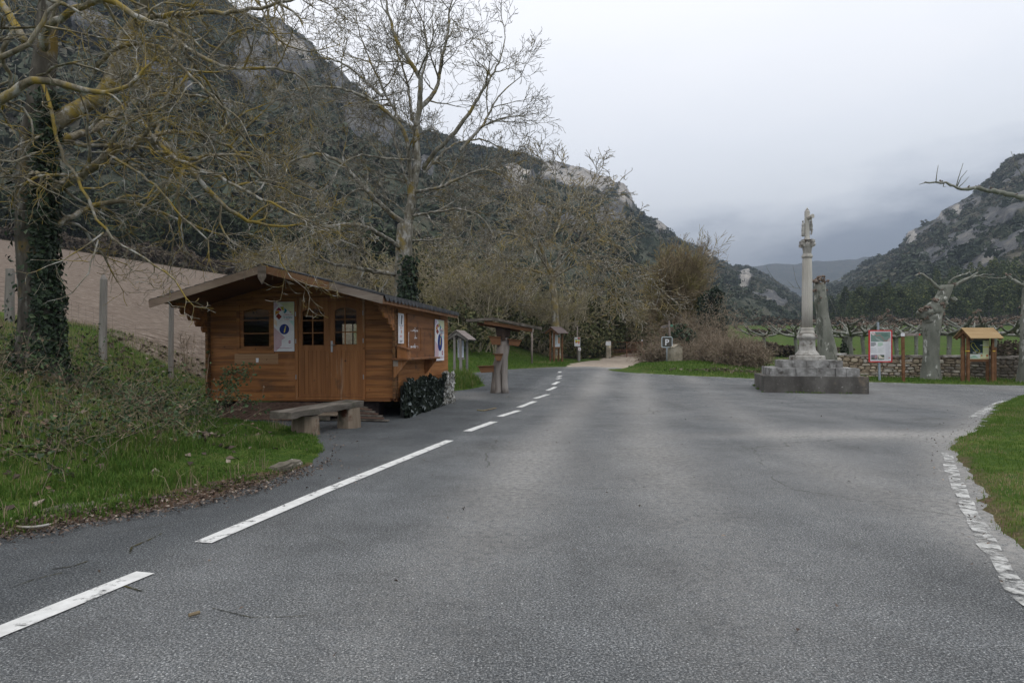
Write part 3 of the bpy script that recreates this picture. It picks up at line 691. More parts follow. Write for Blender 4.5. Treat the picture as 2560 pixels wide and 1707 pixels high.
# near left: ivy-clad trunk on the bank
dA = 11.0
limbsA = [
    ([(92, 500, dA), (140, 470, dA), (190, 445, dA - .2), (270, 385, dA - .3), (330, 355, dA - .2), (375, 338, dA - .1), (430, 372, dA), (490, 440, dA + .2), (560, 520, dA + .4), (620, 555, dA + .6), (690, 565, dA + .8)], .11, .018, 0, 4.2, 1.0, .8),
    ([(330, 355, dA - .2), (420, 330, dA + .3), (500, 330, dA + .8), (580, 370, dA + 1.2), (660, 450, dA + 1.5), (730, 520, dA + 1.7)], .05, .012, 0, 4.5, .9, .7),
    ([(375, 338, dA - .1), (440, 400, dA - .6), (520, 430, dA - .8), (600, 470, dA - .9), (670, 505, dA - 1), (730, 535, dA - 1)], .05, .012, 0, 4.2, .85, .65),
    ([(270, 385, dA - .3), (330, 420, dA - .6), (400, 470, dA - .7), (450, 540, dA - .7), (520, 600, dA - .7)], .035, .009, 1, 3.6, .55, .45),
    ([(105, 205, 9.6), (130, 260, 9.5), (133, 325, 9.4), (150, 380, 9.4), (182, 425, 9.4), (205, 470, 9.3), (228, 515, 9.3), (245, 560, 9.3), (258, 582, 9.3), (330, 625, 9.4), (420, 680, 9.5), (445, 700, 9.5), (465, 745, 9.5)], .032, .008, 1, 1.6, .42, .3),
    ([(258, 582, 9.3), (225, 612, 9.2), (180, 640, 9.1), (140, 660, 9.1), (90, 678, 9.0)], .016, .005, 2, 1.6, .3, .2),
    ([(245, 600, 9.3), (232, 650, 9.2), (222, 690, 9.2), (195, 725, 9.1), (155, 745, 9.1)], .014, .005, 2, 1.8, .28, .2),
    ([(92, 325, dA), (140, 310, dA), (180, 272, dA + .2), (240, 255, dA + .3), (275, 220, dA + .3), (290, 160, dA + .4), (318, 75, dA + .4), (345, 40, dA + .4)], .15, .085, 0, 1.2, 1.0, .8),
    ([(345, 42, dA + .4), (400, 48, dA + .3), (450, 110, dA), (490, 135, dA - .1), (540, 165, dA - .2), (620, 172, dA - .2), (690, 165, dA - .2), (760, 200, dA - .2)], .055, .012, 0, 3.8, .9, .6),
    ([(450, 110, dA), (500, 180, dA + .3), (560, 260, dA + .5), (600, 340, dA + .6), (660, 400, dA + .8)], .04, .012, 0, 4.0, .85, .6),
    ([(345, 42, dA + .4), (420, 40, dA + .1), (480, 30, dA), (545, 33, dA - .1), (610, 28, dA - .2), (690, 10, dA - .3), (770, -15, dA - .3)], .06, .014, 0, 3.0, .8, .6),
    ([(610, 28, dA - .2), (660, 60, dA - .3), (700, 110, dA - .4), (755, 130, dA - .4), (800, 125, dA - .4)], .022, .008, 1, 3.2, .5, .4),
    ([(112, 120, dA - .3), (112, 62, dA - .5), (160, 42, dA - .8), (235, 2, dA - 1), (262, -20, dA - 1), (300, 18, dA - 1), (345, 42, dA - 1), (400, 60, dA - 1.1), (470, 90, dA - 1.2)], .085, .02, 0, 2.6, .8, .6),
    ([(235, 180, dA - .4), (262, 130, dA - .6), (330, 105, dA - .8), (400, 108, dA - .9), (470, 190, dA - 1), (540, 240, dA - 1), (600, 300, dA - 1)], .045, .012, 0, 3.4, .8, .6),
    ([(90, 585, dA), (150, 560, dA), (210, 520, dA + .6), (300, 500, dA + 1), (380, 520, dA + 1.3), (470, 560, dA + 1.6), (560, 590, dA + 2)], .06, .015, 0, 3.8, .9, .7),
    ([(118, 30, dA + .2), (150, -60, dA + .5), (260, -120, dA + 1), (420, -140, dA + 1.3), (560, -100, dA + 1.5), (660, -20, dA + 1.6)], .10, .03, 0, 3.5, 1.2, 1.0),
    ([(60, 100, dA + .3), (0, 0, dA + .6), (-100, -80, dA + 1)], .09, .03, 0, 3.2, 1.1, .9),
    ([(88, 365, dA + .1), (140, 350, dA + .3), (230, 330, dA + 1.2), (330, 250, dA + 2), (430, 230, dA + 2.6), (540, 250, dA + 3)], .08, .02, 0, 3.8, 1.0, .8),
]
treeA, QA, rA, nA = tree_from('walnut_tree', 'large bare tree with ivy-covered trunk and yellow lichen on the bank beside the wooden hut', limbsA, 4, PW,
    [(98, 955, dA), (96, 860, dA), (90, 700, dA), (82, 560, dA), (82, 420, dA), (98, 280, dA), (112, 160, dA), (118, 40, dA), (124, -60, dA)], [.34, .27, .25, .25, .24, .22, .19, .15, .12], M_bark_w)
ivy_on(treeA, QA, rA, 0, 5.6, 15000, 5, size=.07, thick=.085, side=lambda th, z, rs: ((np.cos(th - .5) > -.12) | (z < 1.35) | (rs.rand(len(th)) < .05)))
mb = MB(); _c = at(88, 447, dA - .36); mb.tube([_c + .105 * np.array([math.cos(t), -.10 * abs(math.cos(t)), 1.05 * math.sin(t)]) for t in np.linspace(0, 2 * math.pi, 15)], .022, 7, cap=False); mb.build('knot_ring', M_bark_g, treeA, smooth=True, world=True)
mb = MB(); mb.add([_c + np.array([.10 * math.cos(t), .012, .10 * math.sin(t)]) for t in np.linspace(0, 2 * math.pi, 15)[:-1]], [range(14)]); mb.build('knot_hollow', flat('hollow', (.012, .010, .009)), treeA, world=True)
# near left, trunk outside the picture: only its limbs reach in
dB = 8.8
limbsB = [
    ([(-260, 420, dB), (-120, 330, dB), (-50, 280, dB), (0, 247, dB), (50, 216, dB), (95, 187, dB), (150, 210, dB), (200, 225, dB), (255, 232, dB), (310, 226, dB), (350, 206, dB), (362, 170, dB)], .10, .014, 0, 2.2, .7, .45),
    ([(-260, 260, dB), (-120, 190, dB), (-40, 155, dB), (30, 135, dB), (75, 122, dB), (92, 80, dB), (120, 40, dB), (160, -20, dB)], .055, .018, 0, 3.0, .7, .5),
    ([(-200, 330, dB + .3), (-60, 235, dB + .5), (20, 240, dB + .6), (60, 270, dB + .6), (95, 310, dB + .6), (70, 370, dB + .6), (50, 400, dB + .6)], .03, .008, 1, 2.6, .45, .3),
    ([(95, 187, dB), (140, 160, dB - .2), (190, 155, dB - .3), (240, 175, dB - .3), (290, 190, dB - .4)], .025, .008, 1, 3.0, .4, .3),
    ([(-200, 100, dB), (-60, 60, dB + .2), (40, 70, dB + .3), (130, 60, dB + .4), (210, 90, dB + .5), (300, 100, dB + .6)], .03, .008, 0, 3.0, .6, .4),
    ([(-240, 60, dB), (-80, 0, dB), (40, -30, dB), (160, 10, dB)], .05, .02, 0, 3.0, .6, .5),
    ([(-220, 520, dB + .4), (-90, 470, dB + .5), (20, 430, dB + .5), (100, 460, dB + .6), (170, 500, dB + .6)], .025, .006, 1, 2.4, .4, .3),
]
treeB, QB, rB, nB = tree_from('walnut_tree', 'bare tree at the left picture edge whose thick limb crosses the ivy trunk', limbsB, 14, PW,
    [(-330, 1050, dB), (-320, 800, dB), (-300, 560, dB), (-270, 400, dB), (-260, 250, dB), (-250, 50, dB), (-240, -80, dB)], [.34, .30, .28, .25, .2, .14, .1], M_bark_w)
# behind the hut
d2 = 23.0
PW2 = dict(PW); PW2.update(lf=1.02, seg=[.34, .27, .22, .20], rmin=.0070, nch=[6, 4, 3, 0], up=[.02, .06, .10, .13], wob=[.19, .25, .26, .2])
limbs2 = [
    ([(1012, 640, d2), (1018, 560, d2), (1030, 490, d2), (1044, 400, d2), (1039, 325, d2), (1050, 260, d2), (1053, 196, d2 - .3), (1021, 150, d2 - .5), (986, 92, d2 - .6), (972, 40, d2 - .6), (960, -20, d2 - .6)], .24, .03, 0, 1.5, 2.0, 1.5),
    ([(1053, 196, d2), (1070, 130, d2 + .4), (1060, 60, d2 + .6), (1030, 0, d2 + .7)], .06, .02, 0, 2.2, 1.7, 1.3),
    ([(1050, 270, d2), (1085, 235, d2 + .4), (1096, 210, d2 + .5), (1100, 160, d2 + .6), (1118, 90, d2 + .7), (1125, 20, d2 + .8), (1140, -30, d2 + .8)], .11, .022, 0, 2.2, 1.9, 1.3),
    ([(1060, 420, d2), (1090, 375, d2 - .4), (1118, 353, d2 - .6), (1171, 286, d2 - .8), (1218, 207, d2 - 1), (1245, 165, d2 - 1), (1258, 120, d2 - 1)], .13, .022, 0, 2.2, 1.9, 1.3),
    ([(1150, 375, d2 + .2), (1207, 314, d2 + .6), (1245, 240, d2 + 1), (1270, 215, d2 + 1), (1285, 205, d2 + 1)], .08, .02, 0, 2.4, 1.7, 1.2),
    ([(1060, 430, d2), (1130, 360, d2 + .9), (1200, 345, d2 + 1.3), (1240, 360, d2 + 1.5), (1270, 400, d2 + 1.6)], .07, .018, 0, 2.4, 1.5, 1.1),
    ([(1030, 480, d2), (1018, 345, d2 - .3), (1000, 310, d2 - .5), (957, 271, d2 - .7), (903, 236, d2 - .9), (850, 220, d2 - 1), (790, 214, d2 - 1), (730, 225, d2 - 1)], .12, .022, 0, 2.3, 1.8, 1.3),
    ([(957, 240, d2), (925, 215, d2 + .3), (895, 185, d2 + .5), (857, 157, d2 + .6), (803, 143, d2 + .7), (760, 150, d2 + .7)], .07, .018, 0, 2.4, 1.5, 1.1),
    ([(1000, 300, d2), (965, 240, d2 + .6), (925, 150, d2 + .9), (900, 90, d2 + 1), (890, 40, d2 + 1)], .07, .02, 0, 2.3, 1.6, 1.2),
    ([(1030, 500, d2), (980, 330, d2 + .9), (930, 300, d2 + 1.4), (880, 290, d2 + 1.7), (820, 320, d2 + 2)], .07, .018, 0, 2.4, 1.5, 1.1),
    ([(1010, 560, d2), (960, 520, d2 - .5), (910, 470, d2 - .8), (860, 410, d2 - 1), (800, 380, d2 - 1.2), (730, 400, d2 - 1.3), (670, 450, d2 - 1.4)], .13, .022, 0, 2.6, 1.7, 1.2),
    ([(1000, 620, d2 - .2), (960, 590, d2 - 1), (900, 560, d2 - 1.7), (840, 560, d2 - 2.2), (770, 590, d2 - 2.6), (700, 620, d2 - 3)], .11, .022, 0, 2.6, 1.5, 1.1),
    ([(1004, 690, d2), (970, 682, d2 - .3), (930, 676, d2 - .5), (877, 667, d2 - .8), (820, 656, d2 - 1), (750, 630, d2 - 1.2)], .12, .025, 0, 2.2, 1.4, 1.0),
    ([(1030, 480, d2), (1100, 470, d2 - .6), (1160, 440, d2 - 1), (1210, 420, d2 - 1.2), (1260, 440, d2 - 1.3), (1300, 480, d2 - 1.3)], .08, .018, 0, 2.4, 1.4, 1.0),
    ([(1025, 540, d2), (1090, 530, d2 - .8), (1150, 520, d2 - 1.2), (1210, 545, d2 - 1.4), (1240, 600, d2 - 1.4)], .07, .016, 0, 2.4, 1.3, .9),
    ([(1020, 600, d2 + .3), (1090, 600, d2 + 1), (1140, 590, d2 + 1.4), (1190, 610, d2 + 1.6)], .06, .016, 0, 2.2, 1.2, .9),
    ([(1040, 400, d2), (960, 395, d2 - 1.2), (900, 385, d2 - 1.6), (850, 410, d2 - 1.8), (820, 470, d2 - 1.9)], .06, .015, 0, 2.4, 1.3, .9),
    ([(1030, 300, d2 + .4), (1020, 210, d2 + 1.2), (990, 120, d2 + 1.5), (1000, 40, d2 + 1.6)], .07, .02, 0, 2.2, 1.6, 1.2),
]
tree2, Q2, r2, n2_ = tree_from('walnut_tree', 'tall bare spreading tree rising against the pale sky behind the wooden hut', limbs2, 24, PW2,
    [(1008, 800, d2), (1006, 740, d2), (1008, 680, d2), (1010, 620, d2), (1014, 560, d2)], [.33, .30, .28, .26, .24], M_bark_s)
ivy_on(tree2, Q2, r2, 0, 4.6, 2600, 8, size=.13, thick=.16, side=lambda th, z, rs: np.cos(th) > -.2)
limb_only = []
# golden lichen tree beside the notice boards
d3 = 46.0
PW3 = dict(PW); PW3.update(maxlev=3, seg=[.5, .4, .32, .28], rmin=.0165, nch=[7, 5, 2, 0], up=[.0, -.02, .0, .03], wob=[.16, .22, .28, .3])
limbs3 = [
    ([(1378, 700, d3), (1365, 650, d3), (1345, 600, d3), (1330, 545, d3), (1318, 490, d3)], .2, .035, 0, 1.4, 2.4, 2.0),
    ([(1388, 690, d3), (1400, 630, d3), (1430, 580, d3), (1462, 520, d3), (1480, 480, d3)], .17, .03, 0, 1.5, 2.4, 2.0),
    ([(1365, 650, d3), (1320, 600, d3 - .8), (1270, 580, d3 - 1.4), (1210, 600, d3 - 2), (1160, 650, d3 - 2.4)], .12, .025, 0, 1.7, 2.2, 1.6),
    ([(1375, 690, d3), (1320, 670, d3 - 1), (1260, 670, d3 - 2), (1200, 700, d3 - 3), (1160, 750, d3 - 3)], .11, .025, 0, 1.6, 2.0, 1.5),
    ([(1400, 640, d3), (1450, 610, d3 - 1), (1500, 600, d3 - 1.6), (1560, 620, d3 - 2), (1600, 670, d3 - 2)], .12, .025, 0, 1.7, 2.1, 1.6),
    ([(1390, 690, d3), (1440, 660, d3 - 1.6), (1490, 650, d3 - 2.4), (1540, 680, d3 - 3), (1570, 730, d3 - 3)], .10, .022, 0, 1.6, 2.0, 1.5),
    ([(1370, 620, d3), (1400, 560, d3 + 1), (1400, 500, d3 + 1.6), (1390, 460, d3 + 2)], .11, .03, 0, 1.6, 2.2, 1.8),
    ([(1380, 690, d3), (1350, 640, d3 - 2), (1340, 620, d3 - 3.2), (1330, 660, d3 - 4)], .09, .022, 0, 1.6, 1.9, 1.5),
    ([(1330, 560, d3), (1280, 520, d3 + .6), (1240, 500, d3 + 1), (1190, 520, d3 + 1)], .08, .022, 0, 1.7, 2.0, 1.6),
    ([(1385, 680, d3), (1420, 640, d3 - 2), (1440, 610, d3 - 3.4), (1470, 640, d3 - 4)], .09, .022, 0, 1.6, 1.9, 1.5),
]
tree3, Q3, r3, n3_ = tree_from('walnut_tree', 'golden lichen-covered bare tree with wide drooping crown behind the notice boards', limbs3, 34, PW3,
    [(1392, 896, d3), (1391, 860, d3), (1390, 800, d3), (1386, 750, d3), (1380, 700, d3), (1372, 660, d3)], [.28, .26, .25, .24, .22, .18], M_bark_y, .62)
print('tubes', nA, nB, n2_, n3_)

# ------------------------------------------------------------------ thicket of leafless shrubs and small trees
def thicket_proto(seed, H, W, stems, P, lean=.35):
    rng = random.Random(seed); tubes = []
    for s_ in range(stems):
        a = rng.uniform(0, 2 * math.pi); sp = rng.uniform(0, lean)
        d = norm3((math.cos(a) * sp, math.sin(a) * sp, 1))
        grow(tubes, rng, (rng.gauss(0, W * .12), rng.gauss(0, W * .12), -.2), d, H * rng.uniform(.7, 1.0), H * .011, 0, P)
    return tube_batch(tubes)
PT = dict(maxlev=3, seg=[.9, .6, .45, .3], wob=[.10, .2, .26, .28], up=[.05, .03, .03, .05], nch=[8, 6, 4, 0], ang=.7, ratio=.48, rrat=.6, rmin=.015, c0=.15)
def ivy_ball(C, Rr, n, seed, size):
    rs = np.random.RandomState(seed); u = rs.normal(size=(n, 3)); u /= np.linalg.norm(u, axis=1, keepdims=True)
    r = .55 + .45 * rs.rand(n) ** .4; r *= 1 + .35 * fbm(u[:, 0] * 2.2 + seed, u[:, 1] * 2.2, u[:, 2] * 2.2, oct=3, seed=seed)
    P_ = np.array(C) + u * r[:, None] * np.array(Rr)
    V, Fq = leaf_quads(P_, size * rs.uniform(.6, 1.4, n), rs)
    return V, Fq, np.repeat(np.clip(rs.rand(n) * .8 + .2 * rs.rand(), 0, 1), 4)
tk_protos = []
for s_, (H, stems) in enumerate([(7.5, 4), (6.0, 5), (8.5, 3), (5.0, 6)]):
    V, Fq = thicket_proto(60 + s_, H, H * .6, stems, PT, .5)
    root = thing('thicket_tree', 'leafless grey brown thicket tree in the wood behind the hut', 'tree', group='bare thicket trees behind the hut and boards')
    o = mk('branches', V, Fq, M_bark_g, root)
    tk_protos.append(root)
rngT = random.Random(7)
spots = []
for px in range(1040, 1612, 28):
    for k_, (dlo, dhi) in enumerate([(47, 54), (56, 66)]):
        spots.append((px + rngT.uniform(-12, 12), rngT.uniform(dlo, dhi)))
for px in range(640, 1040, 50): spots.append((px + rngT.uniform(-15, 15), rngT.uniform(46, 72)))
for px in (1120, 1180, 1240): spots.append((px, rngT.uniform(40, 44)))
done = set()
for i, (px, d) in enumerate(spots):
    if 1415 < px and d < 58: d += 10
    x, y, z = placed(px, d)
    k_ = rngT.randrange(4); pr = tk_protos[k_]
    if k_ in done: pr = copy_tree(pr)
    done.add(k_)
    s_ = rngT.uniform(.52, .82)
    pr.location = (x, y, z - .1); pr.rotation_euler = (0, 0, rngT.uniform(0, 6.3)); pr.scale = (s_ * 1.1, s_ * 1.1, s_)
# leafy bushes: dark hedge under the thicket, ivy masses
def bush(name, label, cat, loc, rad, n, seed, size, material, group=None, stems=0, stem_mat=None):
    root = thing(name, label, cat, loc, group=group)
    V, Fq, a = ivy_ball((0, 0, rad[2] * .8), rad, n, seed, size)
    V[:, 2] = np.maximum(V[:, 2], -.1)
    mk('foliage', V, Fq, material, root, attr=a)
    if stems:
        rng = random.Random(seed); tubes = []
        for _ in range(stems):
            a_ = rng.uniform(0, 6.28); grow(tubes, rng, (rng.gauss(0, rad[0] * .3), rng.gauss(0, rad[1] * .3), 0), norm3((math.cos(a_) * .9, math.sin(a_) * .9, 1)), rad[2] * rng.uniform(.9, 1.7), .018, 1, PT)
        V, Fq = tube_batch(tubes); mk('stems', V, Fq, stem_mat or M_twig_v, root)
    return root
hb = [(1452, 50.5, 1.9, 1.5, 1.35), (1488, 51.5, 1.7, 1.5, 1.5), (1560, 59.5, 1.8, 1.5, 1.5), (1330, 48, 2.4, 1.6, 1.3), (1290, 47, 2.2, 1.6, 1.2), (1240, 45, 2.2, 1.5, 1.4), (1190, 42, 2.2, 1.6, 1.5), (1150, 40, 1.9, 1.4, 1.4), (1575, 60, 2.2, 1.6, 1.6), (1612, 58, 2.0, 1.6, 1.5), (1640, 55, 2.0, 1.5, 1.3)]
for i, (px, d, a, b, c) in enumerate(hb):
    x, y, z = placed(px, d)
    bush('hedge_bush', 'dense dark green hedge bush at the foot of the thicket', 'bush', (x, y, z), (a, b, c), 900, 100 + i, .2, M_hedge, 'hedge bushes below the thicket', 3, M_bark_g)
for i, (px, d, zz, a) in enumerate([(1530, 56, 3.5, 1.5), (1540, 57, 5.2, 1.2), (1215, 50, 3.2, 1.6), (1080, 48, 3.8, 1.7), (1268, 53, 4.6, 1.4), (1445, 55, 2.8, 1.4), (1110, 58, 6.2, 1.6), (1480, 60, 4.4, 1.3), (1595, 64, 2.8, 1.8)]):
    x, y, z = placed(px, d)
    root = thing('ivy_clad_snag', 'dead stem smothered in green ivy among the thicket', 'tree', (x, y, z), group='ivy smothered stems in the thicket')
    V, Fq, a_ = ivy_ball((0, 0, zz * .62), (a * .7, a * .7, zz * .5), 700, 130 + i, .24); mk('ivy', V, Fq, M_hedge, root, attr=a_ * .7)
    m_ = MB(); m_.tube([(0, 0, -.2), (.1, 0, zz * .5), (.05, .1, zz * 1.1)], [.14, .11, .05], 7); m_.build('trunk', M_bark_g, root, smooth=True)
# brown upright tree and the ivy-covered evergreen right of it
PB = dict(maxlev=3, seg=[.9, .6, .45, .35], wob=[.08, .13, .17, .2], up=[.04, .06, .04, .02], nch=[12, 9, 6, 0], ang=.5, ratio=.55, rrat=.5, rmin=.012, c0=.05)
x, y, z = placed(1688, 52)
root = thing('brown_twigged_tree', 'rounded tree of dense upright orange brown twigs left of the dark evergreen', 'tree', (x, y, z))
V, Fq = thicket_proto(91, 6.6, 4.2, 15, PB, .36)
mk('branches', V, Fq, M_twig_b, root)
V, Fq, a_ = ivy_ball((0, 0, 3.2), (1.2, 1.2, 1.9), 900, 141, .22); mk('ivy', V, Fq, M_hedge, root, attr=a_ * .6)
x, y, z = placed(1782, 48)
root = thing('dark_evergreen', 'narrow dark evergreen tree with pale seed heads right of the brown tree', 'tree', (x, y, z))
Vs, Fs, As, n0 = [], [], [], 0
for i, (ox, oz, a) in enumerate([(0, 1.6, 1.1), (.3, 3.2, 1.25), (-.4, 4.4, 1.1), (.2, 5.2, .8), (.6, 2.2, 1.0), (-.6, 2.7, 1.0)]):
    V, Fq, a_ = ivy_ball((ox, (i % 3 - 1) * .3, oz), (a, a, a), 700, 150 + i, .22); Vs.append(V); Fs.append(Fq + n0); As.append(a_ * .6); n0 += len(V)
root.scale = (.66, .66, .84)
mk('foliage', np.concatenate(Vs), np.concatenate(Fs), M_ivy, root, attr=np.concatenate(As))
rs = np.random.RandomState(3); C = np.array([rs.normal(-.6, .5, 260), rs.normal(-.8, .3, 260), rs.uniform(2.6, 5.6, 260)]).T
V, Fq = leaf_quads(C, .09, rs); tag(mk('seed_heads', V, Fq, flat('seed_heads', (.30, .27, .23)), root), kind='stuff')
m_ = MB(); m_.tube([(0, 0, -.2), (.1, 0, 3), (0, .1, 5.2)], [.2, .15, .06], 8); m_.build('trunk', M_bark_g, root, smooth=True)
# bramble thickets round the stone pillar and beside the meadow
PBR = dict(maxlev=2, seg=[.22, .2, .16], wob=[.16, .22, .26], up=[-.10, -.06, 0], nch=[6, 4, 0], ang=.8, ratio=.5, rrat=.6, rmin=.0075, c0=.1)
def bramble(px, d, H, Rx, n, seed, label, leaves=300, group=None):
    x, y, z = placed(px, d); rng = random.Random(seed); tubes = []
    root = thing('bramble_thicket', label, 'shrub', (x, y, z), group=group)
    for _ in range(n):
        a = rng.uniform(0, 6.28); q = math.sqrt(rng.random()) * Rx * .8; bx, by = q * math.cos(a), q * math.sin(a) * .7
        dz = hz1(x + bx, y + by) - z
        grow(tubes, rng, (bx, by, dz - .05), norm3((rng.gauss(0, .45), rng.gauss(0, .45), 1)), H * rng.uniform(.6, 1.35) * (1.15 - .5 * q / Rx), .012, 0, PBR)
    V, Fq = tube_batch(tubes); mk('stems', V, Fq, M_twig_v, root)
    rs = np.random.RandomState(seed)
    if leaves:
        C = np.stack([rs.normal(0, Rx * .5, leaves), rs.normal(0, Rx * .35, leaves), np.abs(rs.normal(0, H * .42, leaves))], 1)
        V, Fq = leaf_quads(C, .09, rs); mk('foliage', V, Fq, M_hedge, root, attr=np.repeat(rs.rand(leaves), 4))
    return root
bramble(1648, 41.2, 1.05, 1.05, 190, 1, 'brown bramble heap left of the parking sign', 900)
bramble(1724, 41.0, 1.25, 1.3, 240, 2, 'tangled brown bramble growing over the small stone pillar', 400)
bramble(1806, 37.0, 1.3, 1.5, 280, 3, 'largest leafless bramble bush right of the stone pillar', 300)
bramble(1858, 34.5, 1.15, 1.5, 230, 4, 'low grey brown bramble at the meadow edge left of the monument', 300)
bramble(1738, 44, 3.6, 1.4, 130, 5, 'tall arching leafless shrub behind the bramble bushes', 100)
x, y, z = placed(1702, 42.5); bush('laurel_bush', 'glossy green laurel bush behind the parking sign', 'bush', (x, y, z + .7), (.9, .8, .85), 700, 171, .19, M_ivy, stems=2)
# ================================================================== far vegetation
# evergreen oaks at the far edge of the ploughed field
def oak_proto(seed, H, Rr):
    rs = np.random.RandomState(seed); Vs, Fs, As, n0 = [], [], [], 0
    for k_ in range(16):
        a = rs.rand() * 6.28; q = math.sqrt(rs.rand()) * Rr * .75; c = (q * math.cos(a), q * math.sin(a), H * rs.uniform(.32, .85))
        r_ = Rr * rs.uniform(.34, .55)
        V, Fq, a_ = ivy_ball(c, (r_, r_, r_ * .85), 130, seed * 50 + k_, .62); Vs.append(V); Fs.append(Fq + n0); As.append(np.clip(a_ * .75 + .25 * rs.rand(), 0, 1)); n0 += len(V)
    root = thing('evergreen_oak', 'dark evergreen oak in the belt of trees above the ploughed field', 'tree', group='evergreen oaks above the ploughed field')
    mk('foliage', np.concatenate(Vs), np.concatenate(Fs), M_oak, root, attr=np.concatenate(As))
    m_ = MB(); m_.tube([(0, 0, -.5), (.1, 0, H * .25), (0, .1, H * .5)], [.28, .22, .12], 7); m_.build('trunk', M_bark_g, root, smooth=True)
    return root
rngO = random.Random(12)
oaks = [oak_proto(200 + k_, H, r_) for k_, (H, r_) in enumerate([(9, 4.4), (7, 3.8), (10.5, 4.2)])]
done = set()
ospots = [(px + rngO.uniform(-14, 14), d + rngO.uniform(-2, 2), rngO.randrange(3)) for px, d in
          [(-160 + 46 * i, 99 - .004 * (46 * i)) for i in range(20)] + [(-140 + 60 * i, 112) for i in range(16)] + [(760 + 55 * i, 86 + i) for i in range(5)]]
for px, d, k_ in ospots:
    o = oaks[k_]
    if k_ in done: o = copy_tree(o)
    done.add(k_)
    x, y, z = placed(px, d); s_ = rngO.uniform(.75, 1.15)
    o.location = (x, y, z - .3); o.rotation_euler = (0, 0, rngO.uniform(0, 6.3)); o.scale = (s_, s_, s_ * rngO.uniform(.85, 1.05))
# scrub covering the slopes: uncountable bushes, one object per slope
def scrub_on(name, G, rock, PYs, n, seed, smin, smax, tmin=.02, tmax=1.0, mat_=None, nb=88):
    rs = np.random.RandomState(seed); nt2, nx2 = nb, G.shape[1]
    i = rs.rand(n * 3) ** 1.0 * (nt2 - 2); j = rs.rand(n * 3) * (nx2 - 2)
    i = (tmin + (tmax - tmin) * i / (nt2 - 2)) * (nt2 - 2)
    ii, jj = i.astype(int), j.astype(int); fi, fj = (i - ii)[:, None], (j - jj)[:, None]
    P_ = G[ii, jj] * (1 - fi) * (1 - fj) + G[ii + 1, jj] * fi * (1 - fj) + G[ii, jj + 1] * (1 - fi) * fj + G[ii + 1, jj + 1] * fi * fj
    rk = rock[ii, jj]
    dn = fbm(P_[:, 0] / 40, P_[:, 1] / 40, P_[:, 2] / 25, oct=3, seed=seed)
    keep = (rs.rand(len(rk)) < (1 - .97 * rk)) & (rs.rand(len(rk)) < .35 + .9 * np.clip(dn + .3, 0, 1))
    P_ = P_[keep][:n]; n = len(P_)
    s_ = smin + (smax - smin) * rs.rand(n) ** 2.2; s_ *= .75 + .5 * (dn[keep][:n] > 0)
    nq = 26; u = rs.normal(size=(n, nq, 3)); u[:, :, 2] = np.abs(u[:, :, 2]) * 1.1 - .25; u /= np.linalg.norm(u, axis=2, keepdims=True)
    rr = .55 + .55 * rs.rand(n, nq); C = P_[:, None, :] + u * (rr * s_[:, None])[:, :, None] * np.array([1, 1, .85]) + np.array([0, 0, .35]) * s_[:, None, None]
    V, Fq = leaf_quads(C.reshape(-1, 3), np.repeat(s_ * .62, nq) * rs.uniform(.6, 1.4, n * nq), rs, nrm=u.reshape(-1, 3))
    tone = np.clip(rs.rand(n) ** 1.4 * .75 + .3 * np.clip(fbm(P_[:, 0] / 60, P_[:, 1] / 60, oct=3, seed=seed + 2), -.5, 1), 0, 1)
    o = mk(name, V.reshape(-1, 3), Fq, mat_ or M_scrub, attr=np.clip(np.repeat(tone, nq * 4) + np.repeat(rs.normal(0, .10, n * nq), 4), 0, 1))
    return o
o = scrub_on('hillside_scrub', ML, ROCKL, PYL, 21000, 3, .9, 2.9); tag(o, 'grey green scrub covering the large slope on the left', 'scrub', kind='stuff')
o = scrub_on('hillside_scrub', MR, ROCKR, PYR, 6500, 4, 1.0, 3.8, .12, 1.0); tag(o, 'dark scrub scattered over the rocky slope on the right', 'scrub', kind='stuff')
# pines
def pine_arrays(seed, H, Rr, n):
    rs = np.random.RandomState(seed); zt = rs.rand(n) ** .8
    z = H * (.42 + .58 * zt); rr = Rr * (1 - zt) ** .55 * (.6 + .4 * rs.rand(n)) * (.75 + .5 * rs.rand(n)); th = rs.rand(n) * 6.28
    lay = np.round(z / .9) * .9; z = lay + rs.normal(0, .18, n) - rr * .1
    C = np.stack([rr * np.cos(th), rr * np.sin(th), z], 1)
    V, Fq = leaf_quads(C, .68 * rs.uniform(.6, 1.3, n), rs, up=1.2)
    return V, Fq, np.repeat(np.clip(rs.rand(n) * .9, 0, 1), 4)
M_ptrunk = bark('pine_bark', [(.3, (.06, .05, .045)), (.7, (.15, .13, .12))], None)
pines = []
for k_, (H, r_) in enumerate([(13, 2.9), (11, 2.6), (14.5, 2.7), (9.5, 2.5)]):
    root = thing('pine_tree', 'tall dark pine in the front rows of the wood beyond the green meadow', 'tree', group='pines at the front of the wood')
    V, Fq, a_ = pine_arrays(300 + k_, H, r_, 800); mk('foliage', V, Fq, M_pine, root, attr=a_)
    m_ = MB(); m_.tube([(0, 0, -1), (.05, 0, H * .5), (0, .05, H * .96)], [.24, .18, .05], 6); m_.build('trunk', M_ptrunk, root, smooth=True)
    pines.append((root, V, Fq, a_))
rngP = random.Random(33); done = set()
def mr_point(px, extra):
    """foot of the right slope at a picture column, 'extra' metres up the slope"""
    d = float(DF_R(px)) + extra; x = (px - 1280) / F * d
    t = extra / (float(DR_R(px)) - float(DF_R(px)))
    zf = hz1((px - 1280) / F * float(DF_R(px)), float(DF_R(px))) - 2
    zr = CH + (HY - float(RIDGE_R(px))) / F * float(DR_R(px))
    return x, d, max(zf + (zr - zf) * t, hz1(x, d)) - .5
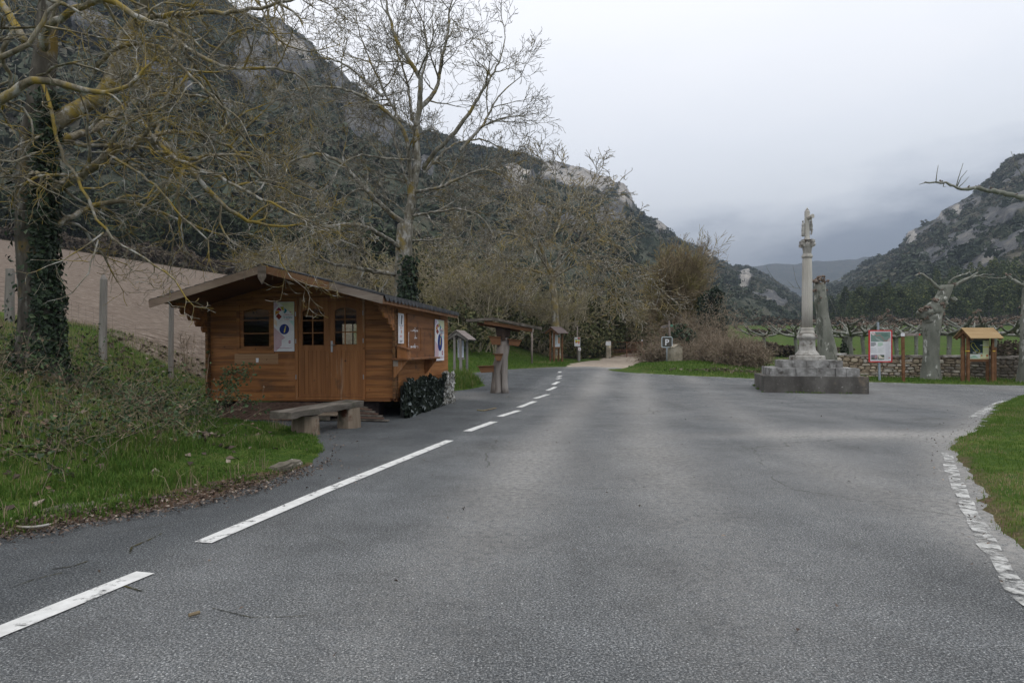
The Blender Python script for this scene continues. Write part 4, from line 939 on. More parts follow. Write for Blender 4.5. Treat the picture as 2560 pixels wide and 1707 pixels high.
for i in range(64):
    px = 1905 + i * 11.5 + rngP.uniform(-5, 5); 
    x, y, z = mr_point(max(px, 1962), rngP.uniform(-26, 4))
    if px < 1962: y = 520 + rngP.uniform(-60, 20); x = (px - 1280) / F * y; z = hz1(x, y)
    k_ = rngP.randrange(4); o = pines[k_][0]
    if k_ in done: o = copy_tree(o)
    done.add(k_)
    s_ = rngP.uniform(.8, 1.15); o.location = (x, y, z); o.rotation_euler = (0, 0, rngP.uniform(0, 6.3)); o.scale = (s_, s_, s_)
Vs, Fs, As, n0 = [], [], [], 0
for i in range(760):
    px = rngP.uniform(1965, 2900)
    top = np.interp(px, [1965, 2050, 2150, 2300, 2560, 2900], [10, 60, 78, 66, 56, 60])
    x, y, z = mr_point(px, rngP.random() ** .9 * top)
    _, V, Fq, a_ = pines[rngP.randrange(4)]
    s_ = rngP.uniform(.55, 1.0); c, s2 = math.cos(i * 1.7) * s_, math.sin(i * 1.7) * s_
    q = np.stack([V[:, 0] * c - V[:, 1] * s2 + x, V[:, 0] * s2 + V[:, 1] * c + y, V[:, 2] * s_ + z], 1)
    sel = np.arange(0, len(V) // 4, 2); keepv = (sel[:, None] * 4 + np.arange(4)).ravel(); m_ = len(sel)
    q = q[keepv]; tone_ = rngP.choice((.45, .7, .8, 1.0, 1.25)); ii = np.arange(m_)[:, None] * 4
    Fs.append(np.concatenate([ii + np.array([0, 1, 2]), ii + np.array([0, 2, 3])]) + n0); Vs.append(q); As.append(np.clip(a_[keepv] * tone_, 0, 1)); n0 += len(q)
o = mk('pine_wood', np.concatenate(Vs), np.concatenate(Fs), M_pine, attr=np.concatenate(As)); tag(o, 'dense pine wood filling the lower right hillside', 'wood', kind='stuff')
# meadow hedges and bushes
def hedge(label, pts, h, wd, n, seed, size=.3):
    rs = np.random.RandomState(seed); P_ = np.array(pts, float); t = rs.rand(n) * (len(P_) - 1); i = t.astype(int); f = (t - i)[:, None]
    C = P_[i] * (1 - f) + P_[i + 1] * f; x = C[:, 0] + rs.normal(0, wd, n); y = C[:, 1] + rs.normal(0, wd, n)
    hh = h * (.65 + .6 * np.clip(vnoise(x * .35, y * .35, seed=seed) + .2, 0, 1)) * np.sqrt(rs.rand(n))
    Cc = np.stack([x, y, hground(x, y) + hh], 1); V, Fq = leaf_quads(Cc, size * rs.uniform(.6, 1.4, n), rs)
    o = mk('hedge', V, Fq, M_hbrown, attr=np.repeat(rs.rand(n), 4)); return tag(o, label, 'hedge')
M_hbrown = mat('winter_hedge', [(.0, (.05, .04, .03)), (.5, (.085, .068, .05)), (1, (.13, .105, .08))], attr='rnd', rough=.9, spec=.1)
hedge('long thin brown hedge crossing the middle of the green meadow', [((1880 - 1280) / F * 112, 112), ((2560 - 1280) / F * 105, 105), ((2900 - 1280) / F * 105, 105)], .9, .5, 3600, 1, .45)
hedge('low brown hedge at the near end of the meadow left of the monument', [((1880 - 1280) / F * 54, 54), ((2080 - 1280) / F * 52, 52)], 1.15, .5, 2600, 2, .25)
hedge('dark hedge strip along the foot of the pine wood', [((1880 - 1280) / F * 200, 200), ((2560 - 1280) / F * 205, 205), ((3000 - 1280) / F * 200, 200)], 2.6, 1.2, 3200, 3, .8)
hedge('dark scrubby belt along the upper edge of the ploughed field', [((q - 1280) / F * float(np.interp((q - 1280) / F * 95, [-140, -67, -36, -20], [97.5, 91.5, 88.5, 80.5])), float(np.interp((q - 1280) / F * 95, [-140, -67, -36, -20], [97.5, 91.5, 88.5, 80.5]))) for q in range(-200, 900, 100)], 2.6, .9, 5200, 5, .42)
hedge('rough brown weeds along the meadow side of the stone wall', [(14.5, 33.5), (21, 31.5), (30, 29)], .75, .35, 1500, 4, .16)
for i, (px, d, a, h) in enumerate([(2526, 44, 1.15, .8), (2240, 100, 2.2, 1.5), (2500, 47, 1.0, .6)]):
    x, y, z = placed(px, d)
    bush('meadow_bush', ['round brown leafless bush behind the wooden notice board', 'small brown bush on the hedge line beyond the red panel', 'lower brown bush touching the round one behind the notice board'][i], 'bush', (x, y, z), (a, a, h), 900, 180 + i, .17, M_hbrown)

# ================================================================== grass, litter, brambles on the verges
M_grass = mat('grass_blade', [(.0, (.040, .085, .012)), (.45, (.070, .140, .020)), (.8, (.115, .18, .032)), (.93, (.19, .19, .06)), (1, (.30, .25, .14))], attr='rnd', rough=.7, spec=.2, transl=.25)
M_dead = mat('dead_leaf', [(.0, (.045, .034, .028)), (.5, (.095, .072, .058)), (.85, (.165, .125, .10)), (1, (.32, .27, .22))], attr='rnd', rough=.8, spec=.15)
M_bram = mat('bramble_leaf', [(.0, (.024, .042, .018)), (.5, (.045, .076, .028)), (.82, (.09, .135, .052)), (.9, (.15, .10, .06)), (1, (.22, .15, .10))], attr='rnd', rough=.6, spec=.3)
M_straw = mat('dry_stalk', [(.0, (.12, .09, .055)), (.5, (.21, .165, .105)), (1, (.32, .26, .18))], attr='rnd', rough=.85, spec=.15)
def blades(name, X, Y, H, W, rnd, seed, material, lean=.35, zoff=0.0, Z=None):
    rs = np.random.RandomState(seed); n = len(X); Z = (hground(X, Y) if Z is None else Z) + zoff
    a = rs.rand(n) * 6.28; l = rs.rand(n) * lean; a2 = a + rs.normal(0, .5, n)
    dx, dy = np.cos(a2) * l * H, np.sin(a2) * l * H; wx, wy = np.cos(a + 1.57) * W, np.sin(a + 1.57) * W
    B = np.stack([X, Y, Z - .01], 1); M1 = B + np.stack([dx * .3, dy * .3, H * .55], 1); T = B + np.stack([dx, dy, H * (1 - .3 * l)], 1); Wv = np.stack([wx, wy, np.zeros(n)], 1)
    V = np.stack([B - Wv, B + Wv, M1 + Wv * .75, M1 - Wv * .75, T], 1).reshape(-1, 3); i = np.arange(n)[:, None] * 5
    return mk(name, V, [i + np.array([0, 1, 2, 3]), i + np.array([3, 2, 4])], material, attr=np.repeat(rnd, 5))
rsg = np.random.RandomState(77)
def scatter(n, x0, x1, y0, y1, f):
    X = rsg.uniform(x0, x1, n); Y = rsg.uniform(y0, y1, n); sd = poly_sd(ROADP, X, Y); k_ = rsg.rand(n) < f(X, Y, sd); return X[k_], Y[k_], sd[k_]
HUT = lambda X, Y: ((X + 2.53) * .989 - (Y - 15) * .148 < .15) & ((X + 2.53) * .989 - (Y - 15) * .148 > -4.6) & ((X + 2.53) * .148 + (Y - 15) * .989 > -.1) & ((X + 2.53) * .148 + (Y - 15) * .989 < 4.8)
# near left verge: lush
lush = lambda X, Y, sd: ss(-.05, .16, sd + .12 * vnoise(X * 3.4, Y * 3.4, seed=21)) * ss(-9, -7, X - .0 * Y) * (X < -2) * ss(3.4, 1.3, sd + .9 * vnoise(X * .8, Y * .8, seed=22)) * ~HUT(X, Y) * (Y < 16)
X, Y, sd = scatter(210000, -9, -2.2, 4.0, 15.5, lush)
pat = vnoise(X * 1.3, Y * 1.3, seed=23); H = (.035 + .11 * ss(-.4, .8, pat + .5 * vnoise(X * 5, Y * 5, seed=47))) * rsg.uniform(.4, 1.4, len(X)) * (.6 + .4 * ss(.3, .9, sd))
g1 = blades('verge_grass', X, Y, H, .0035 + .002 * rsg.rand(len(X)), np.clip(rsg.rand(len(X)) ** 1.2 * .8 + .12 * pat + .45 * (rsg.rand(len(X)) < .05) + .25 * np.clip(vnoise(X * 2.4, Y * 2.4, seed=48), 0, 1), 0, 1), 1, M_grass, .75)
tag(g1, 'lush green grass on the left verge beside the wooden bench', 'grass', kind='stuff')
# bank: thinner, drier
X, Y, sd = scatter(75000, -13, -3, 5.5, 19, lambda X, Y, sd: ss(1.2, 2.6, sd) * .8 * ~HUT(X, Y))
pat = vnoise(X * .9, Y * .9, seed=24)
g2 = blades('bank_grass', X, Y, (.06 + .10 * rsg.rand(len(X))), .004, np.clip(.34 + .55 * rsg.rand(len(X)) + .55 * (pat < .3) * rsg.rand(len(X)), 0, 1), 2, M_grass, .7)
tag(g2, 'rough mixed grass over the bank below the ivy tree', 'grass', kind='stuff')
# right verge
X, Y, sd = scatter(190000, 3.3, 17, 4.5, 22, lambda X, Y, sd: ss(-.10, .12, sd + .14 * vnoise(X * 3.4, Y * 3.4, seed=25)) * ss(9, 4, X - .55 * Y + .0) )
pat = fbm(X * .8, Y * .8, oct=3, seed=26)
g3_ = blades('lawn_grass', X, Y, .025 + .035 * rsg.rand(len(X)), .0045, np.clip(.38 + .45 * rsg.rand(len(X)) + .42 * np.clip(pat - .05 + .25 * ss(.9, .2, sd), 0, 1), 0, 1), 3, M_grass, .5)
tag(g3_, 'short yellow green turf on the right verge inside the road bend', 'grass', kind='stuff')
# strips beyond the road
X, Y, sd = scatter(150000, -4, 24, 24, 50, lambda X, Y, sd: ss(-.04, .15, sd) * ss(9, 3, sd) * (poly_sd(TRACK, X, Y) > .3))
pat = fbm(X * .5, Y * .5, oct=3, seed=27)
g4 = blades('verge_grass', X, Y, .06 + .09 * rsg.rand(len(X)), .010, np.clip(.3 + .5 * rsg.rand(len(X)) + .3 * np.clip(pat, 0, 1), 0, 1), 4, M_grass, .5)
tag(g4, 'green grass strips along the far road edge and round the boards', 'grass', kind='stuff')
# straw tussocks
X, Y, sd = scatter(48000, -12, -2, 4.5, 19, lambda X, Y, sd: (ss(.15, .25, sd) * ss(.6, .4, sd) * .5 * (vnoise(X * 1.1, Y * 1.1, seed=28) > .1) + .35 * ss(1.5, 3, sd) * (vnoise(X * .8, Y * .8, seed=29) > 0)) * ~HUT(X, Y))
g5 = blades('dry_grass', X, Y, .10 + .22 * rsg.rand(len(X)), .0035, rsg.rand(len(X)), 5, M_straw, .9); tag(g5, 'dry straw coloured grass among the bank plants', 'dry grass', kind='stuff')
X, Y, sd = scatter(2600, -2.6, -.7, 23.6, 27.5, lambda X, Y, sd: ss(.02, .2, sd))
g6 = blades('tussock_grass', X, Y, .18 + .22 * rsg.rand(len(X)), .008, np.clip(.4 + .6 * rsg.rand(len(X)), 0, 1), 6, M_grass, .9); tag(g6, 'long tufted grass on the mound right of the hut', 'grass', kind='stuff')
# dead leaves
def litter_obj(name, label, X, Y, size, seed, Z=None):
    rs = np.random.RandomState(seed); n = len(X); C = np.stack([X, Y, (hground(X, Y) if Z is None else Z) + .012 + .02 * rs.rand(n)], 1)
    V, Fq = leaf_quads(C, size * rs.uniform(.5, 1.5, n), rs, up=2.2); o = mk(name, V, Fq, M_dead, attr=np.repeat(rs.rand(n), 4)); return tag(o, label, 'leaf litter', kind='stuff')
X, Y, sd = scatter(90000, -8, -2.2, 3.5, 14, lambda X, Y, sd: ss(-.42, -.08, sd + .16 * vnoise(X * 2.2, Y * 2.2, seed=6)) * ss(.42, .15, sd + .45 * ss(7.2, 9.5, Y)) * ss(-.42 , -.1, sd - .0 - .3 * ss(7.2, 9.5, Y) + .3 * ss(7.2, 9.5, Y)) * (1 - .75 * ss(7.5, 9.5, Y)) * (X < -2.2) * ss(13, 11.5, Y) * ss(-9.5, -8, X - .0))
litter_obj('leaf_litter', 'brown bark bits and dead leaves along the left verge edge', X, Y, .026, 1, np.maximum(hground(X, Y), base(Y) + .004))
X, Y, sd = scatter(13000, -11, -2.5, 6, 19, lambda X, Y, sd: ss(.5, 1.5, sd) * .35 * ~HUT(X, Y) * (.25 + (vnoise(X * .7, Y * .7, seed=36) > .15)))
X2 = rsg.normal(-8.2, .9, 900); Y2 = rsg.normal(14.2, .8, 900)
litter_obj('leaf_litter', 'pale dead leaves scattered over the bank', np.r_[X, X2], np.r_[Y, Y2], .085, 2)
X = rsg.normal(11.6, 1.5, 1300); Y = 31.6 - .25 * (X - 11.6) + rsg.normal(0, .35, 1300)
litter_obj('leaf_litter', 'heap of brown fallen leaves at the foot of the bramble', X, Y, .13, 3)
X, Y, sd = scatter(6500, -4, 13, 3, 30, lambda X, Y, sd: (sd < -.02) * (.05 + .7 * ss(-1.2, -.1, sd) + .6 * ss(-.35, -.05, sd)))
litter_obj('leaf_litter', 'small leaf scraps and gravel scattered on the asphalt', X, Y, .022, 4, base(Y) + .0)
# brambles over the bank
rngB = random.Random(55); tubes = []; LC, LN = [], []
PBK = dict(maxlev=1, seg=[.12, .1], wob=[.10, .16], up=[-.07, -.05], nch=[3, 0], ang=.7, ratio=.55, rrat=.7, rmin=.0025, c0=.2)
roots_ = []
for i in range(380):
    px = rngB.uniform(-40, 560) if rngB.random() < .8 else rngB.uniform(380, 600); 
    X_, Y_ = rngB.uniform(-9.6, -4.3), rngB.uniform(7.2, 14.4)
    s_ = float(poly_sd(ROADP, np.array([X_]), np.array([Y_]))[0])
    if s_ < 1.3 + .5 * rngB.random() or HUT(np.array([X_]), np.array([Y_]))[0]: continue
    roots_.append((X_, Y_))
for k_ in range(26): roots_.append((-6.9 + rngB.gauss(0, .35), 14.0 + rngB.gauss(0, .3)))
for X_, Y_ in roots_:
    t0 = len(tubes)
    grow(tubes, rngB, (X_, Y_, hz1(X_, Y_) - .03), norm3((rngB.gauss(.25, .5), rngB.gauss(-.3, .5), .9)), rngB.uniform(.4, 1.0), .004, 0, PBK)
    for P_, r_ in tubes[t0:]:
        for q in P_[1:]:
            for _ in range(2):
                if rngB.random() < .8: LC.append((q[0] + rngB.gauss(0, .04), q[1] + rngB.gauss(0, .04), q[2] + rngB.gauss(0, .035)))
V, Fq = tube_batch(tubes)
root = thing('bramble_patch', 'green bramble tangle over the bank between the ivy trunk and the hut', 'shrub', (0, 0, 0))
mk('stems', V, Fq, M_twig_v, root); LC = np.array(LC); rs = np.random.RandomState(9)
gz = hground(LC[:, 0], LC[:, 1]); LC = LC[LC[:, 2] > gz]
V, Fq = leaf_quads(LC, .043 * rs.uniform(.5, 1.5, len(LC)), rs, up=.8); mk('foliage', V, Fq, M_bram, root, attr=np.repeat(rs.rand(len(LC)), 4))
print('bramble leaves', len(LC))
# arching spray in front of the hut wall
tubes = []; LC = []
for (a, b, c) in [((548, 985, 13.9), (590, 930, 13.8), (632, 912, 13.6)), ((548, 985, 13.9), (600, 950, 13.7), (625, 938, 13.6)), ((560, 1000, 13.8), (580, 965, 13.6), (596, 985, 13.5)), ((540, 990, 13.9), (560, 930, 13.9), (585, 918, 13.8)), ((545, 1000, 13.9), (600, 990, 13.6), (640, 1010, 13.4))]:
    Q = along([at(*a), at(*b), at(*c)], .06); tubes.append(([tuple(q) for q in Q], list(np.linspace(.006, .003, len(Q)))))
    for q in Q[3:]:
        for _ in range(7): LC.append(q + np.array([rngB.gauss(0, .06) for _ in range(3)]))
LC = np.array(LC); root = thing('bramble_spray', 'leafy bramble spray arching in front of the hut wall left of the bench', 'shrub', tuple(at(548, 985, 13.9)))
V, Fq = tube_batch(tubes); mk('stems', V, Fq, M_twig_v, root, world=True)
V, Fq = leaf_quads(LC, .055, rs, up=.4); mk('foliage', V, Fq, M_bram, root, attr=np.repeat(.3 + .6 * rs.rand(len(LC)), 4), world=True)
# dry dock stalks by the fence
x, y, z = placed(464, 18.2); rng = random.Random(8); tubes = []
PD = dict(maxlev=1, seg=[.15, .08], wob=[.04, .12], up=[.02, .08], nch=[8, 0], ang=.5, ratio=.22, rrat=.7, rmin=.004, c0=.55)
for _ in range(9): grow(tubes, rng, (rng.gauss(0, .05), rng.gauss(0, .05), 0), norm3((rng.gauss(0, .1), rng.gauss(0, .1), 1)), rng.uniform(.75, 1.0), .007, 0, PD)
V, Fq = tube_batch(tubes); root = thing('dock_plant', 'dry brown seed stalks standing in front of the field fence', 'plant', (x, y, z)); mk('stems', V, Fq, M_twig_v, root)
# ================================================================== the wooden hut
TH = R(-8.5); UX = np.array([math.cos(TH), math.sin(TH), 0]); VY = np.array([-math.sin(TH), math.cos(TH), 0])
HO = np.array([-2.531, 15.0, .43]); TILT = R(.4)
def _ray(px, py): return np.array([(px - 1280) / F, 1.0, (HY - py) / F])
def fr(px, py, ly=0.0):
    """point of the hut's front plane behind a measured picture point -> local x, z"""
    r = _ray(px, py); C = np.array([0, 0, CH]); t = ((HO + VY * ly - C) @ VY) / (r @ VY); P = C + t * r
    lx = (P - HO) @ UX; return lx, P[2] - HO[2] - lx * math.sin(TILT)
def sd_(px, py, lx=0.0):
    r = _ray(px, py); C = np.array([0, 0, CH]); t = ((HO + UX * lx - C) @ UX) / (r @ UX); P = C + t * r
    return (P - HO) @ VY, P[2] - HO[2]
wood = lambda name, c1, c2, c3, st, **k: mat(name, [(.3, c1), (.5, c2), (.7, c3)], scale=7, stretch=st, detail=7, rough=.6, spec=.3, bump=.25, bscale=30, bdist=.004, **k)
WO = ((.215, .085, .026), (.315, .132, .040), (.40, .178, .058))
knots = ((.06, .022, .010), 9, .66, .72)
grime = ((.075, .045, .028), 2.2, .60, .74, (.4, 1, 1))
M_wh = wood('orange_stained_planks', *WO, (.10, .6, 1.4), over=[((.175, .072, .024), 8.1, .48, .56, (.04, 1, 1)), knots, grime, ((.36, .16, .06), 1.1, .58, .72)], randv=.05)
M_wside = wood('orange_stained_side_planks', *WO, (.6, .10, 1.4), over=[knots, grime], randv=.05)
M_wv = wood('orange_stained_boards', (.20, .080, .026), (.275, .115, .038), (.35, .155, .055), (1.4, .6, .10), over=[knots, ((.42, .27, .17), 5, .60, .74, (1.5, 1, .15)), ((.10, .055, .03), 2, .62, .74)], randv=.05)
M_wend = mat('weathered_log_end', [(.3, (.075, .040, .022)), (.5, (.14, .075, .036)), (.7, (.23, .12, .05))], scale=5, stretch=(1, 1, 3), detail=7, rough=.8, bump=.4, bscale=25, bdist=.006)
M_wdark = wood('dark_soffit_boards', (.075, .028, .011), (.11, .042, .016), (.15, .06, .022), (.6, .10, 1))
M_grey = mat('weathered_grey_board', [(.3, (.13, .105, .085)), (.5, (.22, .18, .15)), (.7, (.31, .265, .23))], scale=6, stretch=(.2, .6, 1), detail=7, rough=.85, bump=.4, bscale=30, bdist=.004)
M_fasc = mat('half_weathered_board', [(.3, (.15, .075, .038)), (.5, (.235, .125, .067)), (.7, (.30, .185, .115))], scale=4, stretch=(.3, .6, 1), detail=7, rough=.75, bump=.3, bscale=30, bdist=.004)
M_shing = mat('dark_shingle', [(.3, (.030, .031, .034)), (.5, (.055, .056, .06)), (.7, (.095, .095, .095))], scale=6, detail=8, rough=.9, bump=.5, bscale=60, over=[((.10, .10, .05), 4, .62, .76)])
M_glass = bpy.data.materials.new('window_glass'); M_glass.use_nodes = True
_nt = M_glass.node_tree; _nt.nodes.clear(); _o = _nt.nodes.new('ShaderNodeOutputMaterial'); _g = _nt.nodes.new('ShaderNodeBsdfGlossy'); _g.inputs['Roughness'].default_value = .02
_t = _nt.nodes.new('ShaderNodeBsdfTransparent'); _t.inputs[0].default_value = (.86, .88, .86, 1); _f = _nt.nodes.new('ShaderNodeFresnel'); _f.inputs[0].default_value = 1.16
_m = _nt.nodes.new('ShaderNodeMixShader'); _nt.links.new(_f.outputs[0], _m.inputs[0]); _nt.links.new(_t.outputs[0], _m.inputs[1]); _nt.links.new(_g.outputs[0], _m.inputs[2]); _nt.links.new(_m.outputs[0], _o.inputs[0])
M_steel = flat('brushed_steel', (.42, .43, .44), .35, .5, .8)
M_white = flat('white_panel', (.72, .72, .74), .5)

hut = thing('wooden_hut', 'orange brown plank hut with gable porch roof and information posters', 'hut', tuple(HO))
hut.rotation_euler = (0, -TILT, TH)
WD, DP = 4.47, 4.58
PITCH = .1235
RZ, EZ, EO = 3.22 - .43, 2.56 - .43, .26       # ridge and eave heights (top of roof), eave overhang
SL = (RZ - EZ) / (WD / 2 + EO)
def roof_z(lx): return RZ - SL * abs(lx + WD / 2)
def fx(px, py=870): return fr(px, py)[0]
def fz(py, px=800): return fr(px, py)[1]
dl, dr_ = fx(739), fx(914); dt = fz(743); db = fz(996)
wl_, wr_ = fx(594, 815), fx(687.5, 815); wt, wb = fz(747, 640), fz(882.6, 640)
def plank_rows(mb, spans_of, z0, z1, y0=0.0, th=.045, axis='x'):
    """horizontal tongue-and-groove planks with a shadow gap"""
    k_ = 0; z = z0
    while z < z1 - .01:
        zt = min(z + PITCH, z1); g, c = .006, .008
        for a, b in spans_of((z + zt) / 2):
            if b - a < .01: continue
            prof = [(y0 + c, z), (y0, z + g), (y0, zt - g), (y0 + c, zt), (y0 + th, zt), (y0 + th, z)]
            if axis == 'x': mb.prism(prof, a, b, plane='yz')
            else: mb.add([(-p - 0, s_, q) for s_ in (a, b) for p, q in prof], [list(range(6)), list(range(11, 5, -1))] + [(i, 6 + i, 6 + (i + 1) % 6, (i + 1) % 6) for i in range(6)])
        z = zt
def front_spans(zm):
    lo, hi = -WD + .045, -.045
    if zm > EZ - .16:
        hw = (RZ - .13 - zm) / SL; lo, hi = max(lo, -WD / 2 - hw), min(hi, -WD / 2 + hw)
        if hi <= lo: return []
    cuts = []
    if wb + .03 < zm < wt - .03: cuts.append((wl_ + .04, wr_ - .04))
    if zm < dt - .03: cuts.append((dl + .04, dr_ - .04))
    out_, a = [], lo
    for c0, c1 in cuts: out_.append((a, c0)); a = c1
    out_.append((a, hi)); return [q for q in out_ if q[1] > q[0]]
mb = MB(); plank_rows(mb, front_spans, 0, RZ - .1); GZ_ = EZ - .30; gab = [(-.05, GZ_), (-.05, roof_z(-.05) - .06), (-WD / 2, RZ - .06), (-WD + .05, roof_z(-WD + .05) - .06), (-WD + .05, GZ_)]
mb.build('front_wall', M_wh, hut)
mb = MB(); mb.prism(gab, .046, .06); mb.build('gable_lining', M_wh, hut); mb = MB(); mb.prism(gab, DP - .06, DP - .046); mb.build('gable_lining', M_wh, hut)
mb = MB()
shl, shr = sd_(1017, 830)[0], sd_(1083, 830)[0]; sht, shb = sd_(1050, 789)[1], sd_(1050, 897)[1]
side_sp = lambda zm: [(-.12, shl + .03), (shr - .03, DP + .12)] if shb < zm < sht else [(-.12, DP + .12)]
plank_rows(mb, lambda z: [(-.12, DP + .12)], 0, EZ + .008, axis='y'); mb.build('side_wall', M_wside, hut)
mb = MB(); plank_rows(mb, lambda z: [(-.12, DP + .12)], 0, EZ + .008, axis='y')
o = mb.build('side_wall', M_wside, hut); o.location = (-WD + .045, 0, 0)
# back wall with its window
bx0, _ = fr(857, 800, DP); bz1 = fr(857, 797, DP)[1]; bx1, bz0 = bx0 + 1.0, bz1 - 1.12
mb = MB(); plank_rows(mb, lambda zm: [q for q in ([(-WD + .045, bx0), (bx1, -.045)] if bz0 < zm < bz1 else [(-WD + .045, -.045)] if zm < EZ - .16 else [(max(-WD + .045, -WD / 2 - (RZ - .13 - zm) / SL), min(-.045, -WD / 2 + (RZ - .13 - zm) / SL))] if zm < RZ - .14 else []) if q[1] > q[0]], 0, RZ - .1, y0=DP - .045)
mb.build('back_wall', M_wh, hut)
mb = MB()
for a in (bx0 + .33, bx0 + .66): mb.span((a - .014, DP - .04, bz0), (a + .014, DP - .01, bz1))
for b in (bz0 + .37, bz0 + .74): mb.span((bx0, DP - .037, b - .014), (bx1, DP - .013, b + .014))
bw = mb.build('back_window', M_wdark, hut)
mb = MB(); mb.span((bx0, DP - .026, bz0), (bx1, DP - .022, bz1)); mb.build('pane', M_glass, bw)
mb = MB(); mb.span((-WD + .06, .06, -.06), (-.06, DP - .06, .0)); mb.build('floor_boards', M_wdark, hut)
# sill beam below the front wall and posts under the floor
mb = MB(); mb.span((-WD + .1, -.015, -.07), (-.14, .06, -.002)); mb.span((-WD + .1, DP - .06, -.07), (-.14, DP, -.002)); mb.span((-.1, .1, -.08), (-.03, DP - .1, -.002)); mb.build('sill_beam', M_wh, hut)
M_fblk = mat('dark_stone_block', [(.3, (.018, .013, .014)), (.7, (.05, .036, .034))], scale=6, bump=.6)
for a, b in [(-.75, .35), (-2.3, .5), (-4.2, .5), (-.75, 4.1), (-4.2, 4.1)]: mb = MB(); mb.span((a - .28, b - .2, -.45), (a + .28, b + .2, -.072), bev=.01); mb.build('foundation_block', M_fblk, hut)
# crossing log ends at the corners: front wall logs sticking through the side, and side logs stepping forward below the roof
mb = MB()
for sx, s_ in ((0.0, 1), (-WD, -1)):
    z, k_ = 0, 0
    while z < EZ - .2:
        mb.span((sx - .055 if s_ > 0 else sx - .01, -.125, z + .004), (sx + .01 if s_ > 0 else sx + .055, .0, min(z + PITCH, EZ - .14) - .004), bev=.006)
        mb.span((sx + .001 if s_ > 0 else sx - .022, .02, z + .006), (sx + .022 if s_ > 0 else sx - .001, .064, min(z + PITCH, EZ - .14) - .006), bev=.005)
        z += PITCH
mb.build('log_ends', M_wend, hut)
# stepped corbels
for sx in (-.045, -WD):
    mb = MB(); n_st = 5
    ztop = roof_z(0) - .14; rows = int(round((ztop) / PITCH))
    for k_ in range(n_st):
        z1 = rows * PITCH - k_ * PITCH; z0 = z1 - PITCH + .004
        L = [1.38, 1.06, .80, .54, .30][k_]
        mb.prism([(-L, z1), (-L, z0 + .06), (-L + .05, z0), (-.02, z0), (-.02, z1)], sx, sx + .045, plane='yz')
    mb.build('corbel', M_wh, hut)
# roof
OV = 1.62; YB = DP + .27
mb = MB()
for s_ in (1, -1):
    xe = -WD / 2 + s_ * (WD / 2 + EO)
    prof = [(-WD / 2, RZ - .02), (xe, EZ - .02), (xe, EZ - .055), (-WD / 2, RZ - .055)]
    mb.prism(prof, -OV, YB)
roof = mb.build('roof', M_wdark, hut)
mb = MB()
for s_ in (1, -1):
    nrow = 12
    for k_ in range(nrow):
        a, b = k_ / nrow, (k_ + 1.12) / nrow
        xa, xb = -WD / 2 + s_ * (WD / 2 + EO + .03) * a, -WD / 2 + s_ * (WD / 2 + EO + .03) * min(b, 1.0)
        za, zb = RZ - SL * abs(xa + WD / 2), RZ - SL * abs(xb + WD / 2)
        mb.prism([(xa, za - .016), (xb, zb + .004), (xb, zb + .014), (xa, za + .001)], -OV - .02, YB + .02)
mb.prism([(-WD / 2 - .14, RZ - .14 * SL + .016), (-WD / 2, RZ + .016), (-WD / 2 + .14, RZ - .14 * SL + .016), (-WD / 2, RZ + .03)], -OV - .02, YB + .02)
mb.build('shingles', M_shing, roof)
mb = MB(); nt_ = 25
for k_ in range(nt_):
    y0 = -OV + .02 + k_ * (YB + OV - .04) / nt_; y1 = y0 + (YB + OV - .04) / nt_ - .015; xe = EO + .034; h = .105
    mb.add([(xe, y0, EZ + .008), (xe, y1, EZ + .008), (xe + .012, y1, EZ - h * .55), (xe + .016, y1 - (y1 - y0) * .28, EZ - h), (xe + .016, y0 + (y1 - y0) * .28, EZ - h), (xe + .012, y0, EZ - h * .55)], [range(6)])
    mb.add([(xe - .006, y0, EZ + .008), (xe - .006, y1, EZ + .008), (xe + .006, y1, EZ - h * .55), (xe + .010, y1 - (y1 - y0) * .28, EZ - h), (xe + .010, y0 + (y1 - y0) * .28, EZ - h), (xe + .006, y0, EZ - h * .55)], [range(5, -1, -1)])
mb.build('shingle_tabs', M_shing, roof)
mb = MB(); mb.span((EO - .02, -OV + .03, EZ - .16), (EO + .005, YB - .02, EZ - .056)); mb.build('eave_board', M_fasc, roof)
def barge(s_, a, b, m_, name='bargeboard'):
    x0, x1 = -WD / 2 + s_ * (WD / 2 + EO + .02) * a, -WD / 2 + s_ * (WD / 2 + EO + .02) * b
    z0, z1 = roof_z(x0), roof_z(x1); mb = MB()
    mb.prism([(x0, z0 - .012), (x1, z1 - .012), (x1 - s_ * .02 * (b == 1), z1 - .165), (x0, z0 - .165)], -OV - .045, -OV - .021); return mb.build(name, m_, roof)
M_fl = mat('pale_weathered_board', [(.3, (.16, .115, .085)), (.5, (.25, .185, .14)), (.7, (.34, .265, .205))], scale=4, stretch=(.3, .6, 1), detail=7, rough=.8, bump=.3, bscale=30, bdist=.004)
barge(-1, 0.01, 1, M_fl); barge(1, .01, .56, M_fasc); barge(1, .562, 1, M_grey)
mb = MB(); mb.prism([(-WD / 2 - .085, RZ - .05), (-WD / 2, RZ + .01), (-WD / 2 + .085, RZ - .05), (-WD / 2 + .085, RZ - .26), (-WD / 2, RZ - .40), (-WD / 2 - .085, RZ - .26)], -OV - .075, -OV - .047); mb.build('finial_board', M_grey, roof)
mb = MB()
for a in (-WD, -WD / 2, 0): mb.span((a - .04, -OV + .02, roof_z(a) - .17), (a + .04, -.002, roof_z(a) - .065)) if a == -WD / 2 else None
mb.build('ridge_beam', M_wdark, roof)
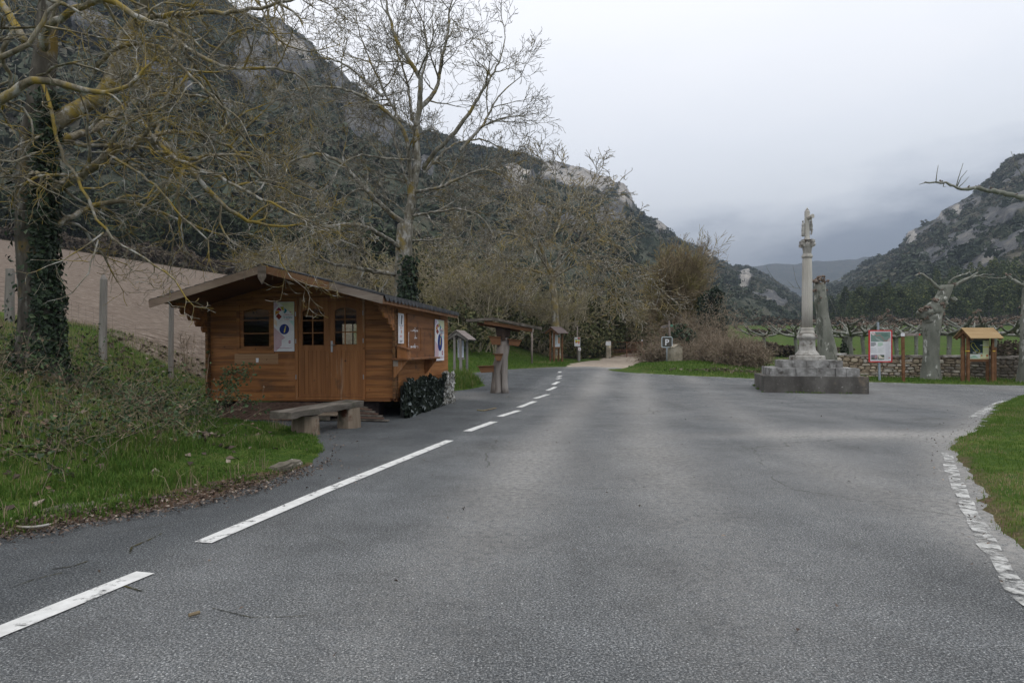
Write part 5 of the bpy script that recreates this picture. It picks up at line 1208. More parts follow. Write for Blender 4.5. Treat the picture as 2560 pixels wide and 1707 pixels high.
# door
mb = MB()
mb.span((dl, -.03, 0), (fx(747) - .004, .05, dt)); mb.span((fx(908) + .004, -.03, 0), (dr_, .05, dt)); mb.span((dl, -.032, dt - .075), (dr_, .05, dt)); mb.span((dl, -.035, -.035), (dr_, .05, .022))
mb.span((fx(824.6) - .012, -.004, .03), (fx(830) + .012, .036, dt - .08))
mb.build('door_frame', M_wv, hut)
def arch(x0, x1, ztop, rise, n=8):
    return [(x0 + (x1 - x0) * i / n, ztop - rise * (1 - math.sin(math.pi * i / n)) if True else 0) for i in range(n + 1)]
M_knob = M_steel
for (a, b, ga, gb, pa, pb, gt, gb2, plow, vm) in [(747.5, 826, 757.6, 811, 753, 814.5, 770, 862, 985, 783), (828.5, 908, 838.6, 893, 835, 897, 768.5, 861, 984, 864)]:
    x0, x1, g0_, g1_ = fx(a), fx(b), fx(ga), fx(gb); zt = dt - .08; zb = .028; gz1, gz0 = fz(gt), fz(gb2)
    mb = MB(); yF, yB = -.012, .03
    mb.span((x0, yF, zb), (g0_, yB, zt)); mb.span((g1_, yF, zb), (x1, yB, zt)); mb.span((g0_, yF, zb), (g1_, yB, zb + .07))
    p1 = fz(877); mb.span((g0_, yF, p1), (g1_, yB, gz0))
    ar = arch(g0_, g1_, gz1, .075); mb.prism([(g0_, zt), *ar, (g1_, zt)][::1], yF, yB)
    door = mb.build('door', M_wv, hut)
    mb = MB(); nb = 6; px0, px1 = fx(pa), fx(pb)
    for k_ in range(nb):
        u0 = px0 + (px1 - px0) * k_ / nb; u1 = px0 + (px1 - px0) * (k_ + 1) / nb
        mb.add([(p, q, zz) for zz in (zb + .062, p1 + .012) for p, q in ((u0 + .001, yF - .004), (u0 + .006, yF - .011), (u1 - .006, yF - .011), (u1 - .001, yF - .004), (u1 - .001, yF - .001), (u0 + .001, yF - .001))],
               [range(5, -1, -1), range(6, 12)] + [(i, (i + 1) % 6, 6 + (i + 1) % 6, 6 + i) for i in range(6)])
    mb.build('boarded_panel', M_wv, door)
    mb = MB(); mb.span((g0_, .008, gz0), (g1_, .012, gz1)); mb.build('pane', M_glass, door)
    mb = MB(); v_ = fx(vm); mb.span((v_ - .013, -.008, gz0), (v_ + .013, .0, gz1))
    for zz in (gz0 + (gz1 - gz0) * .33, gz0 + (gz1 - gz0) * .67): mb.span((g0_, -.009, zz - .012), (g1_, .001, zz + .012))
    mb.build('glazing_bars', M_wv, door)
    if a > 800:
        mb = MB(); h0, h1 = fx(828.5), fx(833.5); z0, z1 = fz(879.5), fz(852)
        mb.span((h0, yF - .012, z0), (h1, yF - .001, z1), bev=.004); zc = fz(862); mb.tube([((h0 + h1) / 2, yF - .01, zc), ((h0 + h1) / 2, yF - .05, zc), ((h0 + h1) / 2 + .03, yF - .055, zc), ((h0 + h1) / 2 + .105, yF - .05, zc + .003)], .009, 8)
        mb.build('handle', M_steel, door, smooth=False)
for zz in (.42, 1.22, 1.83):
    mb = MB(); mb.tube([(dr_ - .035, -.038, zz), (dr_ - .035, -.038, zz + .1)], .010, 8); mb.build('hinge', M_steel, hut); mb = MB(); mb.tube([(dl + .03, -.038, zz), (dl + .03, -.038, zz + .1)], .010, 8); mb.build('hinge', M_steel, hut)
# window
mb = MB(); f_ = .075
mb.span((wl_, -.03, wb), (wl_ + f_, .05, wt)); mb.span((wr_ - f_, -.03, wb), (wr_, .05, wt)); mb.span((wl_ + f_, -.028, wt - f_ - .06), (wr_ - f_, .05, wt)); mb.span((wl_ + f_, -.028, wb), (wr_ - f_, .05, wb + f_))
mb.span((wl_ + f_ - .02, -.055, wb + f_), (wr_ - f_ + .02, -.029, wb + f_ + .03))
win = mb.build('window', M_wh, hut)
mb = MB(); s0, s1, t0, t1 = fx(610, 815), fx(674, 815), fz(865, 640), fz(770, 640); i0, i1, j0, j1 = wl_ + f_, wr_ - f_, wb + f_ + .03, wt - f_ - .06
mb.span((i0, -.005, j0), (s0, .03, j1)); mb.span((s1, -.005, j0), (i1, .03, j1)); mb.span((s0, -.005, j0), (s1, .03, t0)); ar = arch(s0, s1, t1, .07); mb.prism([(s0, j1), *ar, (s1, j1)], -.005, .03)
for zz in (fz(800, 640), fz(833, 640)): mb.span((s0, .0, zz - .011), (s1, .012, zz + .011))
mb.build('sash', M_wh, win)
mb = MB(); mb.span((s0, .014, t0), (s1, .018, t1)); mb.build('pane', M_glass, win)
# pale unstained boards below the window, with a torn label
mb = MB(); p0, p1 = fx(587, 895), fx(696, 895); q0, q1 = fz(909.5, 640), fz(883.5, 640)
mb.span((p0, -.0035, q0), (p1, .004, (q0 + q1) / 2 - .003)); mb.span((p0, -.0035, (q0 + q1) / 2 + .003), (p1, .004, q1))
mb.build('pale_boards', wood('pale_unstained_boards', (.24, .125, .058), (.33, .19, .095), (.40, .24, .13), (.10, .6, 1.4), over=[knots]), hut)
mb = MB(); a, b = fr(644, 900); mb.add([(a - .03, -.006, b - .05), (a + .03, -.006, b - .045), (a + .035, -.006, b + .05), (a - .035, -.006, b + .05)], [range(4)]); mb.build('torn_label', M_white, hut)
# serving shutter, counter shelf and letter box on the right side
M_shut = wood('shutter_boards', (.13, .052, .020), (.19, .080, .029), (.25, .11, .042), (1, .10, 1.2), over=[((.06, .032, .018), 3, .56, .70)])
mb = MB(); t_ = .055
mb.span((.002, shl, shb), (.03, shl + t_, sht)); mb.span((.002, shr - t_, shb), (.03, shr, sht)); mb.span((.002, shl + t_, sht - t_ * 1.4), (.03, shr - t_, sht)); mb.span((.002, shl + t_, shb), (.028, shr - t_, shb + .2))
m0 = (shl + shr) / 2; mb.span((.002, m0 - .05, shb + .2), (.028, m0 + .05, sht - t_ * 1.4)); mb.span((.002, shl + t_, sht - .30), (.0275, m0 - .05, sht - t_ * 1.4)); mb.span((.002, m0 + .05, sht - .30), (.0275, shr - t_, sht - t_ * 1.4))
mb.span((.001, shl + t_, shb + .2), (.014, shr - t_, sht - .30))
sh = mb.build('shutter', M_shut, hut)
mb = MB(); rs = np.random.RandomState(4)
a0, a1, c0, c1 = shl + .12, m0 - .12, shb + .30, sht - .38
for (y, z, wy, wz, n) in [((a0 + a1) / 2, c1, .28, .015, 16), ((a0 + a1) / 2, c0, .30, .02, 18), ((a0 + a1) / 2 + .05, (c0 + c1) / 2 + .1, .02, .30, 14), (a0, (c0 + c1) / 2 - .1, .02, .26, 12), ((a0 + a1) / 2 + .12, c0 + .22, .1, .012, 6)]:
    for _ in range(n):
        yy, zz = y + (rs.rand() - .5) * 2 * wy, z + (rs.rand() - .5) * 2 * wz; w_, h_ = rs.uniform(.012, .05), rs.uniform(.006, .02)
        if wz > wy: w_, h_ = h_, w_
        yy = min(max(yy, a0 - .06), m0 - .09)
        mb.add([(.0165, yy - w_, zz - h_), (.0165, yy + w_, zz - h_ * .6), (.0165, yy + w_ * .8, zz + h_), (.0165, yy - w_ * .9, zz + h_ * .8)], [range(4)])
mb.build('torn_tape', M_white, sh)
k0, k1 = sd_(1017, 897, .33)[0] , sd_(1098, 897, .33)[0]; kz = sd_(1017, 897, .2)[1]
mb = MB(); mb.span((.003, k0, kz - .02), (.36, k1, kz + .025), bev=.006); shelf = mb.build('counter_shelf', M_shut, hut)
for yy in (k0 + .1, k1 - .18):
    mb = MB(); mb.prism([(.003, kz - .022), (.30, kz - .022), (.30, kz - .06), (.03, kz - .40), (.003, kz - .40)], yy, yy + .05); mb.build('bracket', M_wv, shelf)
lb0, lb1 = sd_(1001, 880, .12)[0], sd_(1027, 880, .12)[0]; lz1, lz0 = sd_(1010, 866, .12)[1], sd_(1010, 895, .12)[1]
lbx = thing('letter_box', 'small orange wooden letter box with sloping lid beside the counter shelf', 'letter box', (0, 0, 0))
lbx.matrix_world = Matrix.Translation(Vector(HO)) @ Euler((0, -TILT, TH)).to_matrix().to_4x4()
mb = MB(); mb.prism([(.048, lz0), (.27, lz0), (.27, lz1 - .07), (.048, lz1)], lb0, lb0 + .30); mb.build('box', M_wv, lbx)
mb = MB(); mb.prism([(.049, lz1 + .004), (.31, lz1 - .078), (.31, lz1 - .056), (.049, lz1 + .026)], lb0 - .03, lb0 + .33); mb.build('lid', M_shut, lbx)
mb = MB(); mb.prism([(.002, lz0 - .17), (.11, lz0 - .17), (.11, lz0 - .003), (.002, lz0 - .003)], lb0 - .12, lb0 + .06); mb.build('junction_box', flat('beige_plastic', (.30, .25, .2)), hut)

# ---------------- posters and signs
COLS = {}
def fc(c):
    k_ = tuple(c)
    if k_ not in COLS: COLS[k_] = flat('print_%d_%d_%d' % tuple(int(v * 255) for v in c), c, .55)
    return COLS[k_]
class Print:
    """flat printed graphics built in layers 1 mm apart on a panel facing -y"""
    def __init__(s, w, h): s.mb = MB(); s.m = []; s.w = w; s.h = h; s.k = 0
    def mi(s, c):
        m_ = fc(c)
        if m_ not in s.m: s.m.append(m_)
        return s.m.index(m_)
    def Y(s): s.k += 1; return -.001 - .0004 * s.k
    def poly(s, pts, c): y = s.Y(); s.mb.add([((p[0] - .5) * s.w, y, p[1] * s.h) for p in pts], [range(len(pts))], s.mi(c))
    def rect(s, a, b, c, d, col): s.poly([(a, b), (c, b), (c, d), (a, d)], col)
    def disc(s, x, z, r, c, n=24, ax=1.0): y = s.Y(); s.mb.add([((x - .5) * s.w + r * ax * math.cos(t), y, z * s.h + r * math.sin(t)) for t in np.arange(n) * 2 * math.pi / n], [range(n)], s.mi(c))
    def text(s, t, x, z, size, c, **k): text_mb(s.mb, t, (x - .5) * s.w, z * s.h, size, s.Y(), s.mi(c), **k)
    def lines(s, x0, x1, z0, z1, n, c, rs, fill=.55):
        for i in range(n):
            z = z1 + (z0 - z1) * (i + .5) / n; h = abs(z1 - z0) / n * fill / 2; s.rect(x0, z - h, x0 + (x1 - x0) * (rs.uniform(.8, 1) if i < n - 1 else .6), z + h, c)
    def build(s, parent, name='printing'): return s.mb.build(name, s.m, parent)
WINE, MUST, TEAL, OCH, BRN, NAVY, YEL = (.30, .02, .07), (.42, .36, .03), (.02, .20, .28), (.55, .25, .03), (.22, .025, .02), (.010, .03, .19), (.80, .68, .10)
def info_poster(root, w, h):
    mb = MB(); mb.span((-w / 2, -.001, 0), (w / 2, .008, h)); mb.build('panel', M_white, root)
    p = Print(w, h)
    p.poly([(.28, .99), (.99, .99), (.99, .71)], (.62, .64, .42)); p.poly([(.01, .99), (.12, .99), (.22, .93), (.01, .84)], (.60, .46, .58))
    p.poly([(.01, .67), (.16, .61), (.16, .50), (.01, .56)], (.76, .60, .48)); p.poly([(.75, .62), (.99, .62), (.99, .50)], (.46, .66, .64))
    p.poly([(.01, .49), (.56, .275), (.38, .23), (.38, .12), (.12, .01), (.01, .01)], (.56, .40, .44)); 
    p.poly([(.11, .835), (.25, .895), (.39, .845), (.36, .81), (.32, .825), (.11, .832)], WINE); p.poly([(.31, .90), (.50, .905), (.50, .82), (.44, .825)], MUST)
    p.poly([(.53, .885), (.67, .825), (.55, .765), (.46, .795), (.53, .805)], TEAL); p.poly([(.08, .82), (.31, .82), (.28, .79), (.08, .735)], OCH); p.poly([(.23, .775), (.40, .705), (.26, .64), (.10, .71)], BRN)
    p.text('TIERRAS DE', .70, .725, w * .085, (.40, .06, .09)); p.text('Iranzu', .70, .668, w * .185, TEAL, sx=.95); p.text('LURRA', .64, .637, w * .075, (.45, .08, .08))
    p.disc(.52, .448, w * .238, NAVY); p.text('i', .52, .385, w * .44, YEL, shear=.22, sx=1.0, bold=.004)
    p.rect(.79, .785, .83, .80, (.1, .2, .5)); p.rect(.83, .785, .87, .80, (.6, .05, .05))
    p.disc(.78, .19, w * .065, (.30, .04, .12)); p.rect(.72, .186, .84, .198, (.75, .7, .72))
    p.text('www.tierrasdeiranzu.com', .51, .063, w * .075, (.35, .05, .12))
    p.build(root)
(pl, pz0), (pr, pz1) = fr(688, 878), fr(738.5, 754)
def on_front(lx, lz, y=-.012): return tuple(Vector(HO) + (Euler((0, -TILT, TH)).to_matrix() @ Vector((lx, y, lz))))
def on_side(ly, lz, x=.012): return tuple(Vector(HO) + (Euler((0, -TILT, TH)).to_matrix() @ Vector((x, ly, lz))))
po = thing('information_poster', 'tall white poster with coloured arrow logo and blue i disc between window and door', 'poster', on_front((pl + pr) / 2, pz0, -.040), TH)
po.rotation_euler = (0, -TILT, TH); info_poster(po, pr - pl, pz1 - pz0)
(s0, sz0), (s1, _) = sd_(1084, 895), sd_(1107, 890); sz1 = sd_(1095, 799)[1]; sz0 = sd_(1095, 901)[1]
po = thing('information_poster', 'narrow looking white poster with blue i on the side wall above the counter shelf end', 'poster', on_side((s0 + s1) / 2, sz0, .042), TH + R(90)); info_poster(po, s1 - s0, sz1 - sz0)
(s0, _), (s1, _) = sd_(993.5, 820), sd_(1007.3, 820); sz1, sz0 = sd_(1000, 783)[1], sd_(1000, 858)[1]; w_, h_ = s1 - s0, sz1 - sz0
po = thing('information_sign', 'slim white sign with boxed black i at the front corner of the side wall', 'sign', on_side((s0 + s1) / 2, sz0, .030), TH + R(90))
mb = MB(); mb.span((-w_ / 2, -.001, 0), (w_ / 2, .006, h_)); mb.build('panel', M_white, po); p = Print(w_, h_)
p.rect(.18, .935, .82, .945, (.05, .05, .06)); p.rect(.18, .585, .82, .60, (.05, .05, .06)); p.rect(.18, .60, .21, .935, (.05, .05, .06)); p.rect(.79, .60, .82, .935, (.05, .05, .06))
p.poly([(.42, .64), (.58, .62), (.64, .85), (.50, .86)], (.03, .03, .035)); p.disc(.60, .895, w_ * .10, (.03, .03, .035)); rs = np.random.RandomState(2)
p.lines(.3, .75, .49, .55, 2, (.55, .25, .25), rs); p.rect(.46, .34, .60, .45, (.60, .28, .16)); p.lines(.25, .75, .20, .28, 2, (.62, .22, .24), rs); p.lines(.25, .75, .04, .11, 3, (.2, .2, .25), rs); p.build(po)

# camouflage leaf screen along the side plinth
scr = thing('leaf_screen', 'screen of dark and grey leaves covering the base of the hut side', 'screen', (0, 0, 0)); scr.matrix_world = lbx.matrix_world
rs = np.random.RandomState(12)
def screen(name, y0, y1, n, material, size, zt):
    y = rs.uniform(y0, y1, n); k_ = (y - .0) / DP; z0_ = -.42 + .10 * k_ * 0; z = z0_ + (zt + .10 * vnoise(y * 5, y * 0, seed=3) - z0_) * rs.rand(n); x = .13 + .10 * np.abs(fbm(y * 3, z * 3, oct=2, seed=6)) + .05 * rs.rand(n)
    V, Fq = leaf_quads(np.stack([x, y, z], 1), size * rs.uniform(.6, 1.4, n), rs, nrm=np.tile((1.0, -.3, .3), (n, 1))); return mk(name, V, Fq, material, scr, attr=np.repeat(rs.rand(n), 4))
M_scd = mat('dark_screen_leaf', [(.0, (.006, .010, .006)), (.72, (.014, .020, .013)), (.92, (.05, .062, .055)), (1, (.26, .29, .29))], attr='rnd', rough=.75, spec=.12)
M_scl = mat('grey_screen_leaf', [(.0, (.07, .065, .05)), (.5, (.22, .215, .19)), (1, (.50, .50, .48))], attr='rnd', rough=.7)
screen('dark_leaves', -.12, 3.3, 3600, M_scd, .095, .36); screen('grey_leaves', 3.25, 4.55, 1100, M_scl, .095, .36)
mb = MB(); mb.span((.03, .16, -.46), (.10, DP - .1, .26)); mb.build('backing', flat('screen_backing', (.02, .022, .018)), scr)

# ------------------------------------------------------------------ things before the hut
M_old = mat('old_grey_timber', [(.3, (.055, .048, .040)), (.5, (.12, .105, .088)), (.7, (.22, .195, .165))], scale=5, stretch=(1, .15, 1), detail=8, rough=.9, bump=.6, bscale=24, bdist=.008, over=[((.045, .05, .03), 2, .55, .7)])
M_oldl = mat('split_log_leg', [(.3, (.13, .10, .072)), (.5, (.22, .175, .13)), (.7, (.31, .255, .195))], scale=5, stretch=(1, 1, .15), detail=8, rough=.9, bump=.6, bscale=24, bdist=.008, over=[((.09, .035, .02), 1.4, .60, .68), ((.07, .075, .05), 2, .58, .7)])
def wpt(px, py, z): d = (CH - z) * F / (py - HY); return Vector(((px - 1280) / F * d, d, z))
b0, b1, b2, b3 = wpt(671, 1028, .46), wpt(728, 1031, .46), wpt(909, 1001, .50), wpt(866, 998, .50)
bench = thing('wooden_bench', 'rough grey plank bench on two split log legs in front of the hut', 'bench', ((b0.x + b2.x) / 2, (b0.y + b2.y) / 2, 0))
n = 14; V = []; rs = np.random.RandomState(3)
for i in range(n + 1):
    t = i / n; A, B = b0.lerp(b3, t), b1.lerp(b2, t); j = [rs.normal(0, .008) for _ in range(4)]
    for q, zz, jj in ((A, 0, j[0]), (B, 0, j[1]), (B, -.105 + j[2], j[1] - .01), (A, -.105 + j[3], j[0] + .01)): V.append((q.x + jj, q.y, q.z + zz + .004 * rs.normal()))
V = np.array(V); fs = [(i * 4 + a, i * 4 + (a + 1) % 4, i * 4 + 4 + (a + 1) % 4, i * 4 + 4 + a) for i in range(n) for a in range(4)]
mb = MB(); mb.add(V - np.array(bench.location), fs + [(3, 2, 1, 0), (n * 4, n * 4 + 1, n * 4 + 2, n * 4 + 3)]); mb.build('seat', M_old, bench)
for (pa, pb, yy, dz) in [((716, 1088), (771, 1091), .38, .34), ((834, 1070), (879, 1072), .38, .38)]:
    a, b = wpt(*pa, 0.0), wpt(*pb, 0.0); a.z = b.z = 0; c = (a + b) / 2; wv = (b - a); L = wv.length; wv.normalize(); back = Vector((-wv.y, wv.x, 0)).normalized(); c = c + back * .22
    mb = MB(); V = []
    for z_, s_ in ((-.03, 1.05), (.12, 1.0), (.25, .96), (dz, .93)):
        for k_ in range(12):
            t = 2 * math.pi * k_ / 12; ex, ey = math.cos(t), math.sin(t); m_ = max(abs(ex), abs(ey)) ** .65
            V.append(tuple(c + wv * (L * .5 * ex / m_ * s_) + back * (.20 * ey / m_ * s_) + Vector((0, 0, z_))))
    V = np.array(V) - np.array(bench.location); mb.add(V, [(i * 12 + j, i * 12 + (j + 1) % 12, i * 12 + 12 + (j + 1) % 12, i * 12 + 12 + j) for i in range(3) for j in range(12)] + [range(36, 48)]); mb.build('leg', M_oldl, bench)
# rusty mesh mat sloping down from the door sill
M_rust = mat('rusty_bar', [(.3, (.075, .048, .038)), (.7, (.19, .125, .095))], scale=9, rough=.9)
msh = thing('steel_mesh_mat', 'rusty steel mesh mat sloping down from the hut front on the left', 'mesh mat', (0, 0, 0)); msh.matrix_world = lbx.matrix_world
mb = MB(); xa, xb = -3.75, -1.35
def mz(y): return -.10 - .30 * min(1, -y / 1.0)
for k_ in range(26):
    x = xa + (xb - xa) * k_ / 25; mb.tube([(x, -.05, mz(-.05)), (x - .06, -.5, mz(-.5)), (x - .10, -1.05, mz(-1.05))], .008, 5)
for k_ in range(22):
    y = -.06 - k_ * .046; mb.tube([(xa, y, mz(y) + .012), ((xa + xb) / 2, y + .01, mz(y) + .016), (xb, y, mz(y) + .012)], .009, 5)
mb.build('bars', M_rust, msh)
stp = thing('plank_step', 'pale wooden plank step lying behind the bench below the door', 'step', (0, 0, 0)); stp.matrix_world = lbx.matrix_world
mb = MB(); mb.span((-2.35, -.95, -.31), (-1.0, -.35, -.27), bev=.006); mb.build('top_plank', M_oldl, stp); mb = MB(); mb.span((-2.2, -.93, -.40), (-1.15, -.90, -.311)); mb.span((-1.3, -.9, -.43), (-1.2, -.4, -.311)); mb.span((-2.1, -.9, -.43), (-2.0, -.4, -.311)); mb.build('support', M_old, stp)
pil = thing('plank_pile', 'low pile of dark old planks beside the hut corner', 'planks', (0, 0, 0)); pil.matrix_world = lbx.matrix_world
rs = np.random.RandomState(6)
for k_ in range(7):
    mb = MB(); y = -.85 + .10 * k_; z = -.40 + .034 * k_; mb.beam((-1.25 + rs.uniform(-.1, .1) + .03 * k_, y + .08, z + .12 * (k_ / 7)), (.12 - .12 * k_ + rs.uniform(-.05, .05), y - .02, z), .12, .03, bev=.004); mb.build('plank', M_rust if k_ % 2 else M_old, pil)
# ------------------------------------------------------------------ field fence
M_post = mat('grey_fence_post', [(.3, (.12, .11, .10)), (.5, (.22, .205, .185)), (.7, (.33, .31, .285))], scale=4, stretch=(1, 1, .12), detail=8, rough=.9, bump=.6, bscale=22, bdist=.008)
fence = thing('field_fence', 'old wire mesh fence on split grey posts along the ploughed field', 'fence', placed(255, 16.5))
FP = []
for px, d, r_, ptop, cap in [(-70, 16.2, .09, 670, 0), (22, 16.4, .10, 672, 0), (256, 16.5, .085, 686, 1), (426, 17.6, .062, 725, 0), (560, 18.6, .06, 735, 0)]:
    x, y, z = placed(px, d); zt = CH + (HY - ptop) / F * d; FP.append((x, y, z, zt))
    mb = MB(); mb.tube([(x + .02, y, z - .2), (x + .01, y, z + .5), (x + .03, y, zt - .12), (x + .02, y, zt)], [r_ * 1.1, r_ * 1.05, r_ * .95, r_ * (.35 if cap else .9)], 9)
    mb.build('post', M_post, fence, world=True)
tubes = []
for (a, b) in zip(FP[:-1], FP[1:]):
    for k_ in range(9):
        f = .08 + .86 * (k_ / 8) ** .85; pts = [(a[0] + (b[0] - a[0]) * t, a[1] + (b[1] - a[1]) * t - .09, a[2] + (b[2] - a[2]) * t + f * min(1.25, (a[3] - a[2])) - .05 * math.sin(math.pi * t)) for t in np.linspace(0, 1, 6)]; tubes.append((pts, [.0022] * 6))
    n = int(abs(b[0] - a[0]) / .16)
    for k_ in range(1, n):
        t = k_ / n; x, y, z = a[0] + (b[0] - a[0]) * t, a[1] + (b[1] - a[1]) * t - .09, a[2] + (b[2] - a[2]) * t - .05 * math.sin(math.pi * t); tubes.append(([(x, y, z + .06), (x + .01, y, z + .6), (x, y, z + 1.17)], [.0016] * 3))
V, Fq = tube_batch(tubes); mk('wire_mesh', V, Fq, flat('rusty_wire', (.10, .085, .075)), fence, world=True)

# ------------------------------------------------------------------ tree-trunk bird table
x, y, z = placed(1250, 22.6); z = .06
bt = thing('bird_table', 'pale forked tree trunk carrying a dark board roof and small trough shelves', 'shelter', (x, y, z))
M_dead = mat('bleached_trunk', [(.3, (.14, .115, .095)), (.5, (.25, .22, .195)), (.7, (.36, .335, .31))], scale=3, stretch=(1, 1, .15), detail=8, rough=.85, bump=.7, bscale=14, bdist=.015, over=[((.10, .06, .045), 2.2, .60, .68, (1, 1, .4))])
S = 22.6 / F; B_ = lambda px, py, dy=0.0: np.array([(px - 1250) * S, dy, (984 - py) * S])
mb = MB()
mb.tube([B_(1243, 990), B_(1246, 975, .05), B_(1244, 955), B_(1243, 930), B_(1246, 910), B_(1252, 890), B_(1257, 865), B_(1259, 845)], [.15, .12, .115, .125, .155, .19, .185, .165], 10)
mb.tube([B_(1264, 990), B_(1262, 970, -.03), B_(1261, 945), B_(1260, 915), B_(1259, 895), B_(1263, 870), B_(1268, 840)], [.13, .11, .105, .13, .14, .15, .05], 10)
mb.tube([B_(1232, 990, .02), B_(1234, 965), B_(1237, 940), B_(1240, 915), B_(1248, 895)], [.10, .085, .085, .11, .13], 9)
mb.tube([B_(1252, 990, .14), B_(1252, 960, .12), B_(1253, 930, .1)], [.10, .09, .1], 8)
mb.build('trunk', M_dead, bt, smooth=True)
M_dkw = mat('dark_brown_timber', [(.3, (.030, .020, .016)), (.7, (.085, .06, .045))], scale=5, stretch=(1, 1, .3), rough=.85, bump=.3)
M_brn = mat('brown_timber', [(.3, (.10, .05, .026)), (.5, (.17, .085, .042)), (.7, (.23, .125, .065))], scale=5, stretch=(.2, 1, 1), rough=.8, bump=.3)
mb = MB(); mb.prism([(B_(1238, 0)[0], B_(0, 817)[2]), (B_(1242, 0)[0], B_(0, 843)[2]), (B_(1276, 0)[0], B_(0, 843)[2]), (B_(1276, 0)[0], B_(0, 817)[2])], -.17, .14); mb.span((B_(1254, 0)[0], -.20, B_(0, 853)[2]), (B_(1264, 0)[0], -.165, B_(0, 818)[2]))
mb.build('head_block', M_dkw, bt)
mb = MB()
ra, rb, rc = B_(1167, 801), B_(1234, 797), B_(1353, 821)
def slab(a, b, y0a, y1a, y0b, y1b, th):
    mb.add([(a[0], y0a, a[2]), (a[0], y1a, a[2] + .02), (b[0], y1b, b[2] + .02), (b[0], y0b, b[2]), (a[0], y0a, a[2] - th), (a[0], y1a, a[2] + .02 - th), (b[0], y1b, b[2] + .02 - th), (b[0], y0b, b[2] - th)],
           [(0, 3, 2, 1), (4, 5, 6, 7), (0, 4, 7, 3), (1, 2, 6, 5), (0, 1, 5, 4), (3, 7, 6, 2)])
slab(ra, rb, -.35, .5, -.5, .55, .085); slab(rb, rc, -.5, .55, -.55, .5, .085)
roof_ = mb.build('roof', M_old, bt)
mb = MB(); mb.beam(B_(1212, 808, -.36), B_(1330, 828, -.40), .07, .12); mb.beam(B_(1192, 810, .2), B_(1300, 828, .2), .07, .10); mb.build('rafter', M_brn, bt)
for (pa, pb, pt_, pbot, yy) in [((1223, 844), (1252, 845), 843, 861, -.1), ((1272, 850), (1304, 853), 851, 864, -.1), ((1236, 887), (1258, 887), 886, 901, -.28), ((1196, 918), (1235, 916), 917, 931, -.1)]:
    mb = MB(); a, b = B_(pa[0], pa[1]), B_(pb[0], pb[1]); h = (pbot - pt_) * S; s0 = min(.09, (b[0] - a[0]) * .25); dz = a[2] - b[2]
    le, rt = (s0, s0) if pb[0] - pa[0] < 25 else ((s0, 0) if pa[0] < 1240 else (0, s0))
    for y_ in (yy - .10, yy + .09): mb.prism([(a[0] + le, a[2] - h), (b[0] - rt, b[2] - h), (b[0], b[2]), (a[0], a[2])], y_, y_ + .02)
    mb.prism([(a[0] + le, a[2] - h - .015), (b[0] - rt, b[2] - h - .015), (b[0] - rt, b[2] - h), (a[0] + le, a[2] - h)], yy - .1, yy + .11)
    mb.prism([(a[0] - .05, a[2] + .001), (b[0] + .01, b[2] + .001), (b[0] + .01, b[2] + .02), (a[0] - .05, a[2] + .02)], yy - .14, yy + .15)
    mb.build('trough', M_brn, bt)

# ------------------------------------------------------------------ notice boards with little roofs
def notice_board(name, label, px, d, w, h, rot, style, top_extra=.35):
    x, y, z = placed(px, d); root = thing(name, label, 'notice board', (x, y, z), rot)
    wood_ = M_brn if style != 'grey' else M_post
    ph = h
    for sx in (-1, 1):
        for k_, yy in enumerate((-.16, .12)):
            mb = MB(); mb.span((sx * w / 2 - .05, yy - .05, -.1), (sx * w / 2 + .05, yy + .05, ph * (.98 if k_ else .94)), bev=.012); mb.build('post', wood_, root)
    mb = MB(); mb.span((-w / 2 + .052, -.06, ph * .42), (w / 2 - .052, -.02, ph * .42 + .10)); mb.span((-w / 2 + .052, -.06, ph * .90), (w / 2 - .052, -.02, ph * .97)); mb.build('rail', wood_, root)
    pw, p0, p1 = w - .11, ph * .42 + .104, ph * .897
    mb = MB(); mb.span((-pw / 2, -.03, p0), (pw / 2, -.012, p1)); pan = mb.build('panel', M_white, root)
    ov, hd = .16, .56
    for s_, dep in ((-1, hd), (1, hd * .95)):
        mb = MB(); zr = ph + top_extra * .75
        mb.prism([(-.0, zr), (s_ * dep, zr - dep * .55), (s_ * dep, zr - dep * .55 - .03), (0, zr - .03)], -w / 2 - ov, w / 2 + ov, plane='yz') if False else None
        nb = 6
        for k_ in range(nb):
            a, b = k_ / nb * dep, (k_ + .96) / nb * dep
            mb.prism([(s_ * a, zr - a * .72), (s_ * b, zr - b * .72 - .012), (s_ * b, zr - b * .72 - .036), (s_ * a, zr - a * .72 - .03)], -w / 2 - ov, w / 2 + ov, plane='yz')
        mb.build('roof', ROOFM[style], root)
    for sx in (-1, 1):
        mb = MB(); zr = ph + top_extra * .75; x0 = sx * (w / 2 + .055); mb.prism([(-hd + .04, zr - hd * .72 - .015), (0, zr - .05), (hd - .06, zr - hd * .70 - .015), (hd - .1, zr - hd * .72 - .07), (0, zr - .22), (-hd + .05, zr - hd * .72 - .10)], x0 - .03, x0 + .03, plane='yz'); mb.build('gable_board', wood_, root)
    return root, pw, p0, p1
ROOFM = {'grey': mat('grey_roof_boards', [(.3, (.17, .14, .13)), (.7, (.30, .26, .245))], scale=5, stretch=(.15, 1, 1), rough=.9, bump=.3),
         'brown': mat('brown_roof_boards', [(.3, (.13, .10, .095)), (.7, (.23, .185, .175))], scale=5, stretch=(.15, 1, 1), rough=.85, bump=.3),
         'yellow': mat('yellow_roof_boards', [(.3, (.26, .17, .085)), (.5, (.36, .25, .13)), (.7, (.44, .325, .185))], scale=5, stretch=(.15, 1, 1), rough=.85, bump=.3)}
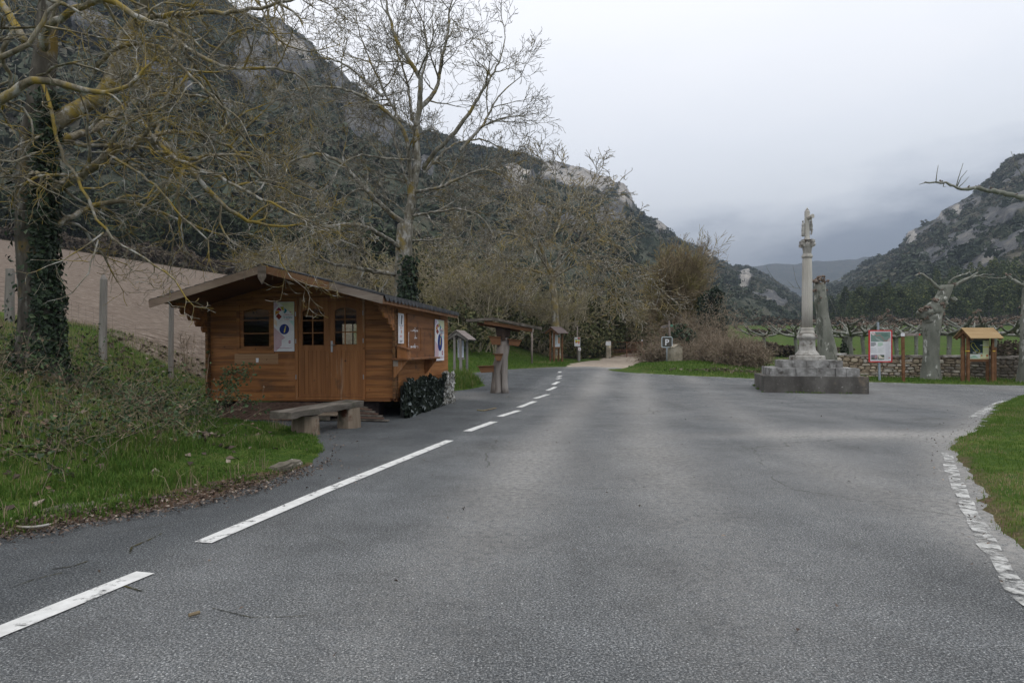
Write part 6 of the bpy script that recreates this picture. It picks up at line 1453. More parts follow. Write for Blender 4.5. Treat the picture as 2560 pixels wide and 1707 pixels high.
def board_prints(root, pw, p0, p1, kind):
    em = bpy.data.objects.new('printing_panel', None)
    h = p1 - p0; p = Print(pw, h); rs = np.random.RandomState(5)
    bpy.data.objects.remove(em)
    if kind == 'map':
        p.rect(.03, .02, .97, .98, (.62, .66, .70)); p.rect(.72, .25, .97, .70, (.55, .30, .16)); p.rect(.72, .70, .97, .86, (.12, .20, .13)); p.rect(.05, .9, .95, .97, (.36, .22, .12)); p.lines(.12, .62, .15, .85, 16, (.36, .44, .46), rs)
    elif kind == 'plain':
        p.rect(.03, .02, .97, .98, (.66, .70, .78)); p.lines(.1, .9, .1, .9, 20, (.5, .55, .6), rs)
    else:
        p.rect(.0, .0, 1, 1, (.62, .66, .40)); p.rect(.0, .25, .72, .93, (.012, .03, .032)); p.rect(.0, .94, 1, 1, (.03, .035, .03)); p.lines(.74, .97, .30, .90, 14, (.52, .56, .34), rs); p.rect(.0, .03, .58, .235, (.66, .70, .68)); p.poly([(.04, .05), (.28, .18), (.36, .18), (.54, .05)], (.34, .52, .38))
        p.rect(.62, .14, .70, .21, (.45, .16, .06)); p.rect(.87, .12, .96, .22, (.50, .14, .05)); p.rect(.64, .03, .95, .05, (.6, .25, .1)); p.rect(.72, .25, .735, .93, (.36, .5, .06)); p.rect(.735, .58, 1, .62, (.55, .55, .05))
        pts = [(.18, .78), (.28, .82), (.34, .76), (.36, .68), (.50, .50), (.58, .42), (.56, .34), (.50, .34), (.42, .34), (.34, .42), (.20, .62), (.16, .70), (.18, .78)]
        for a, b in zip(pts[:-1], pts[1:]):
            dx, dz = b[0] - a[0], b[1] - a[1]; l = math.hypot(dx, dz); nx, nz_ = -dz / l * .012, dx / l * .012; p.poly([(a[0] + nx, a[1] + nz_), (a[0] - nx, a[1] - nz_), (b[0] - nx, b[1] - nz_), (b[0] + nx, b[1] + nz_)], (.46, .44, .08))
        p.rect(.24, .31, .40, .345, (.6, .6, .58)); p.rect(.50, .27, .70, .30, (.6, .6, .58)); p.rect(.58, .68, .72, .71, (.55, .55, .55)); p.rect(.03, .87, .24, .885, (.5, .5, .5)); p.poly([(.32, .44), (.44, .48), (.50, .42), (.40, .38)], (.10, .16, .15))
    o = p.build(root); o.location = (0, -.031, p0)
b1_, pw, p0, p1 = notice_board('notice_board', 'grey roofed notice board seen edge on behind the hut corner', 1151, 31.0, 1.05, 1.85, R(78), 'grey'); board_prints(b1_, pw, p0, p1, 'plain')
b2_, pw, p0, p1 = notice_board('notice_board', 'brown notice board with grey map sheet on the grass below the golden tree', 1390, 43.5, .92, 2.0, R(52), 'brown', .3); board_prints(b2_, pw, p0, p1, 'map')
b3_, pw, p0, p1 = notice_board('notice_board', 'yellow roofed wooden notice board with dark trail map in front of the stone wall', 2444, 27.0, .96, 1.86, R(0), 'yellow'); board_prints(b3_, pw, p0, p1, 'trail')
for sx in (-1, 1):
    mb = MB(); mb.span((sx * .5 - .052, -.215, 1.18), (sx * .5 + .052, -.107, 1.22)); mb.build('yellow_band', fc((.75, .5, .05)), b3_)
# outer stub posts of the right-hand board
for sx in (-1, 1):
    mb = MB(); mb.tube([(sx * .635, -.06, -.1), (sx * .635, -.06, 1.36)], .065, 9); mb.build('post', M_brn, b3_)

# ------------------------------------------------------------------ small signs
def post_obj(name, label, cat, px, d, hgt, r_, m_, lean=0.0, sides=8):
    x, y, z = placed(px, d); root = thing(name, label, cat, (x, y, z)); mb = MB(); mb.tube([(0, 0, -.15), (-lean * hgt, 0, hgt)], r_, sides); mb.build('post', m_, root, smooth=sides > 6); return root
x, y, z = placed(1667, 39.0)
M_galv = flat('galvanised_steel', (.30, .34, .38), .5, .4, .3)
M_brsign = flat('brown_sign_face', (.075, .070, .058), .5); M_palerim = flat('pale_blue_rim', (.55, .63, .68), .5)
ps = thing('parking_sign', 'square dark parking sign with white letter P on a steel post', 'sign', (x, y, z))
mb = MB(); mb.tube([(.0, 0, -.1), (.01, 0, 1.5)], .038, 10); mb.build('post', M_galv, ps, smooth=True)
def rrect(w, h, r_, n=5): return [(sx * (w / 2 - r_) + r_ * math.cos(a), sz * (h / 2 - r_) + r_ * math.sin(a)) for sx, sz, a0 in ((1, 1, 0), (-1, 1, 90), (-1, -1, 180), (1, -1, 270)) for a in [R(a0 + 90 * k_ / n) for k_ in range(n + 1)]]
mb = MB(); mb.prism(rrect(.62, .62, .08), -.055, -.04); o = mb.build('plate', M_palerim, ps); o.location = (0, 0, 1.27)
mb = MB(); mb.prism(rrect(.55, .55, .055), -.058, -.056); o = mb.build('face', M_brsign, ps); o.location = (0, 0, 1.27)
mb = MB(); text_mb(mb, 'P', .0, 1.10, .48, -.0595, bold=.008); mb.build('letter', M_white, ps)
M_trail = mat('weathered_sign_wood', [(.3, (.15, .12, .105)), (.7, (.30, .255, .225))], scale=5, stretch=(1, 1, .2), rough=.9, bump=.4)
x, y, z = placed(1676, 40.5)
ts = thing('trail_signpost', 'grey wooden trail signpost with pointed arm behind the parking sign', 'signpost', (x, y, z))
mb = MB(); mb.beam((.06, 0, -.1), (-.08, 0, 2.55), .10, .10, up=(0, 1, 0), bev=.01); mb.build('post', M_trail, ts)
mb = MB(); mb.prism([(-.50, 2.10), (-.60, 2.16), (-.53, 2.24), (-.13, 2.32), (-.12, 2.18)], -.085, -.06); mb.build('arm', M_trail, ts)
p = Print(.4, .1); rs = np.random.RandomState(1)
mb = MB(); mb.prism([(-.46, 2.155), (-.47, 2.21), (-.16, 2.27), (-.155, 2.215)], -.088, -.086); mb.build('lettering', flat('dark_lettering', (.06, .06, .06)), ts)
mb = MB(); mb.span((-.02, -.085, 2.19), (.14, -.06, 2.33)); mb.build('marker_plate', flat('green_plate', (.10, .22, .15)), ts)
# stone pillar under brambles
M_lime = mat('pale_limestone', [(.3, (.20, .175, .13)), (.5, (.34, .30, .235)), (.7, (.46, .42, .345))], scale=2.5, detail=8, rough=.9, bump=.8, bscale=7, bdist=.03, over=[((.09, .085, .07), 1.6, .56, .68)])
x, y, z = placed(1690, 38.9); sp_ = thing('stone_pillar', 'short pale limestone pillar with pointed cap under the brambles', 'pillar', (x, y, z), R(22))
mb = MB(); mb.prism([(-.26, -.1), (.30, -.1), (.30, .88), (.02, 1.08), (-.26, .92)], -.2, .6); mb.build('shaft', M_lime, sp_)
mb = MB(); mb.prism([(-.29, .915), (.02, 1.083), (.33, .87), (.33, .91), (.02, 1.12), (-.29, .955)], -.23, .63); mb.build('coping', M_lime, sp_)
# colourful sign on a tall post, grey concrete marker beside it
cs = post_obj('sign_post', 'tall thin wooden post with a colourful rectangular sign', 'sign post', 1443.5, 45, 2.35, .045, M_trail); p = Print(.36, .55)
mb = MB(); mb.span((-.20, -.07, 1.02), (.18, -.055, 1.60)); mb.build('sign_plate', M_white, cs)
for a in [(.55, .82, .97, .98, (.42, .10, .03)), (.1, .72, .97, .82, (.02, .12, .22)), (.08, .55, .95, .70, (.62, .62, .04)), (.3, .44, .95, .52, (.40, .07, .02)), (.12, .34, .45, .55, (.65, .33, .02)), (.18, .36, .32, .46, (.04, .04, .04)), (.65, .24, .88, .44, (.72, .25, .12)), (.05, .8, .4, .96, (.62, .64, .58)), (.45, .62, .6, .76, (.7, .72, .7))]: p.rect(*a)
o = p.build(cs, 'printing'); o.location = (-.01, -.072, 1.04)
M_conc = mat('lichened_concrete', [(.3, (.20, .19, .175)), (.5, (.30, .29, .27)), (.7, (.42, .41, .39))], scale=4, detail=8, rough=.9, bump=.5, over=[((.14, .125, .10), 3, .58, .7)])
x, y, z = placed(1448, 44.4); cm = thing('concrete_marker', 'waist high dark grey marker post with small red and white plate', 'marker', (x, y, z)); mb = MB(); mb.span((-.075, -.06, -.1), (.075, .06, 1.0), bev=.01); mb.build('post', M_post, cm)
mb = MB(); mb.span((-.06, -.075, .72), (.10, -.062, .92)); o = mb.build('plate', M_white, cm); p = Print(.16, .2); p.rect(.42, .2, .58, .8, (.5, .05, .04)); p.rect(.3, .35, .7, .45, (.5, .05, .04)); o = p.build(cm); o.location = (.02, -.077, .72)
# gate and its pillar
x, y, z = placed(1521, 50); gp = thing('gate_pillar', 'pale lichened stone gate pillar with a white no entry plate', 'pillar', (x, y, z)); mb = MB(); mb.box((0, 0, .60), (.36, .36, 1.36), bev=.03); mb.build('shaft', M_lime, gp)
mb = MB(); mb.span((-.22, -.2, .92), (.15, -.185, 1.20)); mb.build('plate', M_white, gp); p = Print(.36, .28); p.rect(.25, .40, .75, .58, (.35, .03, .06)); p.rect(.25, .33, .36, .66, (.35, .03, .06)); p.rect(.64, .33, .75, .66, (.35, .03, .06)); o = p.build(gp); o.location = (-.035, -.187, .92)
mb = MB(); mb.span((.0, -.2, .76), (.16, -.185, .9)); mb.build('trail_mark', fc((.68, .60, .40)), gp)
ga, gb = placed(1531, 51.5), placed(1606, 51.0); gate = thing('field_gate', 'rusty brown barred metal gate closing the field beside the track', 'gate', ga); M_gate = mat('rusty_gate', [(.3, (.13, .065, .042)), (.7, (.26, .14, .09))], scale=6, rough=.9)
v_ = Vector(gb) - Vector(ga); mb = MB()
for zz in (.10, .58, 1.14): mb.beam((0, 0, zz), tuple(Vector((v_.x, v_.y, v_.z + zz))), .035, .035)
for t in (0.0, .48, 1.0): mb.beam(tuple(v_ * t + Vector((0, 0, 0))), tuple(v_ * t + Vector((0, 0, 1.16))), .05, .05, up=(0, 1, 0))
mb.build('frame', M_gate, gate); mb = MB()
for k_ in range(1, 30):
    t = k_ / 30; mb.tube([tuple(v_ * t + Vector((0, -.02, .1))), tuple(v_ * t + Vector((0, -.02, 1.14 if t > .5 else .58)))], .013, 4)
mb.build('bars', M_gate, gate)
rw = post_obj('barrier_post', 'red and white barrier post at the right end of the field gate', 'post', 1609, 50.2, .55, .06, fc((.45, .05, .035)), sides=10); mb = MB(); mb.tube([(0, 0, .551), (0, 0, .68)], .062, 10); mb.build('band', M_white, rw)
gp2 = post_obj('gate_post', 'thin rusty gate post carrying a white insulator', 'post', 1605.5, 50.8, 1.22, .05, M_gate); mb = MB(); mb.lathe([(.02, 0), (.07, .03), (.07, .09), (.02, .12)], (0, 0, 1.22), 10); mb.build('insulator', M_white, gp2)
fp = post_obj('field_post', 'old square-topped wooden post on the slope behind the bird table', 'post', 1330, 40, 1.9, .055, M_trail); mb = MB(); mb.span((-.1, -.08, 1.905), (.1, .08, 2.25), bev=.01); mb.build('head', M_trail, fp)

# ------------------------------------------------------------------ monument
MC = np.array(at(2018, 0, 24.0)); mz0 = float(base(24.0))
mon = thing('stone_cross_column', 'fluted stone column with carved crucifix top on a stepped pedestal', 'monument', (MC[0], 24.0, mz0), R(-14)); 
M_ped = mat('stained_pedestal_concrete', [(.3, (.055, .050, .045)), (.5, (.10, .094, .085)), (.7, (.19, .18, .165))], scale=1.3, stretch=(1, 1, .5), detail=9, rough=.95, bump=.6, bscale=12, bdist=.02, over=[((.26, .205, .15), .8, .60, .72, (1, 1, .7)), ((.46, .45, .43), 14, .66, .72)])
M_st = mat('lichened_step_stone', [(.3, (.12, .115, .105)), (.5, (.24, .235, .225)), (.7, (.42, .415, .40))], scale=3.2, detail=9, rough=.95, bump=.9, bscale=9, bdist=.03, over=[((.06, .052, .046), 2.2, .56, .66)])
M_col = mat('pale_column_stone', [(.3, (.34, .315, .275)), (.5, (.46, .435, .39)), (.7, (.56, .54, .495))], scale=2.6, stretch=(1, 1, .25), detail=8, rough=.9, bump=.5, bscale=14, bdist=.01, over=[((.26, .25, .235), 1.6, .55, .68, (1, 1, .3)), ((.45, .24, .10), 2.2, .70, .78)])
M_bas = mat('mottled_base_stone', [(.3, (.20, .185, .165)), (.5, (.36, .345, .315)), (.7, (.52, .505, .475))], scale=4, detail=9, rough=.95, bump=.8, bscale=12, bdist=.02, over=[((.11, .09, .075), 3, .56, .68)])
def rough_block(mb, a, b, seed, j=.02, bev=.03):
    bm = bmesh.new(); bmesh.ops.create_cube(bm, size=1)
    for v in bm.verts: v.co = Vector((a[i] + (b[i] - a[i]) * (v.co[i] + .5) for i in range(3)))
    bmesh.ops.bevel(bm, geom=bm.edges[:], offset=bev, segments=2, affect='EDGES'); bmesh.ops.subdivide_edges(bm, edges=[e for e in bm.edges if e.calc_length() > .15], cuts=3, use_grid_fill=True)
    P_ = np.array([v.co[:] for v in bm.verts]); bm.verts.index_update(); nn = np.stack([fbm(P_[:, 0] * 5 + seed, P_[:, 1] * 5, P_[:, 2] * 5 + k_ * 9, oct=2, seed=3) for k_ in range(3)], 1)
    mb.add(P_ + nn * j, [[v.index for v in f.verts] for f in bm.faces]); bm.free()
mb = MB(); rough_block(mb, (-1.61, -1.55, -.1), (1.61, 1.55, .53), 1, .006, .012); mb.build('pedestal', M_ped, mon)
def ring_blocks(hx, z0, z1, cuts, seed, name):
    mb = MB(); xs = [-hx] + [(-hx + 2 * hx * c) for c in cuts] + [hx]
    for i in range(len(xs) - 1):
        rough_block(mb, (xs[i] + .003, -hx, z0), (xs[i + 1] - .003, -hx + .6, z1), seed + i, .010, .014); rough_block(mb, (xs[i] + .006, hx - .6, z0), (xs[i + 1] - .006, hx, z1), seed + i + 20, .010, .014)
    for sx in (-1, 1):
        for k_ in range(2): rough_block(mb, (sx * hx - (.6 if sx > 0 else 0), -hx + .605 + k_ * (hx - .6), z0 + .004), (sx * hx + (.6 if sx < 0 else 0), -hx + .6 + (k_ + 1) * (hx - .605), z1 - .004), seed + 40 + k_ + sx, .010, .014)
    mb.span((-hx + .55, -hx + .55, z0), (hx - .55, hx - .55, z1 - .02)); return mb.build(name, M_st, mon)
ring_blocks(1.38, .50, .80, [.29, .52, .73, .85], 5, 'lower_step'); ring_blocks(.96, .78, 1.05, [.40, .78], 9, 'upper_step')
S2 = 24.0 / F; zc = lambda py: (CH - mz0) + (HY - py) * S2
mb = MB()
mb.lathe([(.56, 1.03), (.60, 1.06), (.60, zc(891)), (.56, zc(888))], seg=8)
mb.build('plinth', M_bas, mon)
mb = MB(); mb.lathe([(.40, zc(888.5)), (.41, zc(886)), (.36, zc(881)), (.30, zc(876)), (.285, zc(873)), (.275, zc(870)), (.265, zc(852)), (.27, zc(850)), (.33, zc(846)), (.355, zc(842)), (.33, zc(837)), (.26, zc(834))], seg=12); mb.build('base', M_bas, mon, smooth=False)
mb = MB(); mb.lathe([(.24, zc(834.5)), (.245, zc(831)), (.235, zc(829)), (.205, zc(826)), (.215, zc(823)), (.22, zc(821)), (.205, zc(819))], seg=28)
mb.lathe([(.182, zc(819.5)), (.180, zc(760)), (.172, zc(700)), (.155, zc(646)), (.15, zc(645))], seg=96, flute=16, famp=.085)
mb.lathe([(.155, zc(645.5)), (.185, zc(642)), (.185, zc(639)), (.15, zc(637)), (.16, zc(635)), (.14, zc(634))], seg=28); mb.build('shaft', M_col, mon, smooth=True)
mb = MB(); mb.lathe([(.135, zc(634.5)), (.145, zc(628)), (.165, zc(618)), (.20, zc(610)), (.15, zc(606))], seg=16)
for a in range(4):
    t = math.pi / 4 + a * math.pi / 2; cx, cy_ = .235 * math.cos(t), .235 * math.sin(t); tx, ty = -math.sin(t), math.cos(t)
    mb.tube([(cx - tx * .05, cy_ - ty * .05, zc(612)), (cx + tx * .05, cy_ + ty * .05, zc(612))], .075, 10); mb.tube([(cx * 1.12 - tx * .055, cy_ * 1.12 - ty * .055, zc(612)), (cx * 1.12 + tx * .055, cy_ * 1.12 + ty * .055, zc(612))], .035, 8)
    mb.box((cx * .95, cy_ * .95, zc(604)), (.13, .13, .10), rot=Euler((0, 0, t)), bev=.02)
mb.box((0, 0, zc(605)), (.32, .32, .09), bev=.03); mb.box((0, 0, zc(600.5)), (.38, .38, .04), bev=.015); mb.build('capital', M_bas, mon)
mb = MB(); mb.lathe([(.10, zc(600)), (.095, zc(596)), (.085, zc(592)), (.088, zc(548)), (.09, zc(546))], seg=8)
mb.lathe([(.085, zc(546)), (.09, zc(530)), (.088, zc(528)), (.055, zc(526)), (.068, zc(524.5)), (.03, zc(523.5)), (.032, zc(520.5)), (.01, zc(519))], seg=14)
t = R(35); ca, sa = math.cos(t), math.sin(t)
mb.tube([(.0, .02, zc(545)), (.0, .0, zc(545)), (.30 * sa * .6 + .02, -.34 * ca, zc(544))], .068, 12); mb.tube([(.02 + .18 * sa, -.345 * ca, zc(544)), (.025 + .19 * sa, -.365 * ca, zc(544))], [.075, .075], 12); mb.tube([(0, 0, zc(546)), (.15, .05, zc(546.5))], [.05, .045], 9)
mb.build('cross', M_col, mon, smooth=False)
def carved_figure(name, sx, arms):
    """small weathered stone figure: one skinned chain body with head"""
    V = []; E = []; Rr = []
    def node(p, r): V.append(p); Rr.append(r); return len(V) - 1
    x0 = sx * .125; H = zc(549) - zc(588); z0 = zc(588)
    pel = node((x0, 0, z0 + .47 * H), .058); ch_ = node((x0 + sx * .012, 0, z0 + .70 * H), .060); nk = node((x0 + sx * .01, -.005, z0 + .83 * H), .024); hd = node((x0 + sx * .018, -.012, z0 + .90 * H), .036); ht = node((x0 + sx * .014, -.008, z0 + .97 * H), .030)
    E.extend([(pel, ch_), (ch_, nk), (nk, hd), (hd, ht)])
    for s2 in (-1, 1):
        kn = node((x0 + sx * (.03 if arms else .008), s2 * .022, z0 + .26 * H), .034 if arms else .058); ft = node((x0 + sx * (.0 if arms else .01), s2 * .014, z0 + .03 * H), .024 if arms else .060); E.extend([(pel, kn), (kn, ft)])
        sh_ = node((x0, s2 * .055, z0 + .76 * H), .024); el_ = node((x0 + sx * (.0 if arms else .035), s2 * (.075 if arms else .06), z0 + (.86 if arms else .62) * H), .018); ha = node((x0 + sx * (-.03 if arms else .05), s2 * (.10 if arms else .015), z0 + (.95 if arms else .66) * H), .015); E.extend([(ch_, sh_), (sh_, el_), (el_, ha)])
    me = bpy.data.meshes.new(name); me.from_pydata(V, E, []); o = bpy.data.objects.new(name, me); COL.objects.link(o)
    md = o.modifiers.new('s', 'SKIN'); md.use_smooth_shade = True
    for i, r in enumerate(Rr): me.skin_vertices[0].data[i].radius = (r, r)
    me.skin_vertices[0].data[0].use_root = True
    sb = o.modifiers.new('d', 'SUBSURF'); sb.levels = 1; sb.render_levels = 1
    dg = bpy.context.evaluated_depsgraph_get(); dg.update(); m2 = bpy.data.meshes.new_from_object(o.evaluated_get(dg)); m2.name = name
    bpy.data.objects.remove(o); bpy.data.meshes.remove(me); m2.materials.append(M_bas); o = bpy.data.objects.new(name, m2); COL.objects.link(o); o.parent = mon; return o
carved_figure('robed_figure', -1, False); carved_figure('crucified_figure', 1, True)
mb = MB(); mb.lathe([(.01, zc(591)), (.06, zc(589.5)), (.075, zc(587)), (.05, zc(586))], (-.13, 0, 0), 12); mb.build('figure_bracket', M_bas, mon)
# moss and weeds round the pedestal foot
rs = np.random.RandomState(7); n = 900; t = rs.rand(n); side = rs.randint(0, 3, n); lx = np.where(side == 0, -1.6 + 3.2 * t, np.where(side == 1, -1.66, 1.66)); ly = np.where(side == 0, -1.6, -1.55 + 3.1 * t); k_ = vnoise(lx * 2.2, ly * 2.2, seed=4) > .05
lx, ly = lx[k_] + rs.normal(0, .025, k_.sum()), ly[k_] - np.abs(rs.normal(0, .03, k_.sum())); c, s_ = math.cos(R(-14)), math.sin(R(-14)); X, Y = MC[0] + lx * c - ly * s_, 24.0 + lx * s_ + ly * c
o = blades('weeds', X, Y, .04 + .07 * rs.rand(len(X)), .008, rs.rand(len(X)), 8, M_grass, .9, Z=base(Y)); tag(o, 'thin line of weeds along the foot of the monument', 'weeds', kind='stuff')

# ------------------------------------------------------------------ stone wall with individual stones
M_wst = mat('field_stone', [(.0, (.24, .19, .135)), (.3, (.38, .315, .23)), (.55, (.48, .405, .305)), (.75, (.42, .385, .34)), (1, (.57, .52, .44))], attr='rnd', rough=.95, bump=1.0, bscale=9, bdist=.03, over=[((.10, .08, .062), 1.5, .60, .74)],
            attrmix=[('dark', [(.3, (.07, .06, .048)), (.7, (.18, .16, .135)), 3.0], .35, .75, 1.2)])
M_cop = mat('wall_coping', [(.3, (.16, .135, .115)), (.45, (.28, .25, .225)), (.6, (.50, .49, .47)), (.7, (.62, .61, .60))], scale=2.2, detail=9, rough=.95, bump=.8, bscale=8, bdist=.03)
M_mort = mat('wall_mortar', [(.3, (.13, .105, .08)), (.7, (.24, .20, .15))], scale=5, rough=.95, bump=.7)
WA, WB, WC = np.array([(2086 - 1280) / F * 30.2, 30.2]), np.array([(2560 - 1280) / F * 27.8, 27.8]), np.array([34.0, 25.6])
wall = thing('stone_wall', 'low rubble stone wall with lichened coping behind the signs', 'wall', (WA[0], WA[1], 0)); rs = np.random.RandomState(21)
mbs, mbc, mbm = MB(), MB(), MB(); dark_v, rnd_v = [], []
for A, B in ((WA, WB), (WB, WC)):
    v = B - A; L = np.linalg.norm(v); v /= L; nrm = np.array([-v[1], v[0]])
    if nrm[1] > 0: nrm = -nrm
    H_ = .86; pos = lambda s_, z, off: np.array([A[0] + v[0] * s_ + nrm[0] * off, A[1] + v[1] * s_ + nrm[1] * off, z])
    for s0 in np.arange(0, L, .5):
        s1 = min(L, s0 + .5); z0, z1 = hz1(*pos((s0 + s1) / 2, 0, 0)[:2]) - .3, 0
        zt = hz1(*pos(s0, 0, 0)[:2]) + H_ - .0, hz1(*pos(s1, 0, 0)[:2]) + H_
        mbm.add([pos(s0, z0, -.02), pos(s1, z0, -.02), pos(s1, zt[1], -.02), pos(s0, zt[0], -.02), pos(s0, z0, -.42), pos(s1, z0, -.42), pos(s1, zt[1], -.42), pos(s0, zt[0], -.42)], [(0, 1, 2, 3), (4, 7, 6, 5), (3, 2, 6, 7)])
    s = 0.0
    while s < L:
        wdt = rs.uniform(.5, .9); zz = hz1(*pos(min(L, s + wdt / 2), 0, 0)[:2]) + H_
        mbc_pts = [pos(a, zz + b + rs.normal(0, .008), c) for b in (0, .095) for a, c in ((s + .008, .05 + rs.normal(0, .012)), (min(L, s + wdt) - .008, .05 + rs.normal(0, .012)), (min(L, s + wdt) - .008, -.48), (s + .008, -.48))]
        mbc.add(mbc_pts, [(0, 3, 2, 1), (4, 5, 6, 7), (0, 1, 5, 4), (1, 2, 6, 5), (2, 3, 7, 6), (3, 0, 4, 7)]); s += wdt
    zrow = -.05
    while zrow < H_ - .03:
        hr = min(rs.uniform(.09, .20), H_ - zrow); s = -rs.uniform(0, .2)
        while s < L:
            wdt = rs.uniform(.14, .42); 
            if hr > .13 and rs.rand() < .25: parts = [(0, .5), (.5, 1)]
            else: parts = [(0, 1)]
            for p0_, p1_ in parts:
                cz = zrow + hr * (p0_ + p1_) / 2; hz_ = hr * (p1_ - p0_) / 2; cs_ = s + wdt / 2
                if cs_ > L: continue
                q = pos(cs_, hz1(*pos(cs_, 0, 0)[:2]) + cz, 0); n = 9; ph = rs.rand() * 6.28; V = []
                for off, sc in ((-.03, 1.0), (.012 + .02 * rs.rand(), .90), (.028 + .03 * rs.rand(), .60)):
                    for k_ in range(n):
                        t = ph + 6.283 * k_ / n; ex, ez = math.cos(t), math.sin(t); m_ = max(abs(ex), abs(ez)) ** .88; jr = rs.uniform(.86, 1.06)
                        V.append(np.array([q[0] + v[0] * ex / m_ * (wdt / 2 - .006) * sc * jr + nrm[0] * off, q[1] + v[1] * ex / m_ * (wdt / 2 - .006) * sc * jr + nrm[1] * off, q[2] + ez / m_ * (hz_ - .004) * sc * jr]))
                mbs.add(V, [(i * n + k_, i * n + (k_ + 1) % n, (i + 1) * n + (k_ + 1) % n, (i + 1) * n + k_) for i in range(2) for k_ in range(n)] + [range(2 * n, 3 * n)])
                rnd_v += [rs.rand()] * len(V); dark_v += [float(np.clip((q[0] - 17.0) / 3.0, 0, .85)) * (.6 + .6 * rs.rand())] * len(V)
            s += wdt
        zrow += hr
mbm.build('mortar', M_mort, wall, world=True); mbs.build('stones', M_wst, wall, world=True, attrs={'rnd': rnd_v, 'dark': dark_v}); mbc.build('coping', M_cop, wall, world=True)

# ------------------------------------------------------------------ red framed panel and wooden finger post
x, y, z = placed(2199, 27.6); rp_ = thing('map_board', 'red framed information panel on a grey steel post before the stone wall', 'map board', (x, y, z))
mb = MB(); mb.beam((.02, .03, -.1), (-.05, .03, 2.36), .07, .07, up=(0, 1, 0)); mb.build('post', M_galv, rp_)
pw, ph = .95, 1.30; pz = CH + (HY - 905) / F * 27.6 - z
mb = MB(); mb.prism(rrect(pw, ph, .02), -.045, -.006); o = mb.build('frame', fc((.50, .03, .035)), rp_); o.location = (.02, 0, pz + ph / 2)
mb = MB(); mb.span((-.42, -.047, .05), (.42, -.0455, ph - .05)); o = mb.build('face', M_white, rp_); o.location = (.02, 0, pz)
p = Print(.84, ph - .1); rs = np.random.RandomState(9)
p.rect(.03, .65, .97, .98, (.17, .25, .22)); p.poly([(.03, .98), (.22, .98), (.25, .90), (.14, .86), (.03, .92)], (.6, .56, .54)); p.poly([(.80, .65), (.97, .65), (.97, .80), (.86, .74)], (.55, .5, .5)); p.poly([(.20, .82), (.45, .72), (.6, .655), (.50, .655), (.3, .73)], (.34, .38, .36)); p.poly([(.5, .9), (.8, .94), (.9, .85), (.7, .8)], (.11, .19, .16))
pts = [(.08, .95), (.28, .88), (.30, .84), (.46, .88), (.58, .78), (.70, .67), (.82, .70), (.97, .78)]
for a, b in zip(pts[:-1], pts[1:]):
    dx, dz = b[0] - a[0], b[1] - a[1]; l = math.hypot(dx, dz); nx, nz_ = -dz / l * .006, dx / l * .006; p.poly([(a[0] + nx, a[1] + nz_), (a[0] - nx, a[1] - nz_), (b[0] - nx, b[1] - nz_), (b[0] + nx, b[1] + nz_)], (.52, .10, .10))
p.lines(.03, .30, .50, .63, 5, (.14, .15, .17), rs); p.lines(.36, .64, .50, .63, 5, (.38, .60, .42), rs); p.lines(.03, .33, .27, .46, 10, (.58, .60, .62), rs, .35); p.lines(.36, .66, .27, .46, 10, (.58, .62, .60), rs, .35); p.lines(.72, .96, .06, .62, 18, (.54, .55, .60), rs, .3)
p.rect(.03, .06, .33, .21, (.20, .16, .20)); p.rect(.05, .06, .2, .12, (.08, .11, .08)); p.poly([(.18, .1), (.30, .12), (.31, .20), (.22, .19)], (.42, .24, .24)); p.rect(.36, .06, .66, .21, (.07, .09, .06)); p.poly([(.36, .2), (.44, .21), (.56, .13), (.66, .12), (.66, .08), (.40, .08)], (.62, .58, .48)); p.rect(.86, .10, .94, .125, (.6, .2, .2)); o = p.build(rp_); o.location = (.02, -.0475, pz + .05)
x, y, z = placed(2259, 27.2); fp_ = thing('finger_post', 'brown wooden finger post with grey arrow board right of the red panel', 'signpost', (x, y, z)); hp = CH + (HY - 838) / F * 27.2 - z
mb = MB(); mb.beam((.0, 0, -.1), (-.03, 0, hp), .11, .09, up=(0, 1, 0), bev=.012); mb.build('post', M_brn, fp_)
mb = MB(); mb.prism([(-.12, hp - .03), (.60, hp - .015), (.66, hp + .03), (.60, hp + .085), (-.12, hp + .09)], -.075, -.05); mb.build('arrow_board', M_trail, fp_)
mb = MB(); mb.span((-.15, -.08, hp - .035), (.005, -.076, hp + .095)); mb.build('white_plate', M_white, fp_); mb = MB(); mb.prism([(.575, hp - .008), (.645, hp + .033), (.575, hp + .075)], -.079, -.0755); mb.build('red_tip', fc((.55, .03, .02)), fp_)
mb = MB(); mb.span((.12, -.0785, hp + .045), (.42, -.0755, hp + .058)); mb.span((.10, -.0785, hp + .012), (.46, -.0755, hp + .024)); mb.build('lettering', flat('pale_lettering', (.4, .36, .34)), fp_)

# ------------------------------------------------------------------ plane trees
M_plane = mat('plane_bark', [(.3, (.12, .125, .105)), (.5, (.19, .195, .165)), (.7, (.27, .27, .235))], scale=2.2, stretch=(1, 1, .35), detail=7, rough=.8, bump=.35, bscale=12, bdist=.01, over=[((.11, .115, .095), 3.2, .56, .62, (1, 1, .5)), ((.46, .46, .42), 5.5, .60, .64, (1, 1, .45)), ((.17, .13, .09), 1.4, .62, .74)])
M_knob = mat('pollard_knuckle', [(.3, (.085, .062, .048)), (.5, (.165, .125, .10)), (.7, (.32, .27, .23))], scale=14, detail=6, rough=.9, bump=.6, bscale=40)
class KB(list): pass
def knuckle(kb, c, r, rng, n=5):
    mb = MB(); kb.append(mb)
    for _ in range(n):
        V, Fc = ICO1; q = np.array(c) + np.array([rng.gauss(0, r * .55), rng.gauss(0, r * .55), abs(rng.gauss(0, r * .5))]); rr = r * rng.uniform(.25, .55)
        mb.mesh(V * rr * np.array([[rng.uniform(.8, 1.2)] for _ in range(len(V))]) + q, Fc)
